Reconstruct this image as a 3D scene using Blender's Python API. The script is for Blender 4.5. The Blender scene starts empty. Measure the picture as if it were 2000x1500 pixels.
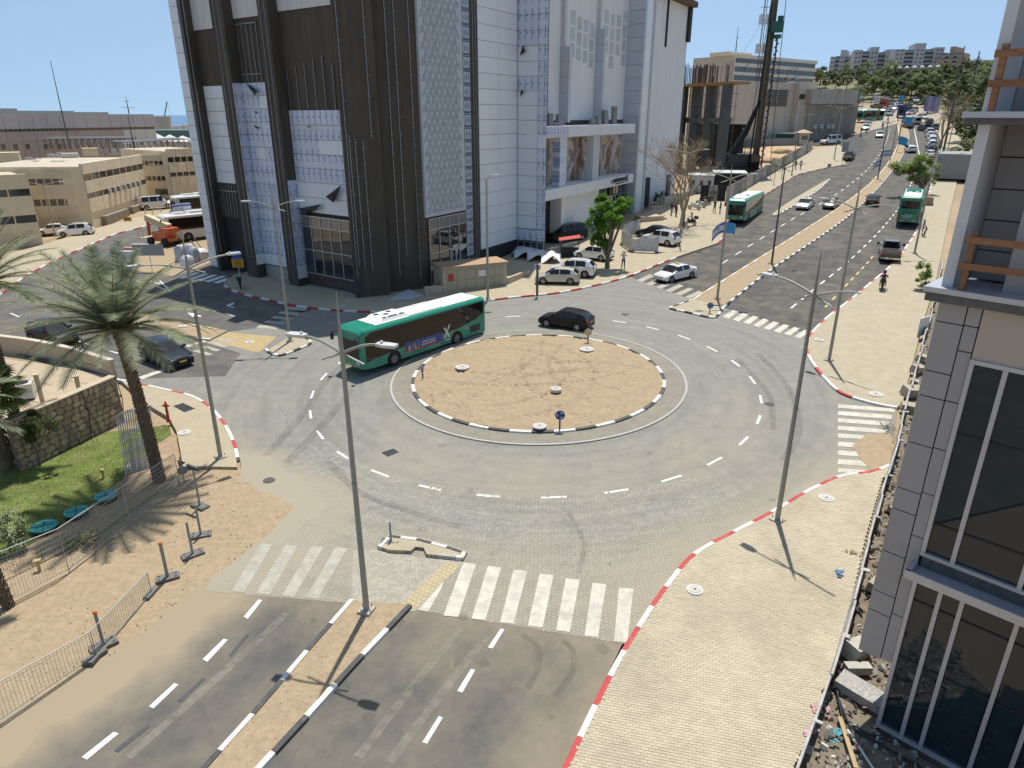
import bpy,bmesh,math,random
from mathutils import Vector as V,Matrix as Mx
from mathutils.noise import noise as pnoise
random.seed(7)
R=math.radians
scene=bpy.context.scene
COL=scene.collection
# ---------------------------------------------------------------- camera
CAMZ=17.2
PITCH=R(21.43)
FPX=1340.0
cam=bpy.data.objects.new('camera',bpy.data.cameras.new('camera'))
COL.objects.link(cam)
cam.location=(0,0,CAMZ)
cam.rotation_euler=(R(90)-PITCH,0,0)
cam.data.sensor_width=36.0
cam.data.lens=FPX/2000*36
cam.data.clip_end=90000
scene.camera=cam
# ---------------------------------------------------------------- sky, sun, exposure
SUN_EL,SUN_AZ=R(71.0),R(10.5)
world=bpy.data.worlds.new('World')
scene.world=world
world.use_nodes=True
wn=world.node_tree.nodes
sky=wn.new('ShaderNodeTexSky')
sky.sky_type='NISHITA'
sky.sun_disc=False
sky.sun_elevation=SUN_EL
sky.sun_rotation=SUN_AZ
sky.air_density=1.0
sky.dust_density=0.3
sky.ozone_density=1.0
wn['Background'].inputs['Strength'].default_value=0.15
stc=wn.new('ShaderNodeTexCoord');slift=wn.new('ShaderNodeVectorMath');slift.operation='MULTIPLY_ADD'
slift.inputs[1].default_value=(1,1,.72);slift.inputs[2].default_value=(0,0,.28)
world.node_tree.links.new(stc.outputs['Generated'],slift.inputs[0])
world.node_tree.links.new(slift.outputs[0],sky.inputs[0])
stint=wn.new('ShaderNodeVectorMath');stint.operation='MULTIPLY';stint.inputs[1].default_value=(1.0,.97,.84)
world.node_tree.links.new(sky.outputs[0],stint.inputs[0]);world.node_tree.links.new(stint.outputs[0],wn['Background'].inputs[0])
sun=bpy.data.objects.new('sun',bpy.data.lights.new('sun','SUN'))
COL.objects.link(sun)
sun.data.energy=4.0
sun.data.angle=R(0.53)
sun.data.color=(1.0,0.955,0.88)
sd=V((math.sin(SUN_AZ)*math.cos(SUN_EL),math.cos(SUN_AZ)*math.cos(SUN_EL),math.sin(SUN_EL)))
sun.rotation_euler=sd.to_track_quat('Z','Y').to_euler()
sun.location=(0,40,90)
vs=scene.view_settings
vs.view_transform='Standard'
vs.look='None'
vs.exposure=0.28
vs.gamma=1.0
vs.use_curve_mapping=False
scene.cycles.max_bounces=6
scene.cycles.diffuse_bounces=3
scene.cycles.transparent_max_bounces=12
scene.cycles.caustics_reflective=False
scene.cycles.caustics_refractive=False
# ---------------------------------------------------------------- terrain and lines of sight
def sst(a,b,x):
 t=max(0.0,min(1.0,(x-a)/(b-a)))
 return t*t*(3-2*t)
def T(x,y):
 s=.5*x+.866*y
 t=.866*x-.5*y
 z=.019*x+.026*min(y,330)
 d=min(max(s,40),170)-40
 z+=.0002*d*d
 if s>170:
  z+=.048*(min(s,300)-170)
 if s>305:
  z+=(.14*(min(s,390)-305)-.02*max(0,min(s,900)-400))*sst(-190,-120,t)
 z-=36*sst(-150,-270,t)
 return z
def ray(px,py):
 u=(px-1000)/FPX
 v=-(py-750)/FPX
 return V((u,math.cos(PITCH)+v*math.sin(PITCH),-math.sin(PITCH)+v*math.cos(PITCH)))
CAM=V((0,0,CAMZ))
def G(px,py,dz=0.0):
 """place where the line of sight through a pixel of the photograph meets the terrain"""
 d=ray(px,py)
 a=3.0
 b=a
 while b<4000:
  b=a*1.03+.2
  p=CAM+d*b
  if p.z<T(p.x,p.y)+dz:
   break
  a=b
 for _ in range(40):
  m=(a+b)/2
  p=CAM+d*m
  if p.z<T(p.x,p.y)+dz:
   b=m
  else:
   a=m
 p=CAM+d*b
 return V((p.x,p.y,T(p.x,p.y)+dz))
def at_depth(px,py,y):
 d=ray(px,py)
 return CAM+d*(y/d.y)
def gl(pts,dz=0.0):
 return[G(x,y,dz)for x,y in pts]
def height_at(base,py):
 """height above base so that the top of a vertical at base shows at image row py"""
 d0=math.hypot(base.x,base.y)
 u=0
 lo,hi=-50,200
 for _ in range(50):
  m=(lo+hi)/2
  p=V((base.x,base.y,base.z+m))-CAM
  f=p.y*math.cos(PITCH)-p.z*math.sin(PITCH)
  w=p.y*math.sin(PITCH)+p.z*math.cos(PITCH)
  if f>.1 and 750-FPX*w/f>py:
   lo=m
  else:
   hi=m
 return lo
# ---------------------------------------------------------------- materials
MATS={}
def nd(nt,t,**kw):
 n=nt.nodes.new(t)
 for k,v in kw.items():
  setattr(n,k,v)
 return n
def mat(name,col,rough=.7,metal=0.0,var=.12,vscale=3.0,bump=0.0,bscale=40.0,spec=None,emit=None,estr=1.0,dust=0.0,dcol=(.42,.33,.22),rand=0.0,island=False,trans=0.0,stretch=None,spots=0.0,streak=None,wear=.5,wcol=(.15,.145,.13)):
 if name in MATS:
  return MATS[name]
 m=bpy.data.materials.new(name)
 m.use_nodes=True
 nt=m.node_tree
 b=nt.nodes['Principled BSDF']
 L=nt.links.new
 b.inputs['Roughness'].default_value=rough
 b.inputs['Metallic'].default_value=metal
 if spec is not None:
  b.inputs['Specular IOR Level'].default_value=spec
 if trans:
  b.inputs['Transmission Weight'].default_value=trans
 geo=nd(nt,'ShaderNodeNewGeometry')
 pos=geo.outputs['Position']
 if stretch:
  mp=nd(nt,'ShaderNodeMapping')
  mp.inputs['Scale'].default_value=stretch
  L(pos,mp.inputs[0]);pos=mp.outputs[0]
 last=None
 rgb=nd(nt,'ShaderNodeRGB');rgb.outputs[0].default_value=(*col,1)
 last=rgb.outputs[0]
 if var:
  nz=nd(nt,'ShaderNodeTexNoise');nz.inputs['Scale'].default_value=vscale
  nz.inputs['Detail'].default_value=8;nz.inputs['Roughness'].default_value=.65
  L(pos,nz.inputs['Vector'])
  mr=nd(nt,'ShaderNodeMapRange');mr.inputs[1].default_value=.3;mr.inputs[2].default_value=.7
  mr.inputs[3].default_value=1-var;mr.inputs[4].default_value=1+var
  L(nz.outputs[0],mr.inputs[0])
  mu=nd(nt,'ShaderNodeVectorMath',operation='SCALE')
  L(last,mu.inputs[0]);L(mr.outputs[0],mu.inputs['Scale'])
  last=mu.outputs[0]
 if rand:
  if island:
   src=geo.outputs['Random Per Island']
  else:
   oi=nd(nt,'ShaderNodeObjectInfo');src=oi.outputs['Random']
  mr=nd(nt,'ShaderNodeMapRange');mr.inputs[3].default_value=1-rand;mr.inputs[4].default_value=1+rand
  L(src,mr.inputs[0])
  mu=nd(nt,'ShaderNodeVectorMath',operation='SCALE')
  L(last,mu.inputs[0]);L(mr.outputs[0],mu.inputs['Scale'])
  last=mu.outputs[0]
 if spots:
  nz=nd(nt,'ShaderNodeTexNoise');nz.inputs['Scale'].default_value=1.1
  nz.inputs['Detail'].default_value=8;nz.inputs['Roughness'].default_value=.75
  L(geo.outputs['Position'],nz.inputs['Vector'])
  mr=nd(nt,'ShaderNodeMapRange');mr.inputs[1].default_value=.52;mr.inputs[2].default_value=.75
  mr.inputs[4].default_value=spots
  L(nz.outputs[0],mr.inputs[0])
  mx=nd(nt,'ShaderNodeMix',data_type='RGBA')
  L(mr.outputs[0],mx.inputs['Factor']);L(last,mx.inputs[6]);mx.inputs[7].default_value=(*dcol,1)
  last=mx.outputs[2]
 if streak is not None:
  if streak=='ring':
   sx=nd(nt,'ShaderNodeSeparateXYZ');L(geo.outputs['Position'],sx.inputs[0])
   def mth(op,a,bb=None):
    n=nd(nt,'ShaderNodeMath',operation=op)
    for i,q in enumerate((a,bb)):
     if q is None:continue
     if isinstance(q,(int,float)):n.inputs[i].default_value=q
     else:L(q,n.inputs[i])
    return n.outputs[0]
   dx,dy=mth('SUBTRACT',sx.outputs[0],1.68),mth('SUBTRACT',sx.outputs[1],42.2)
   rr=mth('SQRT',mth('ADD',mth('MULTIPLY',dx,dx),mth('MULTIPLY',dy,dy)));aa=mth('MULTIPLY',mth('ARCTAN2',dy,dx),1.6)
   cb=nd(nt,'ShaderNodeCombineXYZ');L(mth('MULTIPLY',rr,1.5),cb.inputs[0]);L(aa,cb.inputs[1]);sv=cb.outputs[0]
  else:
   mp=nd(nt,'ShaderNodeMapping');mp.inputs['Rotation'].default_value=(0,0,-streak);mp.vector_type='POINT'
   m2=nd(nt,'ShaderNodeVectorMath',operation='MULTIPLY');m2.inputs[1].default_value=(.05,1.6,1);L(geo.outputs['Position'],mp.inputs[0]);L(mp.outputs[0],m2.inputs[0]);sv=m2.outputs[0]
  nz=nd(nt,'ShaderNodeTexNoise');nz.inputs['Scale'].default_value=1.0;nz.inputs['Detail'].default_value=7;nz.inputs['Roughness'].default_value=.62;L(sv,nz.inputs['Vector'])
  mr=nd(nt,'ShaderNodeMapRange');mr.inputs[1].default_value=.44;mr.inputs[2].default_value=.66;mr.inputs[4].default_value=wear;L(nz.outputs[0],mr.inputs[0])
  mx=nd(nt,'ShaderNodeMix',data_type='RGBA');L(mr.outputs[0],mx.inputs['Factor']);L(last,mx.inputs[6]);mx.inputs[7].default_value=(*wcol,1);last=mx.outputs[2]
 if dust:
  at=nd(nt,'ShaderNodeAttribute',attribute_name='dust')
  nz=nd(nt,'ShaderNodeTexNoise');nz.inputs['Scale'].default_value=.55
  nz.inputs['Detail'].default_value=9;nz.inputs['Roughness'].default_value=.7
  L(geo.outputs['Position'],nz.inputs['Vector'])
  m1=nd(nt,'ShaderNodeMath',operation='MULTIPLY_ADD')
  m2=nd(nt,'ShaderNodeMath',operation='MULTIPLY_ADD')
  L(nz.outputs[0],m2.inputs[0]);m2.inputs[1].default_value=1.1;m2.inputs[2].default_value=-.55
  L(at.outputs['Fac'],m1.inputs[0]);m1.inputs[1].default_value=1.25;L(m2.outputs[0],m1.inputs[2])
  cl=nd(nt,'ShaderNodeClamp');L(m1.outputs[0],cl.inputs[0]);cl.inputs[2].default_value=dust
  mx=nd(nt,'ShaderNodeMix',data_type='RGBA')
  L(cl.outputs[0],mx.inputs['Factor']);L(last,mx.inputs[6]);mx.inputs[7].default_value=(*dcol,1)
  last=mx.outputs[2]
 L(last,b.inputs['Base Color'])
 if bump:
  nz=nd(nt,'ShaderNodeTexNoise');nz.inputs['Scale'].default_value=bscale;nz.inputs['Detail'].default_value=5
  L(pos,nz.inputs['Vector'])
  bp=nd(nt,'ShaderNodeBump');bp.inputs['Strength'].default_value=bump;bp.inputs['Distance'].default_value=.05
  L(nz.outputs[0],bp.inputs['Height']);L(bp.outputs[0],b.inputs['Normal'])
 if emit:
  b.inputs['Emission Color'].default_value=(*emit,1);b.inputs['Emission Strength'].default_value=estr
 MATS[name]=m
 return m
def brick_mat(name,c1,c2,mortar,w,h,ang=0.0,msize=.012,rough=.85,dust=0.0,dcol=(.42,.33,.22),bump=.5,spots=.25,**kw):
 m=mat(name,c1,rough,var=.10,vscale=1.2,dust=dust,dcol=dcol,spots=spots,**kw)
 nt=m.node_tree;L=nt.links.new
 b=nt.nodes['Principled BSDF']
 rgb=[n for n in nt.nodes if n.type=='RGB'][0]
 tos=[l.to_socket for l in rgb.outputs[0].links]
 geo=[n for n in nt.nodes if n.type=='NEW_GEOMETRY'][0]
 mp=nd(nt,'ShaderNodeMapping');mp.inputs['Rotation'].default_value=(0,0,ang)
 L(geo.outputs['Position'],mp.inputs[0])
 br=nd(nt,'ShaderNodeTexBrick');br.inputs['Scale'].default_value=1.0
 br.inputs['Color1'].default_value=(*c1,1);br.inputs['Color2'].default_value=(*c2,1);br.inputs['Mortar'].default_value=(*mortar,1)
 br.inputs['Mortar Size'].default_value=msize;br.inputs['Brick Width'].default_value=w;br.inputs['Row Height'].default_value=h
 L(mp.outputs[0],br.inputs['Vector'])
 for t in tos:
  L(br.outputs['Color'],t)
 bp=nd(nt,'ShaderNodeBump');bp.inputs['Strength'].default_value=bump;bp.inputs['Distance'].default_value=.01;bp.invert=True
 L(br.outputs['Fac'],bp.inputs['Height']);L(bp.outputs[0],b.inputs['Normal'])
 return m
def glass(name,col,rough=.03):
 """dark reflecting glazing, opaque enough by day"""
 m=mat(name,col,rough,var=.0,spec=.9)
 m.node_tree.nodes['Principled BSDF'].inputs['IOR'].default_value=1.6
 return m
# ---------------------------------------------------------------- mesh builder
class MB:
 def __init__(s):
  s.v=[];s.f=[];s.m=[]
 def add(s,vs,fs,mi=0):
  o=len(s.v);s.v+=[V(p)for p in vs]
  for f in fs:
   s.f.append([o+i for i in f]);s.m.append(mi)
  return s
 def poly(s,pts,mi=0):
  return s.add(pts,[list(range(len(pts)))],mi)
 def ob(s,o,a,b,c,mi=0):
  """box from corner o with edge vectors a, b, c"""
  o,a,b,c=V(o),V(a),V(b),V(c)
  vs=[o,o+a,o+a+b,o+b,o+c,o+a+c,o+a+b+c,o+b+c]
  fs=[(0,3,2,1),(4,5,6,7),(0,1,5,4),(1,2,6,5),(2,3,7,6),(3,0,4,7)]
  if a.cross(b).dot(c)<0:
   fs=[f[::-1]for f in fs]
  return s.add(vs,fs,mi)
 def box(s,c,d,rz=0.0,mi=0):
  """box centred at c (bottom centre in z) with size d"""
  ca,sa=math.cos(rz),math.sin(rz)
  a=V((ca,sa,0))*d[0];b=V((-sa,ca,0))*d[1];e=V((0,0,d[2]))
  return s.ob(V(c)-a/2-b/2,a,b,e,mi)
 def bar(s,p,q,w,h=None,mi=0,up=(0,0,1)):
  p,q=V(p),V(q);h=h or w
  d=q-p;u=V(up)
  if d.length<1e-6:
   return s
  if abs(d.normalized().dot(u))>.95:
   u=V((1,0,0))
  sx=d.cross(u).normalized()*w;sz=sx.cross(d).normalized()*h
  return s.ob(p-sx/2-sz/2,d,sx,sz,mi)
 def tube(s,pts,r,n=6,mi=0,cap=True):
  pts=[V(p)for p in pts]
  rs=r if isinstance(r,(list,tuple))else[r]*len(pts)
  o=len(s.v);prev=None
  for i,p in enumerate(pts):
   d=(pts[min(i+1,len(pts)-1)]-pts[max(i-1,0)]).normalized()
   ref=prev if prev is not None else(V((1,0,0))if abs(d.x)<.8 else V((0,1,0)))
   x=(ref-d*ref.dot(d)).normalized();prev=x
   y=d.cross(x)
   for k in range(n):
    a=2*math.pi*k/n
    s.v.append(p+(x*math.cos(a)+y*math.sin(a))*rs[i])
  for i in range(len(pts)-1):
   for k in range(n):
    s.f.append([o+i*n+k,o+i*n+(k+1)%n,o+(i+1)*n+(k+1)%n,o+(i+1)*n+k]);s.m.append(mi)
  if cap:
   s.f.append([o+k for k in range(n)][::-1]);s.m.append(mi)
   e=o+(len(pts)-1)*n
   s.f.append([e+k for k in range(n)]);s.m.append(mi)
  return s
 def cyl(s,c,r,h,n=16,mi=0,r2=None):
  return s.tube([V(c),V(c)+V((0,0,h))],[r,r if r2 is None else r2],n,mi)
 def prism(s,pts,z0,z1,mi=0):
  """pts: 2-D or 3-D loop; z0, z1 absolute"""
  n=len(pts);ar=sum(pts[i][0]*pts[(i+1)%n][1]-pts[(i+1)%n][0]*pts[i][1]for i in range(n))
  if ar<0:
   pts=pts[::-1]
  vs=[(p[0],p[1],z0)for p in pts]+[(p[0],p[1],z1)for p in pts]
  fs=[list(range(n))[::-1],list(range(n,2*n))]+[(i,(i+1)%n,n+(i+1)%n,n+i)for i in range(n)]
  return s.add(vs,fs,mi)
 def sphere(s,c,r,nu=10,nv=6,mi=0):
  c=V(c);rr=r if isinstance(r,(tuple,list))else(r,r,r)
  vs=[c+V((0,0,-rr[2]))]
  for j in range(1,nv):
   a=math.pi*j/nv-math.pi/2
   for k in range(nu):
    b=2*math.pi*k/nu
    vs.append(c+V((math.cos(a)*math.cos(b)*rr[0],math.cos(a)*math.sin(b)*rr[1],math.sin(a)*rr[2])))
  vs.append(c+V((0,0,rr[2])))
  fs=[]
  for k in range(nu):
   fs.append((0,1+(k+1)%nu,1+k))
   fs.append((len(vs)-1,1+(nv-2)*nu+k,1+(nv-2)*nu+(k+1)%nu))
  for j in range(nv-2):
   for k in range(nu):
    fs.append((1+j*nu+k,1+j*nu+(k+1)%nu,1+(j+1)*nu+(k+1)%nu,1+(j+1)*nu+k))
  return s.add(vs,fs,mi)
 def mesh(s,name,mats,smooth=False,off=None):
  me=bpy.data.meshes.new(name)
  o=off or V((0,0,0))
  me.from_pydata([tuple(p-o)for p in s.v],[],s.f)
  mats=mats if isinstance(mats,(list,tuple))else[mats]
  for m in mats:
   me.materials.append(m)
  if len(mats)>1:
   me.polygons.foreach_set('material_index',s.m)
  if smooth:
   me.polygons.foreach_set('use_smooth',[True]*len(s.f))
   try:
    me.set_sharp_from_angle(angle=R(38))
   except Exception:
    pass
  me.update()
  return me
 def build(s,name,mats,parent=None,world=False,smooth=False,at=None):
  """world=True: vertices are world positions and parent is an unrotated Empty; at: origin for a top-level mesh"""
  off=V(parent.location)if(parent and world)else(V(at)if at is not None else None)
  if parent and world and parent.parent:
   off=off+V(parent.parent.location)
  me=s.mesh(name,mats,smooth,off)
  return link(name,me,parent,at)
def link(name,me,parent=None,at=None,loc=None,rz=None):
 o=bpy.data.objects.new(name,me)
 COL.objects.link(o)
 if parent:
  o.parent=parent
 if at is not None:
  o.location=at
 if loc is not None:
  o.location=loc
 if rz is not None:
  o.rotation_euler=(0,0,rz)
 return o
def tag(o,label=None,cat=None,group=None,kind=None):
 if label:o['label']=label
 if cat:o['category']=cat
 if group:o['group']=group
 if kind:o['kind']=kind
 return o
def thing(name,label,cat,loc=(0,0,0),rz=0.0,group=None):
 o=bpy.data.objects.new(name,None)
 o.empty_display_size=.3
 COL.objects.link(o)
 o.location=loc;o.rotation_euler=(0,0,rz)
 return tag(o,label,cat,group)
def setting(name,loc=(0,0,0)):
 o=bpy.data.objects.new(name,None);COL.objects.link(o);o.location=loc
 o['kind']='structure'
 return o
KIDS={}
def dup(root,loc,rz=0.0,label=None,group=None,remap=None,scale=None):
 """copy of a thing with copies of its parts and sub-parts; remap swaps materials (the meshes are then copied too)"""
 def cp(o):
  c=o.copy();COL.objects.link(c)
  if remap and c.data and any(sl and sl.name in remap for sl in c.data.materials):
   key=(c.data.name,tuple(sorted((k,v.name)for k,v in remap.items())))
   if key not in KIDS:
    me=c.data.copy()
    for i,sl in enumerate(me.materials):
     if sl and sl.name in remap:
      me.materials[i]=remap[sl.name]
    KIDS[key]=me
   c.data=KIDS[key]
  return c
 r=cp(root)
 r.location=loc;r.rotation_euler=(0,0,rz)
 if scale:r.scale=(scale,)*3
 if label:r['label']=label
 if group:r['group']=group
 for ch in CH.get(root,list(root.children)):
  c=cp(ch);c.parent=r
  for g in list(ch.children):
   d=cp(g);d.parent=c
 return r
CH={}
def lerp(a,b,t):
 return a+(b-a)*t
def along(pts,step):
 """resample a polyline at equal steps"""
 out=[pts[0].copy()];acc=0.0
 for a,b in zip(pts,pts[1:]):
  l=(b-a).length
  while acc+l>=step:
   t=(step-acc)/l
   a=a+(b-a)*t;out.append(a.copy());l=(b-a).length;acc=0.0
  acc+=l
 return out
def smooth_line(pts,n=6):
 """Catmull-Rom through points"""
 P=[pts[0]]+list(pts)+[pts[-1]];out=[]
 for i in range(1,len(P)-2):
  for k in range(n):
   t=k/n
   a,b,c,d=P[i-1],P[i],P[i+1],P[i+2]
   out.append(.5*((2*b)+(c-a)*t+(2*a-5*b+4*c-d)*t*t+(3*b-a-3*c+d)*t**3))
 out.append(P[-2]);return out
def inside(x,y,poly):
 c=False;n=len(poly)
 for i in range(n):
  a,b=poly[i],poly[i-1]
  if(a[1]>y)!=(b[1]>y)and x<(b[0]-a[0])*(y-a[1])/(b[1]-a[1])+a[0]:
   c=not c
 return c
def text_mesh(body,size,depth=.0):
 cu=bpy.data.curves.new('txt','FONT')
 cu.body=body;cu.size=size;cu.extrude=depth;cu.align_x='CENTER';cu.align_y='CENTER'
 cu.resolution_u=2
 o=bpy.data.objects.new('txt',cu);COL.objects.link(o)
 dg=bpy.context.evaluated_depsgraph_get()
 me=bpy.data.meshes.new_from_object(o.evaluated_get(dg))
 bpy.data.objects.remove(o)
 return me
def text_part(name,body,size,m,parent,origin,xa,ya,off=.004,depth=.003):
 """lettering lying on a surface: origin centre, xa text direction, ya text up, all in parent space"""
 me=text_mesh(body,size,depth)
 xa=V(xa).normalized();ya=V(ya).normalized();za=xa.cross(ya)
 Mm=Mx(((xa.x,ya.x,za.x),(xa.y,ya.y,za.y),(xa.z,ya.z,za.z))).to_4x4()
 Mm.translation=V(origin)+za*off
 me.transform(Mm)
 me.materials.clear();me.materials.append(m)
 return link(name,me,parent)
# ================================================================ ground, roads, pavements
SAND=(.365,.275,.17)
m_sand=mat('sand',SAND,.95,var=.16,vscale=3.5,bump=1.0,bscale=7,spots=.22,dcol=(.27,.19,.105))
m_land=mat('dry_ground',(.36,.27,.165),.95,var=.2,vscale=.06,bump=.3,bscale=2)
SA=math.atan2(G(550,1330).y-G(740,1180).y,G(550,1330).x-G(740,1180).x)
ASP=dict(rough=.88,var=.07,vscale=.8,bump=.3,bscale=60,dust=.9,dcol=(.36,.29,.19))
m_asph0=mat('front_asphalt',(.088,.087,.081),streak=SA,wear=.42,wcol=(.145,.137,.118),**ASP)
m_asph=mat('asphalt',(.062,.061,.058),streak=R(60),wear=.4,wcol=(.10,.095,.084),**ASP)
m_asph1=mat('left_asphalt',(.082,.081,.079),streak=R(-25),wear=.4,wcol=(.12,.116,.106),**ASP)
m_pave_grey=brick_mat('grey_block_paving',(.29,.278,.24),(.255,.246,.214),(.155,.148,.13),.2,.1,ang=.6,msize=.012,dust=.8,dcol=(.37,.32,.23),spots=.3,streak='ring',wear=.55,wcol=(.165,.16,.14))
m_pave_beige=brick_mat('beige_block_paving',(.475,.41,.285),(.43,.37,.255),(.27,.225,.155),.2,.1,ang=.20,msize=.010,spots=.2,dust=.5)
m_apron=brick_mat('apron_paving',(.29,.265,.21),(.25,.23,.18),(.17,.15,.12),.24,.12,ang=0,spots=.2)
m_white=mat('white_road_paint',(.78,.77,.73),.8,var=.10,vscale=6,spots=.25,dcol=(.55,.5,.42))
m_worn=mat('worn_crossing_paint',(.55,.515,.43),.85,var=.22,vscale=2.5,spots=.8,dcol=(.36,.33,.28),bump=.3,bscale=30)
m_worn2=mat('faded_crossing_paint',(.39,.365,.30),.85,var=.2,vscale=2.0,spots=.9,dcol=(.27,.255,.21))
m_yellow=mat('yellow_road_paint',(.66,.52,.2),.8,var=.15)
m_kw=mat('kerb_white',(.72,.70,.65),.8,var=.16,vscale=5,spots=.6,dcol=(.5,.45,.37))
m_kb=mat('kerb_black',(.07,.072,.072),.8,var=.2,vscale=5,spots=.6,dcol=(.25,.23,.19))
m_kr=mat('kerb_red',(.46,.055,.055),.75,var=.18,vscale=5,spots=.6,dcol=(.45,.27,.22))
m_ky=mat('kerb_yellow',(.66,.45,.17),.75,var=.15,vscale=5)
m_kgrey=mat('kerb_grey',(.42,.40,.36),.85,var=.12,vscale=5)
m_conc=mat('concrete',(.40,.37,.32),.9,var=.15,vscale=2,bump=.2,bscale=30)
m_patch=mat('old_paint_cover',(.085,.086,.086),.9,var=.2)
def cut_grid(bm,d,box):
 x0,x1,y0,y1=box
 for ax,lo,hi in((0,x0,x1),(1,y0,y1)):
  k=math.ceil(lo/d)*d
  while k<hi:
   co=[0,0,0];co[ax]=k;no=[0,0,0];no[ax]=1
   bmesh.ops.bisect_plane(bm,geom=bm.verts[:]+bm.edges[:]+bm.faces[:],plane_co=co,plane_no=no)
   k+=d
def sheet(name,pts,dz,m,d=None,fn=None,kind='structure',parent=None):
 """pavement or road surface lying on the terrain: outline pts (world), cut into pieces of size d"""
 bm=bmesh.new()
 vs=[bm.verts.new((p[0],p[1],0))for p in pts]
 f=bm.faces.new(vs)
 f.normal_update()
 if f.normal.z<0:
  bmesh.ops.reverse_faces(bm,faces=[f])
 bmesh.ops.triangulate(bm,faces=bm.faces[:])
 xs=[p[0]for p in pts];ys=[p[1]for p in pts]
 if d is None:
  d=6.0
 cut_grid(bm,d,(min(xs),max(xs),min(ys),max(ys)))
 skirt={}
 if dz>.05:
  be=[e for e in bm.edges if len(e.link_faces)==1]
  for e in be:
   for v in e.verts:
    if v not in skirt:skirt[v]=bm.verts.new((v.co.x,v.co.y,0))
  for e in be:
   a,b=e.link_loops[0].vert,e.link_loops[0].link_loop_next.vert
   bm.faces.new((b,a,skirt[a],skirt[b]))
 low=set(skirt.values())
 for v in bm.verts:
  v.co.z=T(v.co.x,v.co.y)+(dz if v not in low else dz-.4)
 me=bpy.data.meshes.new(name)
 bm.to_mesh(me);bm.free()
 me.materials.append(m)
 if fn:
  a=me.color_attributes.new('dust','FLOAT_COLOR','POINT')
  for i,v in enumerate(me.vertices):
   k=fn(v.co.x,v.co.y);a.data[i].color=(k,k,k,1)
 o=link(name,me,parent)
 if kind and not parent:o['kind']=kind
 return o
def pieces(name,poly,parent,m,dz):
 """one painted piece (dash, stripe) as a thin part"""
 mb=MB();mb.poly([V((p[0],p[1],T(p[0],p[1])+dz))for p in poly])
 if mb.v and(mb.v[1]-mb.v[0]).cross(mb.v[2]-mb.v[0]).z<0:
  mb.f=[f[::-1]for f in mb.f]
 return mb.build(name,m,parent)
def segdist(p,a,b):
 ab=b-a;t=max(0,min(1,(p-a).dot(ab)/max(ab.length_squared,1e-9)))
 return(p-a-ab*t).length
def linedist(x,y,line):
 p=V((x,y))
 return min(segdist(p,line[i].to_2d()if len(line[i])==3 else line[i],line[i+1].to_2d()if len(line[i+1])==3 else line[i+1])for i in range(len(line)-1))
def base_ground():
 def axis(a,b,fine0,fine1,f,c):
  out=[];x=a
  while x<b:
   out.append(x)
   x+=f if fine0<=x<=fine1 else(c if x<fine0-200 or x>fine1+250 else f*3)
  out.append(b);return out
 xs=axis(-3000,3000,-110,230,5,150);ys=axis(-300,6000,-20,330,5,200)
 mb=MB();n=len(xs)
 for y in ys:
  for x in xs:
   z=T(x,y)-.14
   if x<-120:z=min(z,T(x,y)-.14)
   mb.v.append(V((x,y,z)))
 for j in range(len(ys)-1):
  for i in range(n-1):
   mb.f.append([j*n+i,j*n+i+1,(j+1)*n+i+1,(j+1)*n+i]);mb.m.append(0)
 o=mb.build('ground',m_land,smooth=True);o['kind']='structure'
base_ground()
m_sea=mat('sea_water',(.018,.10,.24),.22,var=.15,vscale=.004,bump=.3,bscale=.15)
mb=MB();mb.poly([(-60000,320,-27.5),(9000,320,-27.5),(30000,60000,-27.5),(-60000,60000,-27.5)])
tag(mb.build('sea',m_sea),kind='structure')
# ---- outlines traced on the photograph and dropped on the terrain
kerb_mall=smooth_line(gl([(486,531),(462,538),(442,547),(435,556),(450,568),(478,577),(520,587),(560,596),(610,604),(670,609),(745,611),(850,603),(945,590),(1010,582),(1090,574),(1160,560),(1230,541),(1300,513),(1360,492),(1404,477)]),5)
kerb_bay=gl([(1404,477),(1413,466),(1412,452),(1440,424),(1493,382),(1558,342),(1612,329),(1650,323)])
kerb_nearR=smooth_line(gl([(1745,905),(1700,922),(1640,931),(1580,957),(1500,1003),(1420,1045),(1350,1085),(1303,1138),(1255,1205),(1200,1295),(1150,1392),(1098,1500),(1050,1600)]),5)
kerb_upR=smooth_line(gl([(1752,800),(1700,790),(1640,770),(1605,738),(1580,705),(1572,680),(1580,655),(1612,622),(1660,585),(1700,552),(1735,522),(1765,487),(1786,455),(1800,420),(1812,380),(1822,345),(1832,310),(1838,285),(1832,262),(1815,244)]),4)
kerb_corner=smooth_line(gl([(225,741),(270,750),(330,763),(380,776),(420,802),(450,842),(466,882),(471,915)]),5)
kerb_leftfar=smooth_line(gl([(-60,610),(8,573),(58,537),(130,500),(175,481),(225,459),(275,446),(300,438),(345,427),(400,407),(440,394)]),4)
med_front_L=gl([(683,1174),(600,1268),(500,1385),(405,1490),(300,1610)])
med_front_R=gl([(806,1188),(700,1300),(600,1412),(515,1505),(410,1620)])
med_right_L=smooth_line(gl([(1352,586),(1400,556),(1480,506),(1560,456),(1640,404),(1700,357),(1738,312),(1754,275),(1752,244),(1748,232)]),4)
med_right_R=smooth_line(gl([(1415,602),(1510,527),(1600,466),(1670,414),(1732,350),(1766,300),(1776,266),(1766,238),(1754,232)]),4)
sand_edge=gl([(-150,1500),(0,1420),(150,1330),(290,1240),(400,1150),(470,1105),(560,1030),(610,985),(560,960),(490,950),(470,915)])
CX,CY,CR=1.68,42.2,8.28
CEN=V((CX,CY))
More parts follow.
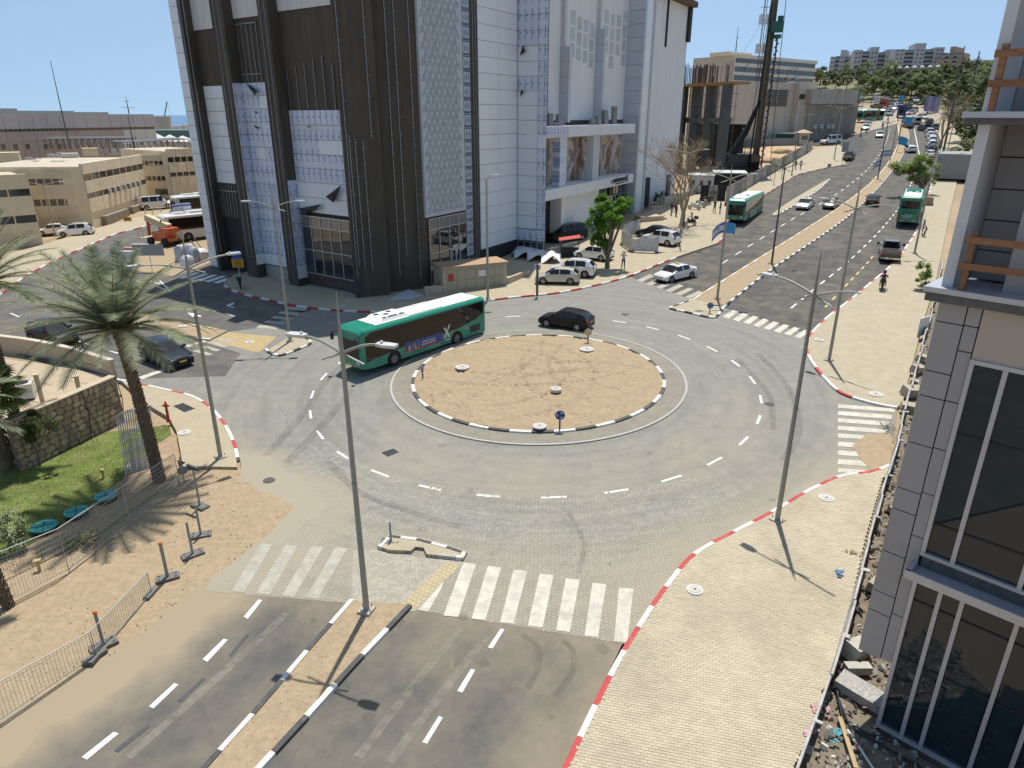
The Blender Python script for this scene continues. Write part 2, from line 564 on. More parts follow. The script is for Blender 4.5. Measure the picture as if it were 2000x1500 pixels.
def dustf(x,y):
 d=linedist(x,y,sand_edge)
 k=max(0,1-d/2.8)
 if x<-5 and linedist(x,y,sand_edge)<1:k=1
 k+=.30*max(0,1-linedist(x,y,kerb_nearR)/2.5)
 k+=.16*sst(34,12,y)
 r=math.hypot(x-CX,y-CY)
 if x>-8:k+=.25*sst(9.0,12.0,r)*sst(17.5,14.0,r)*sst(48,30,y)
 k+=.3*sst(16,20,r)*sst(26,21,r)*sst(44,30,y)
 return max(0,min(1.2,k))
# ---- asphalt
road=sheet('road',gl([(-400,1650),(1130,1650),(1098,1500),(1213,1262),(1290,1150),(800,1150),(680,1140),(400,1120),(300,1180),(-400,1420)]),0,m_asph0,1.0,dustf)
rs=kerb_upR[18:]
right_road=sheet('right_street',[p for p in(list(kerb_bay)[::-1]+[G(1404,477),G(1300,513),G(1232,541),G(1350,585),G(1415,602),G(1575,652)]+kerb_upR[22:]+gl([(1790,232),(1700,226),(1672,262),(1700,285),(1655,318)]))],.0,m_asph,3.0,lambda x,y:.10)
left_road=sheet('left_street',kerb_leftfar+gl([(436,470),(486,531),(462,538),(442,547),(435,556),(450,568),(478,577),(520,587),(560,596),(640,640),(620,720),(440,750),(220,742),(0,682),(-200,650)]),0,m_asph1,3.0,lambda x,y:.10)
q0,q1=G(690,1180),G(470,1430);back=(q1-q0);back.z=0;back.normalize();bn=V((back.y,-back.x,0))
if bn.x>0:bn=-bn
def strip_back(name,o0,o1,dz,m):
 c=G(470,1420);p=[c+bn*o0-back*1,c+bn*o1-back*1,c+bn*o1+back*75,c+bn*o0+back*75]
 sheet(name,[V((v.x,v.y,0))for v in p],dz,m,6,lambda x,y:.25 if m is m_asph0 else 0)
strip_back('road_behind',11,-9.5,-.012,m_asph0)
# ---- block-paved junction
junction=sheet('junction_paving',gl([(400,1155),(680,1178),(806,1190),(1222,1258),(1300,1140)])+[p for p in kerb_nearR[5:35][::-1]]+gl([(1745,860)])+kerb_upR[:24]+gl([(1575,652),(1415,602),(1350,585),(1232,541)])+kerb_mall[40:78][::-1]+gl([(510,640),(430,650),(395,668),(470,690),(440,735),(225,741)])+kerb_corner[2:]+gl([(470,950),(440,1080)]),.006,m_pave_grey,1.0,dustf)
sheet('far_junction',gl([(1672,262),(1700,226),(1652,224),(1640,212),(1700,208),(1790,206),(1850,222),(1815,244),(1790,232)]),.008,mat('far_paving',(.36,.31,.24),.9,var=.1),3)
sheet('side_street',gl([(1655,318),(1645,290),(1640,283),(1590,284),(1560,268),(1620,262),(1672,262),(1700,285)]),.006,m_asph,3)
sheet('slope_scrub',gl([(1590,176),(1592,158),(1720,156),(1830,152),(1925,146),(1940,215),(1850,214),(1800,204),(1676,200),(1660,186)]),.02,mat('scrub_ground',(.17,.165,.085),.95,var=.35,vscale=.12,spots=.5,dcol=(.33,.26,.16)),5)
# ---- roundabout
def ringpts(r,n=72,a0=0.0,a1=2*math.pi):
 return[V((CX+r*math.cos(a0+(a1-a0)*k/n),CY+r*math.sin(a0+(a1-a0)*k/n),0))for k in range(n+(0 if a1-a0>6.2 else 1))]
def ring(name,r0,r1,z0,z1,m,n=96):
 mb=MB()
 for k in range(n):
  a,b=2*math.pi*k/n,2*math.pi*(k+1)/n
  q=[(r0,a),(r1,a),(r1,b),(r0,b)]
  p=[V((CX+r*math.cos(t),CY+r*math.sin(t),0))for r,t in q]
  for v in p:v.z=T(v.x,v.y)
  mb.poly([p[0]+V((0,0,z1)),p[1]+V((0,0,z1)),p[2]+V((0,0,z1)),p[3]+V((0,0,z1))])
  mb.poly([p[1]+V((0,0,z0)),p[2]+V((0,0,z0)),p[2]+V((0,0,z1)),p[1]+V((0,0,z1))])
  mb.poly([p[0]+V((0,0,z0)),p[0]+V((0,0,z1)),p[3]+V((0,0,z1)),p[3]+V((0,0,z0))])
 return tag(mb.build(name,m),kind='structure')
ring('roundabout_apron',CR-.1,CR+1.18,0,.055,m_apron)
ring('apron_edge',CR+1.181,CR+1.32,0,.075,m_kgrey)
def sand_island():
 mb=MB();nr,na=105,280;Rr=CR-.16
 tracks=[]
 for k in range(nr+1):
  r=Rr*k/nr
  for j in range(na):
   a=2*math.pi*j/na;x=CX+r*math.cos(a);y=CY+r*math.sin(a)
   h=.14+.22*(1-(r/Rr)**2)+.07*pnoise(V((x*.9,y*.9,0)))+.05*pnoise(V((x*2.6,y*2.6,4)))
   for tx,ty,tr in((-3.2,0,5.0),(-3.2,0,6.9),(2.4,-7.5,7.6),(2.4,-7.5,9.4),(9,1,8.2),(9,1,10.1),(-9,6,9.5),(-1,9,9.4),(-1,9,11.2)):
    dd=abs(math.hypot(x-CX-tx,y-CY-ty)-tr)
    if dd<.28:
     th=math.atan2(y-CY-ty,x-CX-tx)*tr
     h-=.048*(1-(dd/.28)**2)*(1+.9*math.sin(th*16+dd*12))
   if k==nr:h=.10
   mb.v.append(V((x,y,T(x,y)+h)))
 for k in range(nr):
  for j in range(na):
   q=[k*na+j,k*na+(j+1)%na,(k+1)*na+(j+1)%na,(k+1)*na+j]
   mb.f.append(q[::-1]);mb.m.append(0)
 return tag(mb.build('island_sand',m_sand,smooth=True),kind='structure')
sand_island()
# ---- kerbs: every painted stone a piece
def kerb(name,pts,L,cols,w=.2,h=.14,start=0,side=1):
 """pts world line of the road-side foot; stones lie to the side (left = +1)"""
 root=setting(name)
 q=along([V((p.x,p.y,0))for p in pts],L/3)
 i=0;k=start
 while i+3<len(q):
  seg=q[i:i+4]
  mb=MB();g=.008
  L0,L1,T0,T1=[],[],[],[]
  for j,p in enumerate(seg):
   d=(q[min(i+j+1,len(q)-1)]-q[max(i+j-1,0)]).normalized()
   n=V((-d.y,d.x,0))*side
   pp=p+d*(g if j==0 else(-g if j==3 else 0))
   z=T(p.x,p.y)
   L0.append(V((pp.x,pp.y,z-.1)));T0.append(V((pp.x,pp.y,z+h-.015))+n*.025)
   o=pp+n*w;L1.append(V((o.x,o.y,z-.1)));T1.append(V((o.x,o.y,z+h)))
  M1=[a+(b-a).normalized()*.05+V((0,0,.012))for a,b in zip(T0,T1)]
  vs=L0+T0+M1+T1+L1;fs=[]
  for r in range(4):
   for j in range(3):
    f=[r*4+j,r*4+j+1,(r+1)*4+j+1,(r+1)*4+j]
    fs.append(f if side>0 else f[::-1])
  e0=[0,4,8,12,16];e1=[3,7,11,15,19]
  fs.append(e0[::1]if side>0 else e0[::-1]);fs.append(e1[::-1]if side>0 else e1)
  mb.add(vs,fs)
  mb.build('kerb_stone',cols[k%len(cols)],root)
  i+=3;k+=1
 return root
isl=[V((CX+CR*math.cos(t),CY+CR*math.sin(t),0))for t in[2*math.pi*k/240 for k in range(242)]]
kerb('island_kerb',isl,2*math.pi*CR/42,[m_kw,m_kb],w=.24,h=.16,side=1)
kerb('mall_kerb',kerb_mall[:88],1.25,[m_kr,m_kw],start=0,side=1)
kerb('bay_kerb',kerb_bay,1.6,[m_kr,m_kgrey],side=1)
kerb('pavement_kerb',kerb_nearR,1.25,[m_kw,m_kr],side=1)
kerb('upper_kerb',kerb_upR,1.25,[m_kw,m_kw,m_kr],side=-1)
kerb('corner_kerb',kerb_corner,1.1,[m_kw,m_kw,m_kr],side=-1)
kerb('far_kerb',kerb_leftfar,1.6,[m_kr,m_kw],side=1)
kerb('median_kerb',med_front_L,1.35,[m_kw,m_kb],side=1)
kerb('median_kerb',med_front_R,1.35,[m_kb,m_kw],side=-1)
kerb('street_median_kerb',med_right_L,1.6,[m_kw,m_ky],side=-1)
kerb('street_median_kerb',med_right_R,1.0,[m_kw,m_kb],side=1)
# ---- medians
def strip_fill(name,A,B,m,dz,d=2.0):
 o=sheet(name,list(A)+list(B)[::-1],dz,m,d);return o
def inset(line,w,side):
 out=[]
 for i,p in enumerate(line):
  dd=(line[min(i+1,len(line)-1)]-line[max(i-1,0)]);dd.z=0;dd.normalize()
  n=V((-dd.y,dd.x,0))*side;out.append(p+n*w)
 return out
strip_fill('median_sand',inset(med_front_L,.17,1),inset(med_front_R,.17,-1),m_sand,.10)
strip_fill('street_median_sand',inset(med_right_L,.17,-1),inset(med_right_R,.17,1),m_sand,.10)
nose=gl([(1308,603),(1330,609),(1385,622),(1402,619),(1415,602),(1375,590),(1352,586)])
sheet('splitter_paving',nose,.10,m_pave_beige,2)
kerb('splitter_kerb',smooth_line(gl([(1352,586),(1325,596),(1307,602),(1312,606),(1345,613),(1385,622),(1402,620),(1416,602)]),4),.75,[m_kw,m_kb],h=.15,side=1)
bay_i=smooth_line(gl([(1520,421),(1508,420),(1540,396),(1580,372),(1618,350)]),3)
bay_o=smooth_line(gl([(1520,421),(1560,398),(1600,372),(1622,351)]),3)
sheet('bay_island_paving',bay_i+bay_o[::-1],.11,m_pave_beige,3)
kerb('bay_island_kerb',bay_o,1.0,[m_kw,m_kb],side=1)
lm_near=gl([(238,628),(275,641),(330,652),(388,664),(410,666)])
lm_far=gl([(238,612),(280,617),(325,627),(385,637),(445,648)])
sheet('left_median_sand',lm_near+lm_far[::-1],.10,m_sand,2)
kerb('left_median_kerb',lm_near,1.25,[m_kw,m_kb],side=1)
kerb('left_median_kerb',lm_far,1.5,[m_kw,m_ky],side=-1)
sheet('left_crossing_paving',gl([(412,666),(446,649),(540,658),(505,689)]),.012,brick_mat('ochre_paving',(.50,.37,.17),(.46,.35,.17),(.3,.23,.12),.2,.1,spots=.4),2)
isl2=gl([(520,688),(545,696),(608,672),(590,660),(560,664)])
sheet('left_island_paving',isl2,.11,m_pave_beige,2)
kerb('left_island_kerb',smooth_line(gl([(516,684),(526,692),(548,697),(580,686),(610,672),(598,662),(585,658)]),3),.7,[m_kw,m_kb],side=1)
fi=gl([(737,1072),(760,1050),(815,1055),(880,1072),(912,1083),(906,1096),(850,1090),(833,1088),(828,1076),(812,1074),(803,1082),(760,1080)])
mb=MB();mb.prism(fi,0,.16)
for i,p in enumerate(mb.v):p.z+=T(p.x,p.y)-(.05 if i<len(fi)else 0)
isle=tag(mb.build('front_island',m_pave_beige),kind='structure')
kerb('front_island_kerb',gl([(737,1073),(760,1050),(815,1056),(880,1073),(911,1084)]),.72,[m_kw,m_kb],w=.18,h=.175,side=-1)
kerb('front_island_lip',gl([(911,1085),(906,1097),(850,1091)]),.75,[m_kw,m_kgrey],w=.16,h=.172,side=-1)
sheet('crossing_refuge',gl([(690,1075),(737,1074),(760,1082),(905,1098),(810,1195),(685,1178)]),.013,brick_mat('pale_refuge_paving',(.44,.41,.335),(.40,.37,.30),(.28,.25,.2),.2,.1,ang=.6,spots=.35),3)
sheet('tactile_strip',gl([(868,1100),(905,1100),(812,1190),(776,1186)]),.018,brick_mat('tactile_paving',(.46,.385,.23),(.42,.35,.21),(.3,.24,.15),.2,.2,ang=.6,spots=.4),3)
# ---- pavements
pav_near=sheet('near_pavement',[p for p in inset(kerb_nearR,.18,1)]+gl([(1480,1640),(1560,1480),(1600,1390),(1652,1220),(1690,1050),(1722,940),(1740,905)]),.125,m_pave_beige,3,lambda x,y:0)
pav_up=sheet('upper_pavement',[p for p in inset(kerb_upR,.18,-1)]+gl([(1836,245),(1870,262),(1880,300),(1868,360),(1852,430),(1838,500),(1825,560),(1800,640),(1780,720),(1762,790)]),.125,m_pave_beige,3,lambda x,y:0)
pav_mall=sheet('mall_pavement',[p for p in inset(kerb_mall,.18,1)]+[p for p in inset(kerb_bay,.18,1)]+gl([(1655,300),(1640,284),(1600,290),(1480,340),(1380,378),(1300,395),(1240,430),(1067,470),(930,510),(830,560),(720,570),(600,548),(500,522)]),.125,m_pave_beige,3,lambda x,y:0)
corner_in=gl([(235,745),(275,780),(300,800),(330,818),(345,845),(352,880),(358,915),(400,915)])
sheet('corner_pavement',[p for p in inset(kerb_corner,.18,-1)]+corner_in[::-1],.125,m_pave_beige,2,lambda x,y:.2)
far_pav=sheet('far_pavement',inset(kerb_leftfar,.18,1)+gl([(452,380),(300,420),(270,425),(170,452),(90,478),(-60,520)]),.125,m_pave_beige,4,lambda x,y:0)
def verge():
 outline=gl([(-700,1560),(-150,1510),(0,1420),(150,1335),(290,1245),(400,1152),(470,1105),(560,1030),(600,985),(540,955),(480,930),(471,915),(358,918),(350,905),(330,940),(200,1040),(0,1130),(-700,1300)])
 o=sheet('sandy_verge',outline,0,m_sand,.5)
 e=outline+[outline[0]]
 for v in o.data.vertices:
  d=linedist(v.co.x,v.co.y,e)
  k=sst(0,1.2,d)
  v.co.z+=-.02+.075*k+k*(.05*pnoise(V((v.co.x*.8,v.co.y*.8,0)))+.02*pnoise(V((v.co.x*3,v.co.y*3,0))))
 for p in o.data.polygons:p.use_smooth=True
verge()
# ---- painted markings
marks=setting('lane_markings')
def dash(px,m=m_white,dz=.012):
 pieces('lane_dash',gl(px),marks,m,dz)
for q in([(160,1479),(222,1430),(232,1433),(170,1484)],[(291,1380),(340,1335),(349,1337),(300,1384)],[(396,1288),(437,1248),(445,1250),(405,1293)],[(476,1205),(505,1171),(512,1173),(484,1209)],[(825,1450),(857,1399),(865,1402),(834,1453)],[(893,1350),(920,1307),(928,1309),(903,1353)],[(953,1265),(978,1228),(985,1230),(962,1267)]):
 dash(q)
for q in([(222,1466),(287,1415),(294,1419),(231,1470)],[(346,1369),(396,1324),(402,1327),(354,1372)],[(446,1280),(482,1239),(487,1241),(452,1283)]):
 dash(q,m_patch)
def dashes(line_px,L,gap,w,m=m_white,dz=.012,sm=4,skip=0):
 q=smooth_line(gl(line_px),sm);s=along([V((p.x,p.y,0))for p in q],.25)
 n=int(L/.25);g=int(gap/.25);i=skip
 while i+n<len(s):
  a,b=s[i],s[i+n];d=(b-a).normalized();nn=V((-d.y,d.x,0))*w/2
  pieces('lane_dash',[a-nn,b-nn,b+nn,a+nn],marks,m,dz);i+=n+g
dashes([(1410,515),(1480,470),(1550,427),(1640,375),(1700,325),(1730,280),(1738,250)],2.0,2.6,.13)
dashes([(1545,602),(1600,557),(1660,508),(1720,449),(1760,398),(1785,345),(1797,310)],1.6,1.6,.16)
dashes([(1612,600),(1650,560),(1690,518),(1705,500)],1.4,1.4,.14,m_yellow)
dashes([(1797,310),(1797,285),(1790,260),(1782,246)],60,1,.16,m_white)
dashes([(20,612),(90,640),(170,672),(265,700)],2.2,2.6,.13)
dashes([(390,602),(440,612),(500,632)],1.6,2.0,.13)
for k in range(30):
 a=R(-200+k*12.2)
 r=14.05
 if not(R(-205)<=a<=R(100)):continue
 p=[V((CX-.3+rr*math.cos(t),CY-.6+rr*math.sin(t),0))for rr,t in((r-.07,a),(r+.07,a),(r+.07,a+.085),(r-.07,a+.085))]
 pieces('lane_dash',p,marks,m_white,.014)
for q in([(366,611),(378,612),(380,614),(393,617),(393,619),(378,617),(377,620)],):
 dash(q)
dash([(441,597),(456,591),(458,593),(448,598),(458,600),(456,602)])
dash([(270,737),(278,741),(348,715),(340,712)],m_worn)
dash([(362,675),(368,678),(404,667),(398,664)],m_worn)
dash([(305,560),(309,560),(335,570),(331,570)]);dash([(290,548),(313,553),(312,555),(290,550)]);dash([(309,547),(313,548),(335,568),(331,569)])
cross=setting('front_crossing')
tops=[(905,930,1099),(953,979,1106),(1003,1030,1113),(1054,1081,1121),(1105,1132,1130),(1157,1184,1139),(1209,1237,1148)]
bots=[(866,895,1203),(921,948,1209),(977,1003,1216),(1031,1060,1223),(1086,1113,1232),(1142,1168,1242),(1199,1225,1253)]
for(a,b,y),(c,d,z)in zip(tops,bots):
 pieces('stripe',gl([(a,y),(b,y+3),(d,z+3),(c,z)]),cross,m_worn,.019)
pieces('stripe',gl([(866,1137),(862,1150),(836,1196),(816,1192)]),cross,m_worn,.019)
cross=setting('faded_crossing')
for a,b,y,c,d,z in((510,533,1062,452,477,1156),(558,581,1065,500,527,1160),(608,632,1067,550,574,1165),(655,679,1070,598,621,1168)):
 pieces('stripe',gl([(a,y),(b,y+2),(d,z+2),(c,z)]),cross,m_worn2,.019)
cross=setting('side_crossing')
for i,(y0,y1)in enumerate(((790,797),(803,811),(817,825),(832,840),(847,855),(863,872),(880,889),(897,907),(915,923))):
 xr=[1748,1742,1736,1732,1726,1705,1700,1700,1690][i]
 k=.075*(xr-1637)
 pieces('stripe',gl([(1637,y0),(xr,y0+k),(xr-1,y1+k),(1636,y1)]),cross,m_worn,.019)
cross=setting('right_street_crossing')
for i in range(8):
 x,y=1431+i*20,606+i*5.5
 pieces('stripe',gl([(x,y),(x+11,y+3),(x-8,y+17),(x-20,y+13)]),cross,m_worn,.019)
cross=setting('mall_crossing')
for i in range(6):
 x,y=1242+i*19,548+i*6.5
 pieces('stripe',gl([(x,y),(x+11,y+3.5),(x+37,y-9),(x+27,y-12)]),cross,m_worn2,.019)
cross=setting('left_street_crossing')
for i in range(5):
 x,y=350+i*17,546+i*2.2
 pieces('stripe',gl([(x-2,y-3),(x+8,y-1),(x+42,y-13),(x+32,y-14)]),cross,m_white,.014)
for i in range(4):
 x,y=385+i*15,700-i*8
 pieces('stripe',gl([(x-10,y-14),(x+2,y-17),(x+32,y-8),(x+22,y-5)]),cross,m_worn2,.019)
for i in range(5):
 x,y=500+i*14,640-i*9
 pieces('stripe',gl([(x,y),(x+8,y-5),(x+46,y-1),(x+40,y+4)]),cross,m_worn2,.019)
# ---- tyre marks and sealed cracks
def soft_mat(name,c,a):
 m=mat(name,c,.9,var=.1);nt=m.node_tree;b=nt.nodes['Principled BSDF'];nz=nd(nt,'ShaderNodeTexNoise');nz.inputs['Scale'].default_value=2.2;nz.inputs['Detail'].default_value=8;nz.inputs['Roughness'].default_value=.7
 g_=[n for n in nt.nodes if n.type=='NEW_GEOMETRY'][0];nt.links.new(g_.outputs['Position'],nz.inputs['Vector']);mr=nd(nt,'ShaderNodeMapRange');mr.inputs[1].default_value=.35;mr.inputs[2].default_value=.75;mr.inputs[4].default_value=a
 nt.links.new(nz.outputs[0],mr.inputs[0]);nt.links.new(mr.outputs[0],b.inputs['Alpha']);return m
m_tm=soft_mat('tyre_mark',(.07,.066,.06),.30);m_tl=soft_mat('pale_scuff',(.46,.42,.34),.42)
marks2=setting('tyre_marks')
def tmark(px,w,m=m_tm,dz=.024):
 q=smooth_line(gl(px),6)
 for i,(a,b)in enumerate(zip(q,q[1:])):
  pass
 mb=MB();L0,R0=[],[]
 for i,p in enumerate(q):
  d=q[min(i+1,len(q)-1)]-q[max(i-1,0)];d.z=0;d.normalize();n=V((-d.y,d.x,0))*w/2
  L0.append(V((p.x+n.x,p.y+n.y,T(p.x+n.x,p.y+n.y)+dz)));R0.append(V((p.x-n.x,p.y-n.y,T(p.x-n.x,p.y-n.y)+dz)))
 k=len(q);mb.add(L0+R0,[(i,k+i,k+i+1,i+1)for i in range(k-1)]);mb.build('tyre_mark',m,marks2)
for px,w,m in(([(1030,1345),(1052,1300),(1048,1262),(1020,1240)],.22,m_tm),([(1085,1360),(1118,1310),(1118,1270),(1098,1250)],.22,m_tm),([(560,1390),(610,1330),(660,1270)],.25,m_tm),([(1330,850),(1335,890),(1370,905),(1400,925)],.25,m_tl),([(1352,835),(1362,880),(1400,900),(1420,915)],.25,m_tl),([(520,890),(600,800),(640,740),(700,690)],.5,m_tm),([(560,905),(640,820),(690,760)],.5,m_tm),([(900,1010),(1040,1030),(1200,1010),(1330,960)],.3,m_tl),([(850,990),(1000,1012),(1180,995),(1300,950)],.3,m_tl),([(1480,690),(1540,760),(1560,840),(1530,900)],.4,m_tm),([(1440,700),(1500,770),(1510,840)],.35,m_tm),([(640,900),(700,960),(800,1000),(900,1030)],.35,m_tm),([(1110,1000),(1140,1060),(1130,1120)],.22,m_tm),([(250,1480),(420,1330),(560,1200)],.3,m_tl),([(700,1480),(800,1350),(900,1230)],.28,m_tl),([(760,1490),(860,1360),(950,1245)],.28,m_tl),([(1600,560),(1680,490),(1760,400)],.3,m_tm),([(1450,545),(1560,470),(1660,390)],.3,m_tl)):
 tmark(px,w,m)
rng_=random.Random(31)
for k in range(34):
 x,y=rng_.uniform(600,1560),rng_.uniform(860,1130)if k%2 else rng_.uniform(1180,1460)
 p=G(x,y);r_=rng_.uniform(.06,.28);mb=MB();mb.poly([V((p.x+r_*math.cos(a)*rng_.uniform(.6,1.2),p.y+r_*math.sin(a)*rng_.uniform(.6,1.2),0))for a in[2*math.pi*i/9 for i in range(9)]])
 for v in mb.v:v.z=T(v.x,v.y)+.026
 mb.build('oil_stain',m_tm,marks2)
# ---- loose blocks of the near pavement, nearest ones as single pieces
def block_field(poly,ang,size,gap,lim,dz,keep=None):
 ca,sa=math.cos(ang),math.sin(ang)
 P=[(p[0]*ca+p[1]*sa,-p[0]*sa+p[1]*ca)for p in poly]
 x0,x1=min(p[0]for p in P),max(p[0]for p in P);y0,y1=min(p[1]for p in P),max(p[1]for p in P)
 out=[];j=0;y=y0
 while y<y1:
  x=x0+(j%2)*size[0]/2
  while x<x1:
   cx,cy=x+size[0]/2,y+size[1]/2
   if inside(cx,cy,P):
    wx,wy=cx*ca-cy*sa,cx*sa+cy*ca
    if keep is None or keep(wx,wy):out.append((wx,wy))
   x+=size[0]
  y+=size[1];j+=1
 return out
def block_mb(mb,wx,wy,ang,size,gap,dz,h=.012):
 ca,sa=math.cos(ang),math.sin(ang)
 a,b=size[0]/2-gap,size[1]/2-gap;e=.004
 t=random.uniform(-.002,.002);tx=random.uniform(-.012,.012);ty=random.uniform(-.012,.012)
 vs=[]
 for(sx,sy,zz,r)in((-1,-1,0,0),(1,-1,0,0),(1,1,0,0),(-1,1,0,0),(-1,-1,h,e),(1,-1,h,e),(1,1,h,e),(-1,1,h,e)):
  lx,ly=sx*(a-r),sy*(b-r);x,y=wx+lx*ca-ly*sa,wy+lx*sa+ly*ca
  vs.append(V((x,y,T(x,y)+dz+zz+(t+tx*lx+ty*ly if zz else 0))))
 mb.add(vs,[(4,5,6,7),(0,1,5,4),(1,2,6,5),(2,3,7,6),(3,0,4,7)])
m_blk=mat('beige_paver',(.475,.41,.295),.85,var=.15,vscale=.45,rand=.07,island=True,spots=.22,dcol=(.40,.33,.23),bump=.15,bscale=60)
m_blk1=mat('beige_paver_single',(.475,.41,.295),.85,var=.15,vscale=.45,rand=.07,spots=.22,dcol=(.40,.33,.23),bump=.15,bscale=60)
g1,g2=G(1400,1300),G(1560,1327)
PANG=math.atan2(g2.y-g1.y,g2.x-g1.x)
npoly=[(p.x,p.y)for p in inset(kerb_nearR,.22,1)]+[(p.x,p.y)for p in gl([(1480,1640),(1560,1480),(1600,1390),(1652,1220),(1690,1050),(1722,940)])]
bl=block_field(npoly,PANG,(.2,.1),.004,0,.125)
bl=[b for b in bl if b[1]>7]
def seen_key(b):
 p=V((b[0],b[1],T(*b)))-CAM;f=p.y*math.cos(PITCH)-p.z*math.sin(PITCH);w=p.y*math.sin(PITCH)+p.z*math.cos(PITCH)
 return(750-FPX*w/f<1490,-p.length)
vis=sorted([b for b in bl if seen_key(b)[0]],key=lambda b:math.hypot(b[0],b[1]))
near300=vis[:298];ns=set(near300)
for b in near300:
 mb=MB();block_mb(mb,b[0],b[1],PANG,(.2,.1),.0022,.126)
 c=V((b[0],b[1],T(*b)))
 mb.build('paver',m_blk1,pav_near)
mb=MB()
for b in bl:
 if b not in ns:block_mb(mb,b[0],b[1],PANG,(.2,.1),.0022,.126)
o=mb.build('pavers',m_blk,pav_near);o['kind']='stuff'
m_gblk=mat('grey_paver',(.29,.278,.24),.85,var=.10,vscale=1.0,rand=.14,island=True,dust=.8,dcol=(.37,.32,.23),spots=.3,streak='ring',wear=.55,wcol=(.165,.16,.14))
jpoly=[(p.x,p.y)for p in gl([(420,1150),(680,1176),(806,1188),(1215,1255),(1290,1140),(1420,1035),(1480,985),(1400,930),(1180,960),(960,965),(740,930),(640,860),(560,900),(640,985),(520,1080)])]
isl_poly=[(p.x,p.y)for p in fi];ref_poly=[(p.x,p.y)for p in gl([(690,1075),(737,1074),(760,1082),(905,1098),(810,1195),(685,1178)])]
gb=block_field(jpoly,.6,(.21,.14),.004,0,.006,keep=lambda x,y:not inside(x,y,isl_poly))
mb=MB()
for b in gb:block_mb(mb,b[0],b[1],.6,(.21,.14),.006,.003,h=.010)
me=mb.mesh('grey_pavers',m_gblk)
a=me.color_attributes.new('dust','FLOAT_COLOR','POINT')
buf=[]
for i in range(0,len(me.vertices),8):
 k=dustf(me.vertices[i].co.x,me.vertices[i].co.y);buf+=[k,k,k,1]*8
a.data.foreach_set('color',buf)
o=link('grey_pavers',me,junction);o['kind']='stuff'
# ================================================================ the unfinished mall in the middle
class FP:
 """vertical facade plane through A along d; off is measured out towards the viewer"""
 def __init__(s,A,d):
  s.A=V((A[0],A[1],0));s.d=V((d[0],d[1],0)).normalized()
  n=V((-s.d.y,s.d.x,0))
  if n.dot(-s.A)<0:n=-n
  s.n=n
 def P(s,px,py,off=0.0):
  r=ray(px,py);a=s.A+s.n*off-CAM;a.z=0
  t=a.dot(s.n)/r.dot(s.n)
  return CAM+r*t
 def sz(s,px,py,off=0.0):
  p=s.P(px,py,off);return(p-s.A).dot(s.d),p.z
 def pt(s,q,z,off=0.0):
  p=s.A+s.d*q+s.n*off;return V((p.x,p.y,z))
 def box(s,mb,s0,s1,z0,z1,o0,o1,mi=0):
  return mb.ob(s.pt(s0,z0,o0),s.d*(s1-s0),s.n*(o1-o0),V((0,0,z1-z0)),mi)
 def uv(s,o):
  """film print follows the wall: metres along the wall and up"""
  me=o.data;l=me.uv_layers.new(name='UVMap');off=o.location+(o.parent.location if o.parent else V((0,0,0)))
  for lp in me.loops:
   p=me.vertices[lp.vertex_index].co+off
   l.data[lp.index].uv=((p-s.A).dot(s.d),p.z)
m_dark=mat('dark_base_coat',(.082,.067,.051),.88,var=.30,vscale=.5,stretch=(3,3,.35),bump=.25,bscale=12,spots=.4,dcol=(.125,.108,.086))
m_acm=mat('white_composite_panel',(.76,.79,.81),.28,var=.03,vscale=.3,rand=.025)
m_acm2=mat('grey_white_panel',(.52,.55,.59),.35,var=.05,vscale=.5,rand=.03)
m_board=mat('white_board',(.62,.62,.62),.6,var=.08,vscale=.8,stretch=(2,2,.4))
m_ins=mat('white_render',(.76,.76,.76),.8,var=.06,vscale=.6,stretch=(1,1,.3),bump=.1,bscale=20,spots=.15,dcol=(.55,.54,.52))
m_mulion=mat('aluminium',(.55,.56,.58),.35,.7,var=.05)
m_rail=mat('galvanised_rail',(.27,.275,.28),.45,.5,var=.1)
m_gl=glass('dark_glass',(.02,.027,.032))
m_gl2=glass('spandrel_glass',(.16,.155,.16),.15)
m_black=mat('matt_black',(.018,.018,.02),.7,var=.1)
m_screen=mat('pierced_screen',(.50,.535,.56),.5,var=.06,vscale=.7)
m_hole=mat('screen_relief',(.36,.40,.425),.5,var=.45,vscale=9,rand=.08,bump=.8,bscale=14)
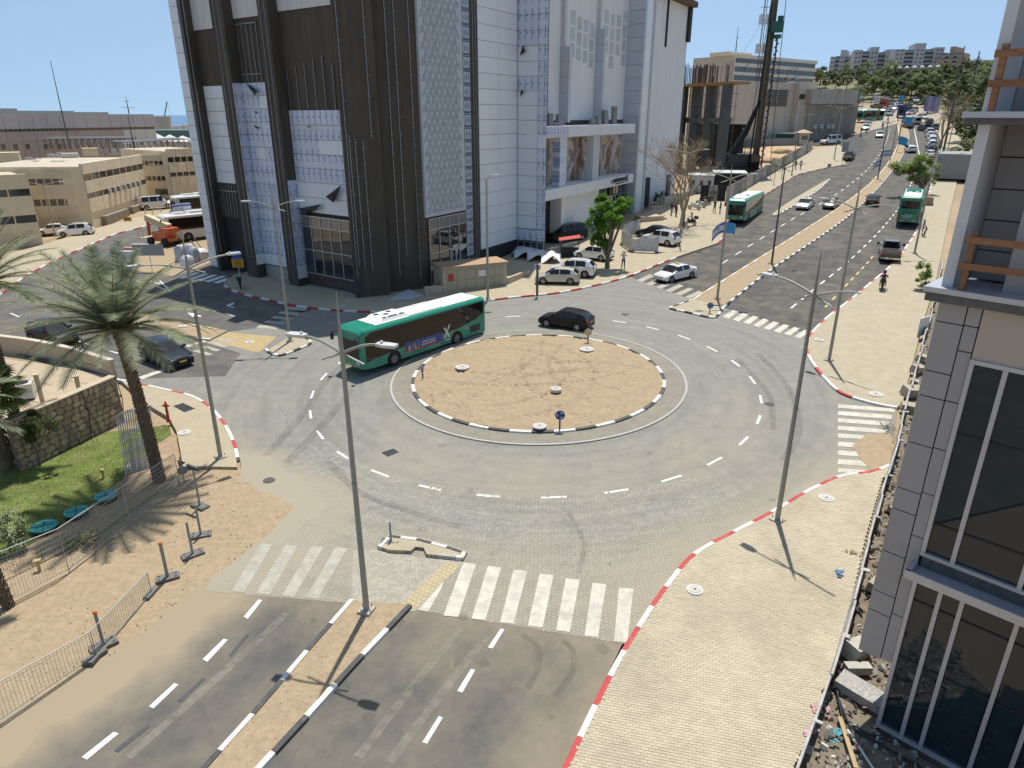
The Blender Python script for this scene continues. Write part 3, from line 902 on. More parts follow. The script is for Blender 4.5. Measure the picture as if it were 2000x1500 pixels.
def film_mat():
 m=mat('printed_film',(.64,.67,.76),.4,var=.06,vscale=.8,rand=.05)
 nt=m.node_tree;L=nt.links.new
 b=nt.nodes['Principled BSDF'];base=b.inputs['Base Color'].links[0].from_socket
 uv=nd(nt,'ShaderNodeUVMap');sx=nd(nt,'ShaderNodeSeparateXYZ');L(uv.outputs[0],sx.inputs[0])
 def mth(op,a,bb=None):
  n=nd(nt,'ShaderNodeMath',operation=op)
  for i,q in enumerate((a,bb)):
   if q is None:continue
   if isinstance(q,(int,float)):n.inputs[i].default_value=q
   else:L(q,n.inputs[i])
  return n.outputs[0]
 u=mth('FRACT',mth('MULTIPLY',sx.outputs[0],1/.78))
 v=mth('FRACT',mth('MULTIPLY',sx.outputs[1],1/1.62))
 vin=mth('MULTIPLY',mth('GREATER_THAN',v,.14),mth('LESS_THAN',v,.86))
 nz=nd(nt,'ShaderNodeTexNoise');nz.inputs['Scale'].default_value=1;nz.inputs['Detail'].default_value=1
 mp=nd(nt,'ShaderNodeMapping');mp.inputs['Scale'].default_value=(7,11,1);L(uv.outputs[0],mp.inputs[0]);L(mp.outputs[0],nz.inputs['Vector'])
 col1=mth('MULTIPLY',mth('LESS_THAN',mth('ABSOLUTE',mth('SUBTRACT',u,.30)),.10),mth('GREATER_THAN',nz.outputs[0],.41))
 col2=mth('MULTIPLY',mth('LESS_THAN',mth('ABSOLUTE',mth('SUBTRACT',u,.62)),.05),mth('GREATER_THAN',nz.outputs[0],.56))
 du=mth('MULTIPLY',mth('SUBTRACT',u,.58),.78);dv=mth('MULTIPLY',mth('SUBTRACT',v,.5),1.62)
 dot=mth('LESS_THAN',mth('ADD',mth('MULTIPLY',du,du),mth('MULTIPLY',dv,dv)),.011)
 ink=mth('MULTIPLY',mth('MULTIPLY',mth('MAXIMUM',mth('MAXIMUM',col1,mth('MULTIPLY',col2,.5)),dot),vin),.6)
 mx=nd(nt,'ShaderNodeMix',data_type='RGBA');L(ink,mx.inputs['Factor']);L(base,mx.inputs[6]);mx.inputs[7].default_value=(.05,.12,.36,1)
 L(mx.outputs[2],b.inputs['Base Color'])
 return m
m_film=film_mat()
LP=FP(G(602,557),(-.81,.585))
S0=G(838,562)
RP=FP(S0,(.5,.866))
C1=G(720,577);C2=G(829,566)
FPL=FP(C1,(C2-C1))
ZT=34.0
mall=thing('unfinished_building','tall unfinished shopping building with dark coated walls, blue printed film panels and white cladding','building',(LP.A.x,LP.A.y,T(LP.A.x,LP.A.y)))
def wpart(mb,name,m,par=None,smooth=False):
 return mb.build(name,m,par or mall,world=True,smooth=smooth)
fold=RP.P(1010,300);fold.z=0;FD=V((.866,-.5,0))
def on_ray_from(p,d,px,py=300):
 """point on the plan line p + t d that lies behind image column px at row py"""
 r=ray(px,py);a=(p.x-0,p.y-0)
 den=d.x*r.y-d.y*r.x
 t=-(a[0]*r.y-a[1]*r.x)/den
 return V((p.x+d.x*t,p.y+d.y*t,0))
K=on_ray_from(fold,FD,1066)
STEP=FP((fold.x,fold.y),FD)
KP=FP((K.x,K.y),(.5,.866))
REC=2.6
E0=KP.P(1256,300,-.4);E1=KP.P(1327,250,-.4)
def wall_body():
 lp0=LP.P(377,300);lc=LP.pt(LP.sz(684,430)[0],0)
 pts=[lp0,LP.pt(0,0),lc,C1+FPL.n*0,C2,RP.pt(0,0),fold,fold+(K-fold)*.98]
 w0=KP.pt(.3,0,-REC);w1=KP.pt(KP.sz(1256,300)[0],0,-REC)
 pts+=[KP.pt(.3,0,-.02),w0,w1,KP.pt(KP.sz(1256,300)[0],0,-.45),V((E1.x,E1.y,0))-KP.n*.05]
 back=[V((E1.x,E1.y,0))-KP.n*30,V((lp0.x,lp0.y,0))-LP.n*22+V((4,14,0))]
 mb=MB();mb.prism([(p.x,p.y)for p in pts+back],-2,ZT)
 wpart(mb,'wall',m_dark)
wall_body()
def grid(F,s0,s1,z0,z1,nc,nr,m,name='panel',off=.06,th=.06,gap=.018,miss=(),alt=None,alts=()):
 for r in range(nr):
  for c in range(nc):
   if(c,r)in miss:continue
   a,b=lerp(s0,s1,c/nc),lerp(s0,s1,(c+1)/nc);e,f=lerp(z1,z0,(r+1)/nr),lerp(z1,z0,r/nr)
   mb=MB();j=random.uniform(0,.012)
   F.box(mb,min(a,b)+gap,max(a,b)-gap,e+gap,f-gap,off,off+th+j)
   mm=alt if(c,r)in alts else m
   o=wpart(mb,name if mm is not m_film else 'film_panel',mm)
   if mm is m_film:F.uv(o)
def rect(F,px0,py0,px1,py1,off=0.0):
 s0,z1=F.sz(px0,py0,off);s1,z0=F.sz(px1,py1,off);return s0,s1,z0,z1
FIN=1.15
LP1=FP(LP.pt(0,0,FIN),LP.d)
def fin(pxl,pxr,row,z1=ZT,zb=None):
 a=LP.sz(pxl,row,FIN)[0];b=LP.sz(pxr,row,FIN)[0]
 mb=MB();LP.box(mb,min(a,b),max(a,b),zb if zb is not None else 0.2,z1,-.1,FIN);wpart(mb,'fin',m_dark);return a,b
fin(392,397,300);f2=fin(452,472,300);f3=fin(530,549,250);
s0,z1=LP.sz(341,20);s1=LP.sz(388,300)[0]
grid(LP,LP.sz(377,300,.1)[0],LP.sz(392,300,.1)[0],1.0,ZT,1,24,m_acm,off=.1)
a,b,z0,z1=rect(LP,404,168,448,272);a=LP.sz(408,230,0)[0];b=LP.sz(444,230,0)[0];z1=LP.sz(410,168)[1];zm=LP.sz(430,266)[1];z0=LP.sz(440,357)[1]
grid(LP,a,b,zm,z1,2,4,m_acm);grid(LP,a,b-abs(b-a)*.0-1.0,z0,zm,2,4,m_acm)
zb=LP.sz(400,58)[1]
grid(LP,LP.sz(386,100)[0],LP.sz(424,100)[0],zb,ZT,3,3,m_board,name='board')
gz=LP.sz(450,425)[1]
mb=MB();LP.box(mb,a+.4,b-1.0,.2,gz,.02,.05);wpart(mb,'garage_opening',m_black)
for k in range(8):
 s=lerp(a,b-1.0,(k+.5)/8);mb=MB();LP.box(mb,s-.04,s+.04,gz+random.uniform(0,.5),z0-.2,.05,.14);wpart(mb,'rail',m_rail)
mb=MB();LP.box(mb,b-.6,a+.2,LP.sz(440,373)[1],LP.sz(440,373)[1]+.12,.14,.2);wpart(mb,'rail',m_rail)
a=f2[1]-.0;b=LP.sz(536,300)[0];z1=LP.sz(480,162)[1];z0=LP.sz(530,516)[1]
rows=15
grid(LP,a,b,z0,z1,3,rows,m_film,alt=m_acm,alts={(2,1),(0,14),(1,14),(2,14),(1,5)})
RET=FP(LP.pt(a,0,0),LP.n)
def ret_plane(s):
 f=FP(LP.pt(s,0,0),LP.n)
 if f.n.dot(-LP.d)<0:f.n=-f.n
 return f
r2=ret_plane(f2[1]);grid(r2,0,FIN,z0,z1,1,rows,m_film,off=.01,alt=m_acm,alts={(0,14)})
zb=LP.sz(470,36)[1]
grid(LP,LP.sz(446,30)[0],LP.sz(508,30)[0],zb,ZT,3,3,m_board,name='board')
for k in range(5):
 s=lerp(a,b,(k+.5)/5);mb=MB();LP.box(mb,s-.035,s+.035,z1,LP.sz(480,42)[1],.05,.12);wpart(mb,'rail',m_rail)
for row in(45,145):
 z=LP.sz(490,row)[1];mb=MB();LP.box(mb,min(a,b)+.4,max(a,b)-.2,z-.05,z+.05,.12,.17);wpart(mb,'rail',m_rail)
mb=MB();LP.box(mb,min(a,b),max(a,b),.3,z0-.1,0,.12);wpart(mb,'plinth',m_conc)
a=f3[1];b=LP.sz(678,300)[0];z1=LP.sz(600,215)[1];zm=LP.sz(610,356)[1];z0=LP.sz(640,418)[1]
grid(LP,a,b,zm,z1,2,5,m_film,alt=m_acm,alts={(1,2),(0,2)}-{(0,2)})
grid(LP,a,b,z0,zm,2,2,m_acm)
r3=ret_plane(f3[1]);zb3=LP.sz(600,535)[1]
grid(r3,0,FIN,zb3-.3,LP.sz(570,350)[1],1,7,m_film,off=.01,alt=m_acm,alts={(0,6)})
zt=LP.sz(600,16)[1]
grid(LP,LP.sz(538,10)[0],LP.sz(650,10)[0],zt,ZT,4,2,m_board,name='board')
for k in range(6):
 s=lerp(a,b,(k+.3)/6);mb=MB();LP.box(mb,s-.035,s+.035,z1,LP.sz(600,135-6*k%25)[1],.05,.12);wpart(mb,'rail',m_rail)
def curtain(F,s0,s1,zs,ncol,mats,off=.08):
 """zs: transom heights from top; mats per row"""
 for r in range(len(zs)-1):
  for c in range(ncol):
   a,b=lerp(s0,s1,c/ncol),lerp(s0,s1,(c+1)/ncol)
   mb=MB();F.box(mb,min(a,b)+.03,max(a,b)-.03,zs[r+1]+.03,zs[r]-.03,off-.03,off);wpart(mb,'pane',mats[r])
 for c in range(ncol+1):
  s=lerp(s0,s1,c/ncol);mb=MB();F.box(mb,s-.035,s+.035,zs[-1],zs[0],off-.02,off+.07);wpart(mb,'mullion',m_mulion)
 for z in zs:
  mb=MB();F.box(mb,min(s0,s1),max(s0,s1),z-.035,z+.035,off-.01,off+.075);wpart(mb,'transom',m_mulion)
sa,sb=LP.sz(598,500)[0],LP.sz(690,500)[0]
zs=[LP.sz(640,y)[1]for y in(426,447,492,538)]
curtain(LP,sa,sb,zs,5,[m_gl2,m_gl,m_gl])
mb=MB();LP.box(mb,min(a,b),max(a,b),zs[0]+.05,z0-.06,.02,.06);wpart(mb,'soffit_gap',m_black)
m_foil=mat('black_foil',(.022,.022,.024),.55,var=.2)
def flap(F,pts,off=.22,name='torn_foil'):
 mb=MB();P=[F.P(x,y,off+o)for x,y,o in pts]
 n=len(P);c=sum(P,V((0,0,0)))/n+F.n*.25
 mb.add(P+[c]+[p-F.n*.03 for p in P],[(i,(i+1)%n,n)for i in range(n)]+[tuple(range(n+1,2*n+1))])
 wpart(mb,name,m_foil)
flap(LP,[(636,384,0),(667,361,.5),(651,396,.3)])
flap(LP,[(584,407,0),(626,399,.3),(618,409,.4),(592,421,.3)])
flap(LP,[(481,163,0),(502,177,.4),(498,187,.3)])
flap(LP,[(482,346,0),(491,350,.2),(487,356,.2)])
flap(LP,[(500,217,0),(505,222,.2),(496,219,.2)])
flap(LP,[(495,244,0),(507,250,.2),(504,252,.2)])
flap(LP,[(598,246,0),(608,247,.3),(604,249,.3)])
pa=FPL.sz(664,200,1.0)[0];pb=FPL.sz(738,200,1.0)[0]
mb=MB();FPL.box(mb,pa,pb,-.5,ZT,-2.5,1.0);wpart(mb,'pilaster',m_dark)
for(px,row,y0,y1,off)in((662,100,-60,545,1.0),(684,300,265,520,1.0),(697,320,270,525,1.0),(712,320,275,530,1.0),(728,300,-60,270,1.0),(755,100,-60,540,0),(772,100,-60,500,0),(800,100,-60,545,0),(812,350,260,530,0),(740,330,275,540,0)):
 s=FPL.sz(px,row,off)[0];z1=FPL.sz(px,y0,off)[1];z0=FPL.sz(px+20,y1,off)[1]
 mb=MB();FPL.box(mb,s-.035,s+.035,max(z0,1.9),min(z1,ZT),off,off+.09);wpart(mb,'rail',m_rail)
 mb=MB();z=max(z0,1.9)+.5
 while z<min(z1,ZT):
  FPL.box(mb,s+.035,s+.16,z,z+.06,off,off+.10);z+=random.uniform(1.3,1.6)
 o=wpart(mb,'brackets',m_rail);o['kind']='stuff'
p,q=FPL.P(736,275,.15),FPL.P(727,355,.15);mb=MB();mb.bar(p,q,.07);wpart(mb,'rail',m_rail)
for fx in((452,472,300),(530,549,250),(391,407,300)):
 for t in(.3,.75):
  s=LP.sz(lerp(fx[0],fx[1],t),fx[2],FIN)[0];mb=MB();LP.box(mb,s-.03,s+.03,3.5,ZT-3*t,FIN,FIN+.08);wpart(mb,'rail',m_rail)
s0,s1=RP.sz(823,200,.3)[0],RP.sz(905,200,.3)[0];zb=RP.sz(875,417,.3)[1]
mb=MB();RP.box(mb,s0,s1,zb,ZT,.02,.3);scr=wpart(mb,'pierced_panel',m_screen)
SW=(s1-s0-.5)/7.0;SH=SW*.72;r=0;z=zb+.2;scl=[]
while z<ZT-.3:
 for c in range(8):
  s=s0+.15+(c+(.5 if r%2 else 0))*SW
  if s+SW>s1-.12:continue
  scl.append((s,z))
 z+=SH;r+=1
me_s=None
def scale_mb(mb,s,z):
 n=7;outer=[(s+SW/2+SW*.44*math.cos(math.pi*k/n),z+SH*.2+SH*.98*math.sin(math.pi*k/n))for k in range(n+1)]
 inner=[(s+SW/2+SW*.16*math.cos(math.pi*k/n),z+SH*.05+SH*.25*math.sin(math.pi*k/n))for k in range(n+1)]
 A=[RP.pt(p,q,.33)for p,q in outer];B=[RP.pt(p,q,.305)for p,q in inner];C=[RP.pt(p,q,.30)for p,q in outer]
 N=n+1
 mb.add(A+B+C,[(i,i+1,N+i+1,N+i)for i in range(n)]+[(2*N+i,2*N+i+1,i+1,i)for i in range(n)])
scl.sort(key=lambda q:q[1])
mb=MB()
for i,(s,z)in enumerate(scl):
 if i<296:
  m1=MB();scale_mb(m1,s,z);wpart(m1,'scale',m_hole)
 else:
  scale_mb(mb,s,z)
if mb.v:
 o=wpart(mb,'scales',m_hole);o['kind']='stuff'
s0,s1=RP.sz(906,200,.15)[0],RP.sz(919,200,.15)[0]
m_bd=mat('grey_print_board',(.40,.45,.53),.5,var=.12,vscale=2)
m_navy=mat('navy_ink',(.02,.03,.07),.6,var=.1)
zt,zz=ZT,RP.sz(915,500,.15)[1];n=24
for k in range(n):
 a,b=lerp(zt,zz,k/n),lerp(zt,zz,(k+1)/n)
 mb=MB();RP.box(mb,s0,s1,b+.03,a-.03,.05,.15);bd=wpart(mb,'board',m_bd)
 mb=MB();h=a-b
 RP.box(mb,s0+.05,s1-.05,a-h*.12,a-h*.05,.15,.157);RP.box(mb,s0+.05,s1-.05,a-h*.24,a-h*.17,.15,.157)
 for q in range(3):
  RP.box(mb,s0+.25+q*.3,s0+.33+q*.3,b+h*.2,b+h*(.5+.1*(q%2)),.15,.156)
 wpart(mb,'print_mark',m_navy)
for px in(924,929):
 s=RP.sz(px,200,0)[0];mb=MB();RP.box(mb,s-.035,s+.035,2.5,ZT,0,.1);wpart(mb,'rail',m_rail)
s0,s1=RP.sz(840,500,.1)[0],RP.sz(914,480,.1)[0]
zs=[RP.sz(875,y,.1)[1]for y in(421,442,487,545)]
curtain(RP,s0,s1,zs,4,[m_gl2,m_gl,m_gl],off=.1)
ds=lerp(s0,s1,.52);mb=MB()
for a,b in((0,.1),(.75,.85),(1.5,1.6)):RP.box(mb,ds+a,ds+b,1.4,zs[2]-.1,.17,.24)
RP.box(mb,ds,ds+1.6,zs[2]-.2,zs[2]-.08,.17,.24);wpart(mb,'door_frame',m_board)
s0,s1=RP.sz(935,200,.1)[0],RP.sz(1010,200,.1)[0];zb=RP.sz(970,479,.1)[1];nr=21
grid(RP,s0,s1-.02,zb,ZT,2,nr,m_acm,off=.04)
L=(K-fold).length
zb2=STEP.sz(1035,447,.1)[1];nr2=nr-1
white={(0,r)for r in range(nr2)}-{(0,r)for r in(5,6,7,8,11)}
film_rows={(0,r)for r in(4,5,6,7,10)}
mid=L*.72
for r in range(nr2):
 z1,z0=lerp(ZT,zb2,r/nr2),lerp(ZT,zb2,(r+1)/nr2)
 grid(STEP,.04,mid,z0,z1,1,1,m_film if ZT-(r+1)*(ZT-zb2)/nr2>STEP.sz(1030,110)[1]or STEP.sz(1030,187)[1]-.5<z0<STEP.sz(1030,165)[1]else m_acm,off=.04)
 grid(STEP,mid,L+.08,z0,z1,1,1,m_acm if STEP.sz(1050,288)[1]<z1<STEP.sz(1050,262)[1]else m_film,off=.04)
grid(STEP,.04,L+.1,STEP.sz(1035,470,.1)[1],zb2-.05,2,1,m_film,off=.06)
flap(STEP,[(1015,109,.1),(1021,88,.1),(1026,100,.5)],.15);flap(STEP,[(1016,189,.1),(1019,174,.1),(1022,180,.4)],.15)
curtain(STEP,.2,L,[STEP.sz(1035,472)[1],STEP.sz(1035,500)[1]],4,[m_gl],off=.1)
mb=MB();RP.box(mb,RP.sz(938,450)[0],RP.sz(1008,450)[0],.6,zb-.05,0,.05);wpart(mb,'plinth',m_black)
WP=FP(KP.pt(0,0,-REC),KP.d)
sE=KP.sz(1256,300)[0]
mb=MB();WP.box(mb,.2,sE,KP.sz(1150,235,0)[1],ZT,.0,.06);wpart(mb,'insulation_wall',m_ins)
m_grey_ins=mat('blue_grey_insulation_board',(.50,.55,.58),.6,var=.12,vscale=1.5,rand=.06)
for(xa,xb,ya,yb)in((1114,1160,15,125),(1180,1222,8,130)):
 a,b,z0,z1=rect(WP,xa,ya,xb,yb,.1);
 for c in range(4):
  z=z1+random.uniform(-1,0)
  while z>z0+1:
   h=random.uniform(1.3,1.6)
   mb=MB();WP.box(mb,lerp(a,b,(c+.15)/4),lerp(a,b,(c+.85)/4),z-h,z,.06,.085);wpart(mb,'insulation_board',m_grey_ins);z-=h+.25
def rec_fin(pxl,pxr,row,ytop,zb=None):
 s=WP.sz(pxl,row,0)[0];z1=WP.sz(pxl,ytop,.6)[1];z0=zb if zb is not None else KP.sz(pxl,240)[1]
 e=on_ray_from(WP.pt(s,0),WP.n,pxr,row);dep=(V((e.x,e.y,0))-V(WP.pt(s,0))).dot(WP.n)
 dep=max(.6,min(REC-.1,dep))
 mb=MB();WP.box(mb,s,s+.5,z0-.5,ZT,.06,dep*.45);wpart(mb,'fin_frame',m_board)
 n=max(3,int((z1-z0)/1.6))
 f=FP(WP.pt(s,0),WP.n)
 if f.n.dot(-WP.d)<0:f.n=-f.n
 for k in range(n):
  a,b=lerp(z0,z1,k/n),lerp(z0,z1,(k+1)/n)
  mb=MB();WP.box(mb,s-.08,s+.55,a+.018,b-.018,.08,dep);wpart(mb,'fin_panel',m_acm2)
 return s,dep
rec_fin(1093,1112,150,88);rec_fin(1161,1178,150,53);rec_fin(1218,1252,200,-200,2.0)
mb=MB();KP.box(mb,KP.sz(1249,250,-.1)[0],KP.sz(1262,250,-.1)[0],.5,ZT,-.6,-.1);wpart(mb,'pier_front',m_acm)
def canopy(yt0,yb0,xl,xr,name,th=None):
 sl=-.05;sr=KP.sz(xr,(yt0+yb0)/2,.1)[0];z1=KP.sz(xl,yt0,.1)[1];z0=KP.sz(xl,yb0,.1)[1]
 mb=MB();KP.box(mb,sl,sr,z0,z1,-REC+.05,.1);return wpart(mb,name,m_ins),sl,sr,z0,z1
_,sl,sr,uz0,uz1=canopy(247,270,1067,1240,'upper_canopy')
_,sl,sr2,lz0,lz1=canopy(372,393,1067,1235,'lower_canopy')
o=MB();KP.box(o,sl,sl+5.5,uz0+.05,uz1-.05,.1,.13);o=wpart(o,'film_panel',m_film);KP.uv(o)
for k,px in enumerate((1090,1155)):
 s=KP.sz(px,320,-.5)[0];mb=MB();KP.box(mb,s,s+1.5,lz1,uz0,-1.2,-.3);c=wpart(mb,'column',m_acm2 if k else m_film)
 if not k:KP.uv(c)
def mural_mat(name,seed):
 m=mat(name,(.5,.4,.32),.6,var=0)
 nt=m.node_tree;L_=nt.links.new;b=nt.nodes['Principled BSDF']
 geo=[n for n in nt.nodes if n.type=='NEW_GEOMETRY'][0]
 mp=nd(nt,'ShaderNodeMapping');mp.inputs['Location'].default_value=(seed,seed*.7,0);mp.inputs['Scale'].default_value=(.45,.45,.35);L_(geo.outputs['Position'],mp.inputs[0])
 nz=nd(nt,'ShaderNodeTexNoise');nz.inputs['Scale'].default_value=.9;nz.inputs['Detail'].default_value=7;nz.inputs['Distortion'].default_value=.5;L_(mp.outputs[0],nz.inputs['Vector'])
 cr=nd(nt,'ShaderNodeValToRGB');cr.color_ramp.interpolation='LINEAR'
 el=cr.color_ramp.elements;el[0].color=(.05,.03,.025,1);el[1].position=.40;el[1].color=(.26,.12,.075,1)
 for p,c in((.47,(.45,.36,.30)),(.52,(.62,.58,.53)),(.58,(.33,.20,.15)),(.64,(.18,.25,.33))):
  e=el.new(p);e.color=(*c,1)
 L_(nz.outputs[0],cr.inputs[0]);L_(cr.outputs[0],b.inputs['Base Color'])
 return m
for i,(xa,xb)in enumerate(((1069,1092),(1110,1155),(1172,1212))):
 a=WP.sz(xa,320,.2)[0];b=WP.sz(xb,320,.2)[0]
 mb=MB();WP.box(mb,a,b,lz1+.05,uz0-.3,.08,.14);wpart(mb,'mural_print',mural_mat('interior_picture_%d'%i,3.1*i))
mb=MB();WP.box(mb,.3,WP.sz(1216,320)[0],lz1,uz0,.0,.07);wpart(mb,'parapet_wall',m_ins)
sg=KP.sz(1193,362,.12)[0];zc=(lz0+lz1)/2
m_sign=mat('sign_navy',(.015,.015,.03),.5,var=0)
sw=KP.sz(1226,352,.12)[0]-sg
mb=MB()
def sgb(a,b,c,d,mi=0):KP.box(mb,sg+a*sw,sg+b*sw,lz0+c*(lz1-lz0),lz0+d*(lz1-lz0),.10,.17)
sgb(0,.14,.62,.72);sgb(0,.14,.40,.50);sgb(.16,.20,.34,.84)
x=.23
while x<.8:
 w=random.uniform(.035,.06);sgb(x,x+w,.42,.78 if random.random()<.8 else.9);sgb(x+w*.3,x+w+.012,.70,.80);x+=w+.018
x=.26
while x<.78:
 sgb(x,x+.03,.18,.30);x+=.042
sgb(.86,.90,.25,.95);sgb(.90,1.0,.86,.95);sgb(.90,1.0,.25,.34);sgb(.97,1.0,.34,.86);sgb(.90,.97,.56,.64)
wpart(mb,'shop_sign',m_sign)
mb=MB();KP.box(mb,.3,KP.sz(1096,430,-1.0)[0],.8,lz0-.05,-REC,-REC+.08);wpart(mb,'doorway',m_black)
mb=MB();KP.box(mb,KP.sz(1096,430,-1.0)[0],KP.sz(1168,420,-1.0)[0],2.0,lz0,-REC,-1.0);wpart(mb,'ground_floor_wall',m_ins)
curtain(KP,KP.sz(1172,400,-1.4)[0],KP.sz(1228,380,-1.4)[0],[lz0,lz0-1.6,2.6],6,[m_gl,m_gl],off=-1.4)
FE=FP((E0.x,E0.y),KP.d)
le=FE.sz(1327,250,0)[0]
mb=MB();FE.box(mb,0,le,0,FE.sz(1320,4)[1],-.2,.08);wpart(mb,'end_wall',m_ins)
mb=MB();FE.box(mb,le-.9,le+.4,FE.sz(1325,78)[1],ZT,.08,.5);wpart(mb,'steel_bracket',m_black);mb=MB();FE.box(mb,le*.35,le*.35+.35,FE.sz(1290,90)[1],ZT-1,.08,.3);wpart(mb,'steel_bracket',m_black)
mb=MB();FE.box(mb,le*.02,le*.16,1,FE.sz(1270,345)[1],.08,.5);wpart(mb,'end_opening',m_black)
mb=MB();FE.box(mb,le*.70,le*.80,1,FE.sz(1300,342)[1],.08,.35);wpart(mb,'steel_post',mat('dark_concrete',(.14,.14,.14),.8))
mb=MB();FE.box(mb,0,le+.5,FE.sz(1320,4)[1]+.02,FE.sz(1320,-8)[1],-1,1.2);wpart(mb,'formwork_edge',mat('brown_formwork',(.12,.07,.04),.8,var=.3))
mb=MB();FE.box(mb,0,.12,0,ZT,.08,.6);wpart(mb,'edge_strip',m_acm)
m_stone=mat('grey_facing_stone',(.22,.225,.23),.8,var=.2)
labs=['dark leaning slab in the pile at the near end of the upper canopy','pale flat slab on the pile at the near end of the upper canopy','tilted slab at the inner side of the near pile on the upper canopy','low pale slab in the far pile on the upper canopy','grey slab beside the low pale one in the far pile on the upper canopy','big leaning grey slab in the far pile on the upper canopy','tallest upright slab at the far end of the upper canopy']
for i,(px,row,w,h,tilt)in enumerate(((1072,236,1.0,1.3,.1),(1080,242,1.6,.4,.15),(1092,236,1.2,1.2,-.2),(1155,240,1.4,.7,.3),(1168,238,1.3,1.0,-.3),(1183,233,1.1,1.7,-.25),(1199,230,1.2,2.2,-.1))):
 p=KP.pt(KP.sz(px,row,-.8)[0],uz1,-.8)
 mb=MB();a=KP.d*w;b=-KP.n*.35;c=V((0,0,h))+KP.d*tilt*h
 mb.ob(p,a,b,c)
 tag(mb.build('stone_slab',m_stone,at=p),labs[i],'stone slab','slabs left on the canopy')
# ================================================================ other buildings
m_beige=mat('beige_render',(.76,.64,.45),.85,var=.08,vscale=.4,rand=.05,spots=.3,dcol=(.42,.33,.22))
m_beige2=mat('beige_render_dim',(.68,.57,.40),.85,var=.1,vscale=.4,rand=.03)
m_win=glass('window_glass',(.03,.034,.036),.08)
m_pink=mat('pinkish_cladding',(.40,.34,.31),.7,var=.05,vscale=.3,rand=.03)
m_lilac=mat('pale_cladding',(.47,.45,.455),.6,var=.05,vscale=.3,rand=.03)
m_ltgrey=mat('light_grey_paint',(.58,.58,.56),.6,var=.08)
m_steel=mat('dark_steel',(.10,.10,.10),.6,.3,var=.2)
m_hstone=mat('hall_stone',(.56,.49,.41),.85,var=.10,vscale=.5,stretch=(2,2,.3),rand=.03)
m_rough=mat('streaked_concrete',(.44,.40,.35),.9,var=.2,vscale=.6,stretch=(3,3,.25),spots=.3,dcol=(.2,.18,.15))
m_roofsand=mat('roof_felt',(.50,.43,.32),.9,var=.12,vscale=.5)
m_ac=mat('ac_unit_grey',(.50,.50,.47),.5,var=.05)
def rows_from(F,px,rows,off=0.0):
 return[F.sz(px,y,off)[1]for y in rows]
def band_wing(root,F,s0,s1,zs,kinds,mband,npan,nwin,zbase,ztop,depth=12,proj=.12,roof=True):
 """storeys as alternating spandrel bands ('b') and window strips ('w'); panels, panes and mullions are parts"""
 mb=MB();F.box(mb,s0,s1,zbase,ztop-.5,-depth,0);mb.build('wall',mband,root,world=True)
 if roof:
  mb=MB();F.box(mb,s0+.2,s1-.2,ztop-.49,ztop-.40,-depth+.2,-.3);mb.build('roof',m_roofsand,root,world=True)
 for(z1,z0),k in zip(zip(zs,zs[1:]),kinds):
  if k=='b':
   for i in range(npan):
    a,b=lerp(s0,s1,i/npan),lerp(s0,s1,(i+1)/npan)
    mb=MB();F.box(mb,a+.05,b-.05,z0,z1,-.3,proj);mb.build('panel',mband,root,world=True)
  elif k=='w':
   for i in range(nwin):
    a,b=lerp(s0,s1,i/nwin),lerp(s0,s1,(i+1)/nwin)
    mb=MB();F.box(mb,a+.08,b-.08,z0,z1,0,.04);mb.build('window',m_win,root,world=True)
    mb=MB();F.box(mb,b-.08,b+.08,z0,z1,0,.09);mb.build('mullion',mband,root,world=True)
def bld(name,label,p):
 return thing(name,label,'building',(p.x,p.y,T(p.x,p.y)))
# --- beige office building, middle one
A=G(172,452);B=G(290,399)
F=FP(A,B-A)
b1=bld('office_building','beige three storey office building with panelled window bands, nearest the palm and the white minibus',A)
sA,sB=F.sz(158,330)[0],F.sz(280,315)[0]
zs=rows_from(F,215,(311,331,344,367,378,404));sA=F.sz(172,390)[0];sB=F.sz(287,370)[0]
band_wing(b1,F,sA,sB,zs,'bwbwb',m_beige,5,9,T(A.x,A.y)-.5,zs[0],16)
P2=G(70,480);LF=FP(F.pt(sA,0,-3.5),V((.86,.18,0)))
sl0,sl1=LF.sz(62,380)[0],LF.sz(172,390)[0]
zs2=rows_from(LF,100,(334,349,361,389,402,426))
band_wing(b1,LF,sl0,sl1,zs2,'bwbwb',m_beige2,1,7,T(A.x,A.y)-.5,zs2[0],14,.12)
m_rubble=brick_mat('stone_cladding',(.33,.28,.21),(.25,.21,.16),(.13,.11,.09),.55,.22,spots=.3)
for a,b in((.12,.50),(.58,.80)):
 mb=MB();F.box(mb,lerp(sA,sB,a),lerp(sA,sB,b),T(A.x,A.y)-.5,zs[5]-.9,0,.8);mb.build('stone_wall',m_rubble,b1,world=True)
for i in range(5):
 s=lerp(sl0,sl1,.18+i*.16);mb=MB();LF.box(mb,s,s+1.0,zs2[5]-2.6,zs2[5]-1.3,.02,.5);mb.build('air_conditioner',m_ac,b1,world=True)
for i in range(7):
 s=lerp(sA,sB,.3+i*.09);mb=MB();F.box(mb,s,s+.8,zs[4]+.05,zs[4]+.75,.0,.35);mb.build('air_conditioner',m_ac,b1,world=True)
# --- left one, mostly behind the palms
A2=G(-60,520);F2=FP(G(62,478),V((.70,.62,0)))
b2=bld('office_building','beige office building at the left edge behind the palm crowns',V((F2.A.x,F2.A.y,0)))
s1=F2.sz(66,400)[0];z=rows_from(F2,40,(340,369,383,421,436,455))
band_wing(b2,F2,s1-22,s1,z,'bwbwb',m_beige,5,9,0,z[0],14,.12)
mb=MB();F2.box(mb,s1-9,s1-5,z[0]-.4,z[0]+2.6,-6,-3.2);mb.build('roof_tank_screen',m_steel,b2,world=True)
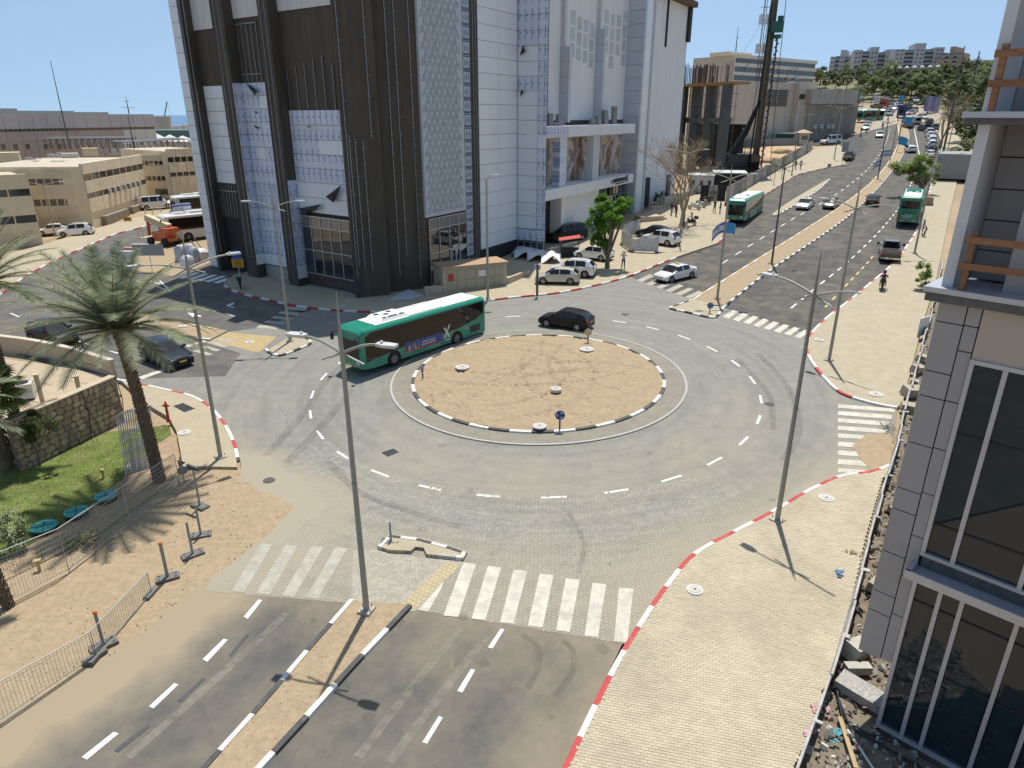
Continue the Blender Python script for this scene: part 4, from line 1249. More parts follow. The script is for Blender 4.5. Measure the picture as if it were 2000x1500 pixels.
# --- right one, next to the mall
A3=G(330,396);F3=FP(A3,V((.62,.78,0)))
b3=bld('office_building','beige office building with curved wing half hidden by the unfinished tower',A3)
s0,s1=F3.sz(330,330)[0],F3.sz(388,330)[0]+4;z=rows_from(F3,355,(290,306,316,336,344,360))
band_wing(b3,F3,s0,s1,z,'bwbwb',m_beige,6,8,0,z[0],18)
L3=FP(F3.pt(s0,0,-2.0),V((.98,.05,0)))
sl0,sl1=L3.sz(268,340)[0],L3.sz(332,340)[0];z=rows_from(L3,300,(302,314,323,344,353,366))
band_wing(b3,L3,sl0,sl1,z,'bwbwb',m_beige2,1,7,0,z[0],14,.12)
mb=MB();L3.box(mb,L3.sz(305,380)[0],L3.sz(334,380)[0],L3.sz(320,380)[1],L3.sz(320,369)[1],.02,.1);mb.build('shopfront',m_win,b3,world=True)
roofz=LF.sz(100,334)[1]-.4
for i,(px,row)in enumerate(((58,318),(66,322),(73,325),(78,319),(100,310),(110,312),(118,307),(125,313),(133,312),(149,310),(108,325),(122,325),(224,300))):
 d=ray(px,row);t=(roofz+.2-CAMZ)/d.z if d.z<-1e-4 else 0
 p=CAM+d*t;p.z=roofz
 mb=MB();mb.box(p,(1.1,.8,1.0),.4);mb.box(p+V((0,0,1.0)),(.8,.6,.08),.4)
 tag(mb.build('roof_condenser',m_ac,at=p),'grey air conditioning condenser on the beige office roof','air conditioner','condensers on the beige office roof')
m_tank=mat('roof_tank_white',(.62,.60,.55),.6,var=.1)
for i,(px,row,w,h,lab)in enumerate(((20,322,3.2,2.0,'low stair house on the roof of the left beige office'),(140,318,2.2,1.6,'small service box on the roof near the corner of the beige office'),(178,303,2.6,1.4,'pale service box on the roof of the middle beige office'),(250,297,1.6,1.8,'upright white box at the far end of the beige office roof'))):
 d=ray(px,row);p=CAM+d*((roofz+.1-CAMZ)/d.z)if d.z<-.01 else at_depth(px,row,120);p.z=roofz;mb=MB();mb.box(p,(w,w*.7,h),.5);mb.box(p+V((0,0,h)),(w+.2,w*.7+.2,.1),.5)
 tag(mb.build('roof_box',m_tank if i%2 else m_beige,at=p),lab,'roof box','boxes on the beige office roofs')
def truss(name,label,p,q,h,w=4,n=14):
 root=thing(name,label,'steel frame',(p.x,p.y,p.z))
 dv=(q-p);nn=V((-dv.y,dv.x,0)).normalized()*w
 for i in range(n+1):
  a=p+dv*(i/n);mb=MB();mb.bar(a,a+V((0,0,h)),.12);mb.bar(a+nn,a+nn+V((0,0,h*1.15)),.12);mb.build('post',m_steel,root,world=True)
 for i in range(n):
  a,b=p+dv*(i/n),p+dv*((i+1)/n);mb=MB();mb.bar(a if i%2 else a+V((0,0,h)),b+V((0,0,h))if i%2 else b,.1);mb.build('brace',m_steel,root,world=True)
 mb=MB();e=V((0,0,h));mb.ob(p+e,dv,nn+V((0,0,h*.15)),V((0,0,.12)));mb.build('panel_deck',m_steel,root,world=True)
def at_z(px,py,z):
 d=ray(px,py);return CAM+d*((z-CAMZ)/d.z)
zr=L3.sz(300,302)[1]
truss('roof_frame','long dark steel frame with panels on the roof of the beige office',at_z(90,291,zr-1.0),at_z(262,289,zr-1.0),2.2)
truss('roof_frame','dark steel frame on the roof of the office beside the tower',at_z(252,298,zr-.5),at_z(372,288,zr-.5),1.8,n=10)
# --- long pale shopping centre behind
pL,pR=at_depth(-40,300,165),at_depth(302,300,205)
FD2=FP(pL,pR-pL)
b4=bld('shopping_centre','long low pinkish shopping centre with a dark window ribbon behind the beige offices',pL)
s1=FD2.sz(304,260)[0];smid=FD2.sz(246,260)[0]
zt,zw1,zw0,zj=FD2.sz(200,223)[1],FD2.sz(200,249)[1],FD2.sz(200,254)[1],FD2.sz(200,272)[1]
mb=MB();FD2.box(mb,0,s1,-3,zt-.6,-60,0);mb.build('wall',m_pink,b4,world=True)
for i in range(14):
 a,b=lerp(0,s1,i/14),lerp(0,s1,(i+1)/14);mm=m_lilac
 mb=MB();FD2.box(mb,a+.04,b-.04,zw1,zt,0,.5);mb.build('panel',mm,b4,world=True)
 for(e,f)in((zj,zw0),(-2,zj-.05)):
  mb=MB();FD2.box(mb,a+.04,b-.04,e,f,0,.22);mb.build('panel',m_pink if i<11 else m_ltgrey,b4,world=True)
for i in range(44):
 a,b=lerp(0,s1,i/44),lerp(0,s1,(i+1)/44);mb=MB();FD2.box(mb,a+.15,b-.15,zw0+.02,zw1-.02,0,.1);mb.build('window',m_win,b4,world=True)
for px in(2,26,50,86,112):
 s,z=FD2.sz(px,287,.2);mb=MB();FD2.box(mb,s,s+1.0,z-.6,z+.6,.2,.26);mb.build('window',m_win,b4,world=True)
for(a,b,h)in((.0,.30,1.3),(.12,.62,.8),(.62,.9,.55)):
 mb=MB();FD2.box(mb,a*s1,b*s1,zt-.6,zt+h,-22-20*a,-6-10*a);mb.build('roof_plant',mat('faded_green_roof',(.36,.38,.34),.8,var=.2),b4,world=True)
# --- round tank, green roofed sheds, tent roof, crane and masts far left
p=at_depth(318,240,330);mb=MB();mb.cyl((p.x,p.y,-12),3.6,p.z+12+2.2,28,r2=3.6);mb.cyl((p.x,p.y,p.z+2.2),3.8,.5,28)
tag(mb.build('round_tower',m_hstone,at=(p.x,p.y,-12),smooth=True),'round pale drum building in front of the sea','building')
p=at_depth(352,256,300);mb=MB();mb.box((p.x+8,p.y,-14),(46,20,p.z+14.5))
tag(mb.build('low_shed',mat('green_metal',(.10,.17,.16),.6,var=.15),at=(p.x,p.y,-14)),'low dark green shed below the strip of sea','building')
p=at_depth(350,268,250);mb=MB()
for i in range(6):
 a=p+V((i*4.4-12,0,-1-.1*i));mb.add([a+V((-2.6,-4,0)),a+V((2.6,-4,0)),a+V((2.6,4,0)),a+V((-2.6,4,0)),a+V((0,0,2.6-.25*i))],[(0,1,4),(1,2,4),(2,3,4),(3,0,4),(3,2,1,0)])
mb.box(p+V((0,0,-20)),(26,6,18.8))
tag(mb.build('tent_roof',m_ltgrey,at=p),'white peaked tent roof beside the dark tower far left','tent roof')
for i,(px,row,w)in enumerate(((346,246,3),(352,245,4),(358,243,3),(363,244,4),(369,243,4))):
 p=at_depth(px,row,480);mb=MB();mb.box((p.x,p.y+3*i,-30),(w+3,6,p.z+30));tag(mb.build('far_house',m_ltgrey,at=(p.x,p.y,-30)),'tiny far house on the shore beside the dark tower','house','far houses on the shore')
p=at_depth(321,229,340);mb=MB();mb.bar(p,p+V((2.4,0,6.6)),.35);mb.bar(p+V((2.4,0,6.6)),p+V((3.2,0,0)),.05)
tag(mb.build('crane_jib',m_steel,at=p),'small crane jib sticking up before the sea','crane')
def mast(px,row0,row1,y,label,arms=(),r=.10):
 p=at_depth(px,row0,y);h=height_at(p,row1)
 mb=MB();mb.tube([p,p+V((0,0,h*.4)),p+V((0,0,h))],[r*1.4,r,r*.4],6)
 for t,w in arms:
  mb.bar(p+V((-w,0,h*t)),p+V((w,0,h*t)),r*.7)
 return tag(mb.build('antenna_mast',m_steel,at=p),label,'antenna')
mast(137,292,118,118,'tall thin whip antenna rising from the beige office roof')
mast(252,222,188,215,'short antenna with crossbars on the shopping centre roof',((.35,1.8),(.7,.8)),.14)
mast(262,290,225,120,'thin antenna stayed by struts on the office roof',((.3,.6),))
# --- concrete frame being built right of the mall
m_wet=mat('fresh_concrete',(.125,.13,.13),.9,var=.25,vscale=.5,stretch=(2,2,.4))
m_rust=mat('rebar',(.13,.10,.085),.8,var=.2)
m_ply=mat('formwork_ply',(.36,.21,.08),.8,var=.25)
cf=G(1400,352);frame=thing('unfinished_concrete_building','concrete frame of a new building with rebar sticking up, right of the white end wall','building',cf)
cols=[(1400,352,150),(1375,330,150),(1345,320,150),(1330,315,150)]
tops=[]
for i,(px,row,_)in enumerate(((1410,344,0),(1381,335,0),(1354,330,0),(1326,330,0))):
 b=G(px,row);f=FP(b,V((.5,.866)));ztop=height_at(b,164)+b.z
 mb=MB();f.box(mb,-.3,2.2 if i else 1.6,b.z-1,ztop,-1.6,0);mb.build('column',m_wet,frame,world=True);tops.append((f,ztop,b))
 mb=MB()
 for k in range(9):
  q=f.pt(random.uniform(-.2,2.0),ztop,random.uniform(-1.4,-.2));mb.bar(q,q+V((random.uniform(-.06,.06),random.uniform(-.06,.06),3.4+random.uniform(-.5,.6))),.07)
 o=mb.build('rebar',m_rust,frame,world=True);o['kind']='stuff'
f,zt,b=tops[3]
ff,ft,fb=tops[0]
dv=V((ff.A.x-f.A.x,ff.A.y-f.A.y,0));FF=FP(f.A,dv);ln=dv.length
mb=MB();FF.box(mb,-3,ln+1.6,zt-.5,zt-.05,-3,.8);mb.build('formwork_deck',m_ply,frame,world=True)
mb=MB();FF.box(mb,-4,ln*.82,zt-7.2,zt-6.2,-3,-1.2);mb.build('beam',m_wet,frame,world=True)
mb=MB()
for k in range(34):
 s=-4+k*(ln+3)/34;q=FF.pt(s,zt-.4,random.uniform(-5,-1));mb.bar(q,q-V((0,0,zt-b.z-3)),.08)
for z in(2,4.2,6.4,8.6):
 mb.bar(FF.pt(-4,zt-z,-2.2),FF.pt(ln,zt-z,-2.2),.08)
o=mb.build('scaffold_props',mat('ochre_scaffold',(.24,.19,.09),.7,var=.3),frame,world=True);o['kind']='stuff'
mb=MB();
for k in range(90):
 q=FF.pt(random.uniform(-4,ln*.48),zt,random.uniform(-5,.2));mb.bar(q,q+V((random.uniform(-.08,.08),0,3.0+random.uniform(-.3,.6))),.075)
o=mb.build('rebar_cage',m_rust,frame,world=True);o['kind']='stuff'
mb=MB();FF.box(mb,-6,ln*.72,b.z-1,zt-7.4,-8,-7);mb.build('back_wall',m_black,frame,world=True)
# --- six storey office with window ribbons behind the rig
pA,pB=at_depth(1428,200,232),at_depth(1588,200,262)
FO=FP(pA,pB-pA)
b5=bld('ribbon_window_office','pale office block with long window ribbons behind the drilling rig',pA)
zz=rows_from(FO,1500,(111,118,127,134,144,150,160,166,176,184,193,202,212))
s1=FO.sz(1588,160)[0]
mb=MB();FO.box(mb,0,s1,8,zz[0]-.3,-16,0);mb.build('wall',m_hstone,b5,world=True)
for i in range(6):
 mb=MB();FO.box(mb,-.3,s1+.3,zz[2*i+1]if i else zz[1],zz[2*i],-.2,.45);mb.build('spandrel',mat('pale_stone',(.68,.64,.57),.8,var=.06),b5,world=True)
 for k in range(30):
  a,b=lerp(0,s1,k/30),lerp(0,s1,(k+1)/30);mb=MB();FO.box(mb,a+.12,b-.12,zz[2*i+2],zz[2*i+1],0,.06);mb.build('window',m_win,b5,world=True)
for k in range(16):
 i=k%4+1;s=random.uniform(.05,.95)*s1;mb=MB();FO.box(mb,s,s+1,zz[2*i]-1.2,zz[2*i]-.4,.45,.9);mb.build('air_conditioner',m_ac,b5,world=True)
z0=zz[0]-.3
mb=MB();a,b=FO.sz(1434,105)[0],FO.sz(1480,105)[0];FO.box(mb,a,b,z0,FO.sz(1440,100)[1],-9,-2);mb.build('roof_house',m_beige,b5,world=True)
mast(1437,100,52,236,'short antenna on the roof of the ribbon window office',((.55,.7),),.13)
# --- stone hall with two tall louvred windows, and its service wing
pA,pB=at_depth(1440,250,178),at_depth(1580,250,190)
FH=FP(pA,pB-pA)
b6=bld('stone_hall','windowless stone hall with two tall louvred windows behind the site',pA)
zt=FH.sz(1530,161)[1];zb=T(pA.x,pA.y)-1
sb_=FH.sz(1580,200)[0];s47=FH.sz(1466,200)[0]
mb=MB();FH.box(mb,s47,sb_,zb,zt,-22,0);mb.build('wall',m_hstone,b6,world=True)
mb=MB();a,b=FH.sz(1548,200)[0],FH.sz(1582,200)[0];FH.box(mb,a,b,zb,zt+.3,-3,1.6);mb.build('stair_tower',m_hstone,b6,world=True)
for(xa,xb)in((1500,1514),(1521,1535)):
 a,b,z0,z1=rect(FH,xa,175,xb,208,.05)
 mb=MB();FH.box(mb,a,b,z0,z1,-.1,.05);w=mb.build('window',m_win,b6,world=True)
 for k in range(7):
  z=lerp(z0,z1,(k+.5)/7);mb=MB();FH.box(mb,a,b,z-.12,z+.12,.05,.3);mb.build('louvre',m_steel,w,world=False)
a,b,z0,z1=rect(FH,1562,184,1571,194,1.65);mb=MB();FH.box(mb,a,b,z0,z1,1.6,1.68);mb.build('window',m_win,b6,world=True)
for o in list(bpy.data.objects):
 if o.name.startswith('louvre'):
  o.data.transform(Mx.Translation(-(b6.location)))
# --- ribbed concrete building with rounded top band
pA,pB=at_depth(1576,250,186),at_depth(1640,250,190)
FR=FP(pA,pB-pA)
b7=bld('ribbed_building','streaked concrete building with an overhanging rounded top band, left of the far road',pA)
zt,zm=FR.sz(1610,175)[1],FR.sz(1610,203)[1];zb=T(pA.x,pA.y)-1
sr=FR.sz(1640,240)[0]
C=FR.pt(sr,0);Wd=V((.62,.78,0))
SR=FP(C,Wd)
s2=SR.sz(1672,235)[0]
mb=MB();mb.prism([FR.pt(0,0,0),C,SR.pt(s2,0),SR.pt(s2,0)+V((-20,14,0)),FR.pt(0,0,-24)],zb,zm+.5);mb.build('wall',m_rough,b7,world=True)
mb=MB();mb.prism([FR.pt(-1,0,1.2),C-FR.d*2+FR.n*1.2,C+FR.n*.8+SR.n*.9,SR.pt(2,0,1.2),SR.pt(s2*.55,0,1.2),SR.pt(s2*.6,0)+V((-14,10,0)),FR.pt(-1,0,-20)],zm,zt);mb.build('top_band',m_rough,b7,world=True)
for k in range(16):
 s=lerp(.5,sr,k/16);mb=MB();FR.box(mb,s,s+.35,zb,zm,0,.35);mb.build('rib',m_rough,b7,world=True)
for k in range(9):
 s=lerp(.5,s2,k/9);mb=MB();SR.box(mb,s,s+.4,zb,zm,0,.35);mb.build('rib',m_rough,b7,world=True)
for px in(1590,1602,1616,1624):
 s,z=FR.sz(px,247,.4);mb=MB();FR.box(mb,s-.5,s+.5,z-.5,z+.5,.35,.9);mb.build('air_conditioner',m_ac,b7,world=True)
a,b,z0,z1=rect(FR,1624,232,1631,237,.4);mb=MB();FR.box(mb,a,b,z0,z1,.35,.45);mb.build('window',m_win,b7,world=True)
# --- apartment blocks on the ridge
m_apt=mat('grey_white_plaster',(.45,.465,.49),.8,var=.08,vscale=.15,rand=.02)
m_apt2=mat('grey_plaster',(.24,.25,.28),.8,var=.08,vscale=.15)
m_bal=mat('balcony_front',(.30,.33,.34),.6,var=.1)
def apartment(px0,px1,rt,rb,y,label,nf=8,m=m_apt,seed=0):
 rng=random.Random(seed)
 pa,pb=at_depth(px0,rb,y),at_depth(px1,rb,y-6);F=FP(pa,pb-pa);root=bld('apartment_block',label,pa)
 w=F.sz(px1,rb)[0];zt=F.sz(px0,rt)[1];zb=pa.z-10
 n=5;cuts=[0,.22,.40,.62,.80,1.0]
 for i in range(n):
  a,b=w*cuts[i],w*cuts[i+1];bal=i in(1,3);o=-1.6 if bal else(0 if i%2==0 else-.5)
  zz=zt+(2.2 if i in(2,)else(-.6 if bal else 0))+rng.uniform(-.4,.8)
  mb=MB();F.box(mb,a,b,zb,zz,-14,o);mb.build('wall',m_apt2 if bal else m,root,world=True)
  h=(zt-pa.z+4)/nf
  for k in range(nf):
   z=zt-(k+1)*h
   if bal:
    mb=MB();F.box(mb,a+.3,b-.3,z+1.0,z+h-.5,o,o+.06);mb.build('window',m_win,root,world=True)
    mb=MB();F.box(mb,a+.1,b-.1,z,z+.9,o,o+1.5);mb.build('balcony',m_bal,root,world=True)
   else:
    for t in(.22,.62):
     mb=MB();s=lerp(a,b,t);F.box(mb,s,s+(b-a)*.2,z+.7,z+h-.5,o,o+.06);mb.build('window',m_win,root,world=True)
apartment(1616,1662,110,152,395,'leftmost and lowest of the grey apartment blocks on the ridge',7,seed=1)
apartment(1660,1738,101,150,380,'grey apartment block with dark balconies in the middle of the ridge row',8,seed=2)
apartment(1740,1836,96,140,360,'widest grey apartment block at the right of the ridge row',8,seed=3)
apartment(1832,1872,103,135,350,'brown block under construction at the right end of the ridge row',6,mat('brown_block',(.36,.29,.24),.85,var=.15),seed=4)
pa,pb=at_depth(1731,148,318),at_depth(1832,144,306);F=FP(pa,pb-pa);root=bld('hotel','low ochre hotel with a row of white domes on its roof below the apartment blocks',pa)
w=F.sz(1832,144)[0];zt=pa.z+2.6
mb=MB();F.box(mb,0,w,pa.z-8,zt,-10,0);mb.build('wall',mat('ochre_plaster',(.42,.34,.20),.85,var=.12,vscale=.3),root,world=True)
for k in range(7):
 s=lerp(1,w-1,k/6);q=F.pt(s,zt,-3);mb=MB();mb.sphere(q,(1.0,1.0,1.1),8,5);mb.build('dome',m_ltgrey,root,world=True,smooth=True)
for k in range(18):
 s=lerp(1,w-2,k/17);mb=MB();F.box(mb,s,s+1.1,zt-2.4,zt-1.2,0,.06);mb.build('window',m_win,root,world=True)
for i,(px,row)in enumerate(((1880,132),(1888,128),(1896,131),(1904,126),(1912,128),(1920,122),(1927,118),(1893,122),(1908,118),(1600,146),(1610,148))):
 p=at_depth(px,row,420+10*(i%3));mb=MB();mb.box((p.x,p.y,p.z-12),(7,7,12+(i%2)));mb.box((p.x-1,p.y-3.55,p.z-2),(1.2,.1,1.2))
 tag(mb.build('hill_house',mat('pink_house_%d'%(i%2),((.44,.36,.31),(.5,.43,.36))[i%2],.85,var=.12),at=(p.x,p.y,p.z-12)),'small pinkish house in the cluster on the far hill','house','houses on the far hill')
# --- the clad tower at the right edge
RA0=G(1690,1280);kk=1.0
while kk>.7:
 RA=V((RA0.x*kk,RA0.y*kk,0));RTF=FP(RA,V((-1.045,1.074,0)))
 if RTF.sz(1713,1413)[1]>T(RA.x,RA.y)+.25:break
 kk-=.005
RTF.d=-RTF.d
tower=thing('clad_building','grey clad building under construction with dark glazing at the right edge','building',(RA.x,RA.y,T(RA.x,RA.y)))
def tp(mb,name,m,smooth=False):return mb.build(name,m,tower,world=True,smooth=smooth)
m_clad=mat('grey_cladding_panel',(.36,.335,.325),.42,var=.04,vscale=.4,rand=.03)
m_warm=mat('beige_cladding_panel',(.48,.40,.33),.42,var=.04,vscale=.4,rand=.02)
m_tgl=glass('blue_black_glass',(.013,.026,.036),.02);m_tgl.node_tree.nodes['Principled BSDF'].inputs['IOR'].default_value=1.38
m_frame=mat('pale_aluminium_frame',(.50,.50,.53),.4,.4,var=.04)
m_slab=mat('dark_slab_edge',(.12,.115,.11),.85,var=.3,vscale=3)
m_stucco=mat('white_stucco',(.62,.62,.63),.85,var=.05,vscale=.6)
m_timber=mat('timber',(.27,.125,.06),.75,var=.3,vscale=3,stretch=(1,1,6),rand=.15)
m_pit=mat('pit_earth',(.20,.165,.12),.95,var=.3,vscale=3,bump=.8,bscale=12)
W=26
def R_(px,py,off=0.0):return RTF.sz(px,py,off)
zbot=R_(1700,1276)[1];zsl1=R_(1830,585)[1];zsl0=R_(1826,556)[1]
e0=0.0
colw=R_(1757,1000)[0]
s_tall=[R_(1690,1280)[0],]
sA0=R_(1752,940)[0]
sA1=R_(1875,600)[0]if False else None
sC1=R_(1887,600)[0];sC2=R_(1908,610)[0]
sN=R_(1887,735)[0]
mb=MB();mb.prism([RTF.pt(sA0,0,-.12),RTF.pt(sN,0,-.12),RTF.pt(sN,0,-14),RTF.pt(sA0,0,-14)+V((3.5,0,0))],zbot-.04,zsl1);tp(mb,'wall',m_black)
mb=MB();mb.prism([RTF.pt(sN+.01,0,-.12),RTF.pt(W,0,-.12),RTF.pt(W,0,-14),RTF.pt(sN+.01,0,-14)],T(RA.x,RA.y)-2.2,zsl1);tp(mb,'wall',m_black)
cuts_px=[(1830,590),(1815,650),(1796,742),(1782,795),(1770,870),(1752,945),(1738,1020),(1722,1074),(1715,1160),(1700,1190),(1690,1276)]
sM=R_(1850,700)[0];sM=R_(1857,735)[0]
zrows=[R_(x,y)[1]for x,y in((1830,588),(1820,625),(1802,721),(1790,769),(1775,862),(1757,952),(1742,991),(1722,1073),(1703,1149),(1698,1188),(1685,1272))]
zrows=sorted(zrows,reverse=True)
def tgrid(a,b,zs,m,name='panel',off=0.0,gap=.014):
 for z1,z0 in zip(zs,zs[1:]):
  mb=MB();RTF.box(mb,a+gap,b-gap,z0+gap,z1-gap,-.1,off+random.uniform(0,.006));tp(mb,name,m)
tgrid(sA0,sM,zrows,m_clad)
sN=R_(1887,735)[0]
zr2=[zrows[0],R_(1880,635)[1],R_(1873,685)[1]]
z=zr2[-1];
while z-1.9>zbot:
 z-=1.25;zr2.append(z)
zr2.append(zbot);tgrid(sM,sN,zr2,m_clad)
zhead=R_(1895,705)[1]
cw=2.25;s=sN
while s<W:
 tgrid(s,min(s+cw,W),[zsl1,zhead],m_warm);s+=cw
zu0=R_(1795,1078)[1];zl1=R_(1790,1112)[1];zl0=R_(1712,1413)[1]
def tcurtain(s0,s1,zs,step,thick):
 k=0;s=s0
 ss=[]
 while s<s1:ss.append(s);s+=step[k%len(step)];k+=1
 ss.append(s1)
 for z1,z0 in zip(zs,zs[1:]):
  for a,b in zip(ss,ss[1:]):
   mb=MB();RTF.box(mb,a+.03,b-.03,z0+.03,z1-.03,-.10,-.06);tp(mb,'pane',m_tgl)
 for s in ss:
  mb=MB();RTF.box(mb,s-thick/2,s+thick/2,zs[-1],zs[0],-.1,.04);tp(mb,'mullion',m_frame)
 for i,z in enumerate(zs):
  big=i in(0,len(zs)-1)
  mb=MB();RTF.box(mb,s0-.05,s1,z-(.05 if big else.025),z+(.05 if big else.025),-.1,.05 if big else-.04);tp(mb,'transom',m_frame if big else m_black)
sW=sN+.05
mstep=R_(1957,735)[0]-sN
tcurtain(sW,W,[zhead,R_(1860,845)[1],R_(1815,1020)[1],zu0],[mstep,mstep*2.1,mstep*2.1],.10)
l1=R_(1843,1140)[0]-sW;l2=R_(1885,1160)[0]-R_(1843,1140)[0]
tcurtain(sW,W,[zl1-.05,R_(1778,1170)[1],R_(1750,1280)[1],zl0],[l1,l2,l1*1.9,l2*1.6],.10)
mb=MB();RTF.box(mb,sW-.1,W,zl1,zl1+.10,-.1,.55);RTF.box(mb,sW-.18,sW-.05,zl1-.02,zl1+.22,-.1,.56);RTF.box(mb,sW-.18,W,zl1-.02,zl1+.22,.5,.57);tp(mb,'ledge',m_frame)
mb=MB();RTF.box(mb,sW,W,zl1+.1,zu0-.05,-.1,-.05);tp(mb,'slab_edge',m_slab)
mb=MB();RTF.box(mb,sN+.1,W,zl0-2.2,zl0-.06,-.1,.0);tp(mb,'footing',mat('stained_footing',(.10,.08,.07),.9,var=.4,vscale=4,stretch=(3,3,.5)))
def slab(z0,z1,out=.25):
 mb=MB();RTF.box(mb,sA0-.25,W,z0,z1,-8,out);tp(mb,'slab',m_slab)
 mb=MB();RTF.box(mb,sA0-.30,W,z1,z1+.12,-1.2,out+.06);tp(mb,'slab_cap',m_frame)
slab(zsl1,zsl0-.12)
zc1=R_(1888,243)[1];zc0=R_(1888,218)[1]
slab(zc1,zc0-.12,.25)
sU=R_(1885,480)[0];sU1=R_(1900,500)[0]
mb=MB();a=R_(1868,430)[0];b=R_(1891,430)[0];RTF.box(mb,a,b,zsl0,zc1,-1.6,.0);tp(mb,'column',m_stucco)
mb=MB();a2=R_(1932,100)[0];b2=R_(1948,100)[0];RTF.box(mb,a,b,zc0,zc0+9,-1.6,0);tp(mb,'column',m_stucco)
for(z0,z1)in((zsl0,zc1),(zc0,zc0+9)):
 n=5;f=FP(RTF.pt(b,0,-1.4),RTF.d)
 for i in range(7):
  for k in range(n):
   mb=MB();p0=lerp(z0,z1,k/n);p1=lerp(z0,z1,(k+1)/n);s0=b+i*1.9
   RTF.box(mb,s0+.014,s0+1.886,p0+.014,p1-.014,-1.5,-1.38);tp(mb,'panel',m_clad)
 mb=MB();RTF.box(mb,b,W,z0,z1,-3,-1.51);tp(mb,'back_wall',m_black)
mb=MB();s0=R_(1975,480)[0];RTF.box(mb,s0,W,zsl0,zc1,-1.37,-.3);tp(mb,'column',m_clad)
def rail_set(z,spans,label,off=.15):
 root=thing('guard_rail',label,'guard rail',RTF.pt(spans[0][0],z,off))
 for s in sorted(set([q for sp in spans for q in sp[:2]])):
  mb=MB();RTF.box(mb,s-.06,s+.06,z,z+spans[0][2],off-.06,off+.04);mb.build('post',m_timber,root,world=True)
 for(a,b,h)in spans:
  for t in(.42,.86):
   mb=MB();RTF.box(mb,a-.15,b+.2,z+h*t-.07,z+h*t+.07,off+.045,off+.085);mb.build('rail',m_timber,root,world=True)
g0=R_(1892,520)[0];g1=R_(1990,560)[0]
rail_set(zsl0,[(g0,g1+1.5,height_at(RTF.pt(g0,zsl0,.15),452)),(g1+1.5,g1+4,1.6)],'timber guard rail on the lower open floor of the clad building')
g0=R_(1945,190)[0]
rail_set(zc0,[(g0,g0+3.2,height_at(RTF.pt(g0,zc0,.15),85)),(g0+3.2,g0+6,2.0)],'timber guard rail on the upper open floor of the clad building')
# ================================================================ vehicles
m_tyre=mat('tyre_rubber',(.018,.018,.018),.85,var=.1)
m_rim=mat('wheel_rim',(.45,.45,.46),.35,.8,var=.05)
m_cglass=glass('car_glass',(.008,.009,.011),.03)
m_cglass.node_tree.nodes['Principled BSDF'].inputs['IOR'].default_value=1.45
m_under=mat('underbody',(.01,.01,.01),.9,var=0)
m_trim=mat('black_trim',(.02,.02,.021),.5,var=.05)
m_head=mat('headlight',(.62,.64,.66),.12,.2,var=0)
m_tail=mat('tail_light',(.36,.012,.012),.2,var=0)
m_plate=mat('yellow_number_plate',(.72,.5,.05),.5,var=0)
m_chrome=mat('chrome',(.6,.6,.6),.15,.9,var=0)
def paint(name,c,metal=.15,rough=.22):
 m=mat(name,c,rough,metal,var=0.04,vscale=.6)
 b=m.node_tree.nodes['Principled BSDF']
 b.inputs['Coat Weight'].default_value=.35;b.inputs['Coat Roughness'].default_value=.05
 return m
P_BODY=paint('car_paint',(.6,.6,.6))
P={k:paint(k+'_car_paint',c,*((.0,.3)if max(c)<.07 else()))for k,c in dict(white=(.78,.78,.77),black=(.012,.012,.013),navy=(.02,.025,.035),silver=(.55,.52,.45),grey=(.17,.165,.15),plum=(.045,.038,.04),darkgrey=(.06,.062,.065),red=(.4,.03,.03),blue=(.04,.08,.25),midsilver=(.42,.43,.44),brown=(.10,.075,.06),olive=(.14,.15,.12)).items()}
for k in('black','plum','navy'):
 b=P[k].node_tree.nodes['Principled BSDF'];b.inputs['Coat Weight'].default_value=.12;b.inputs['Specular IOR Level'].default_value=.25
def interp(pts,x):
 if x<=pts[0][0]:return pts[0][1]
 for(a,b),(c,d)in zip(pts,pts[1:]):
  if x<=c:return b+(d-b)*(x-a)/(c-a)
 return pts[-1][1]
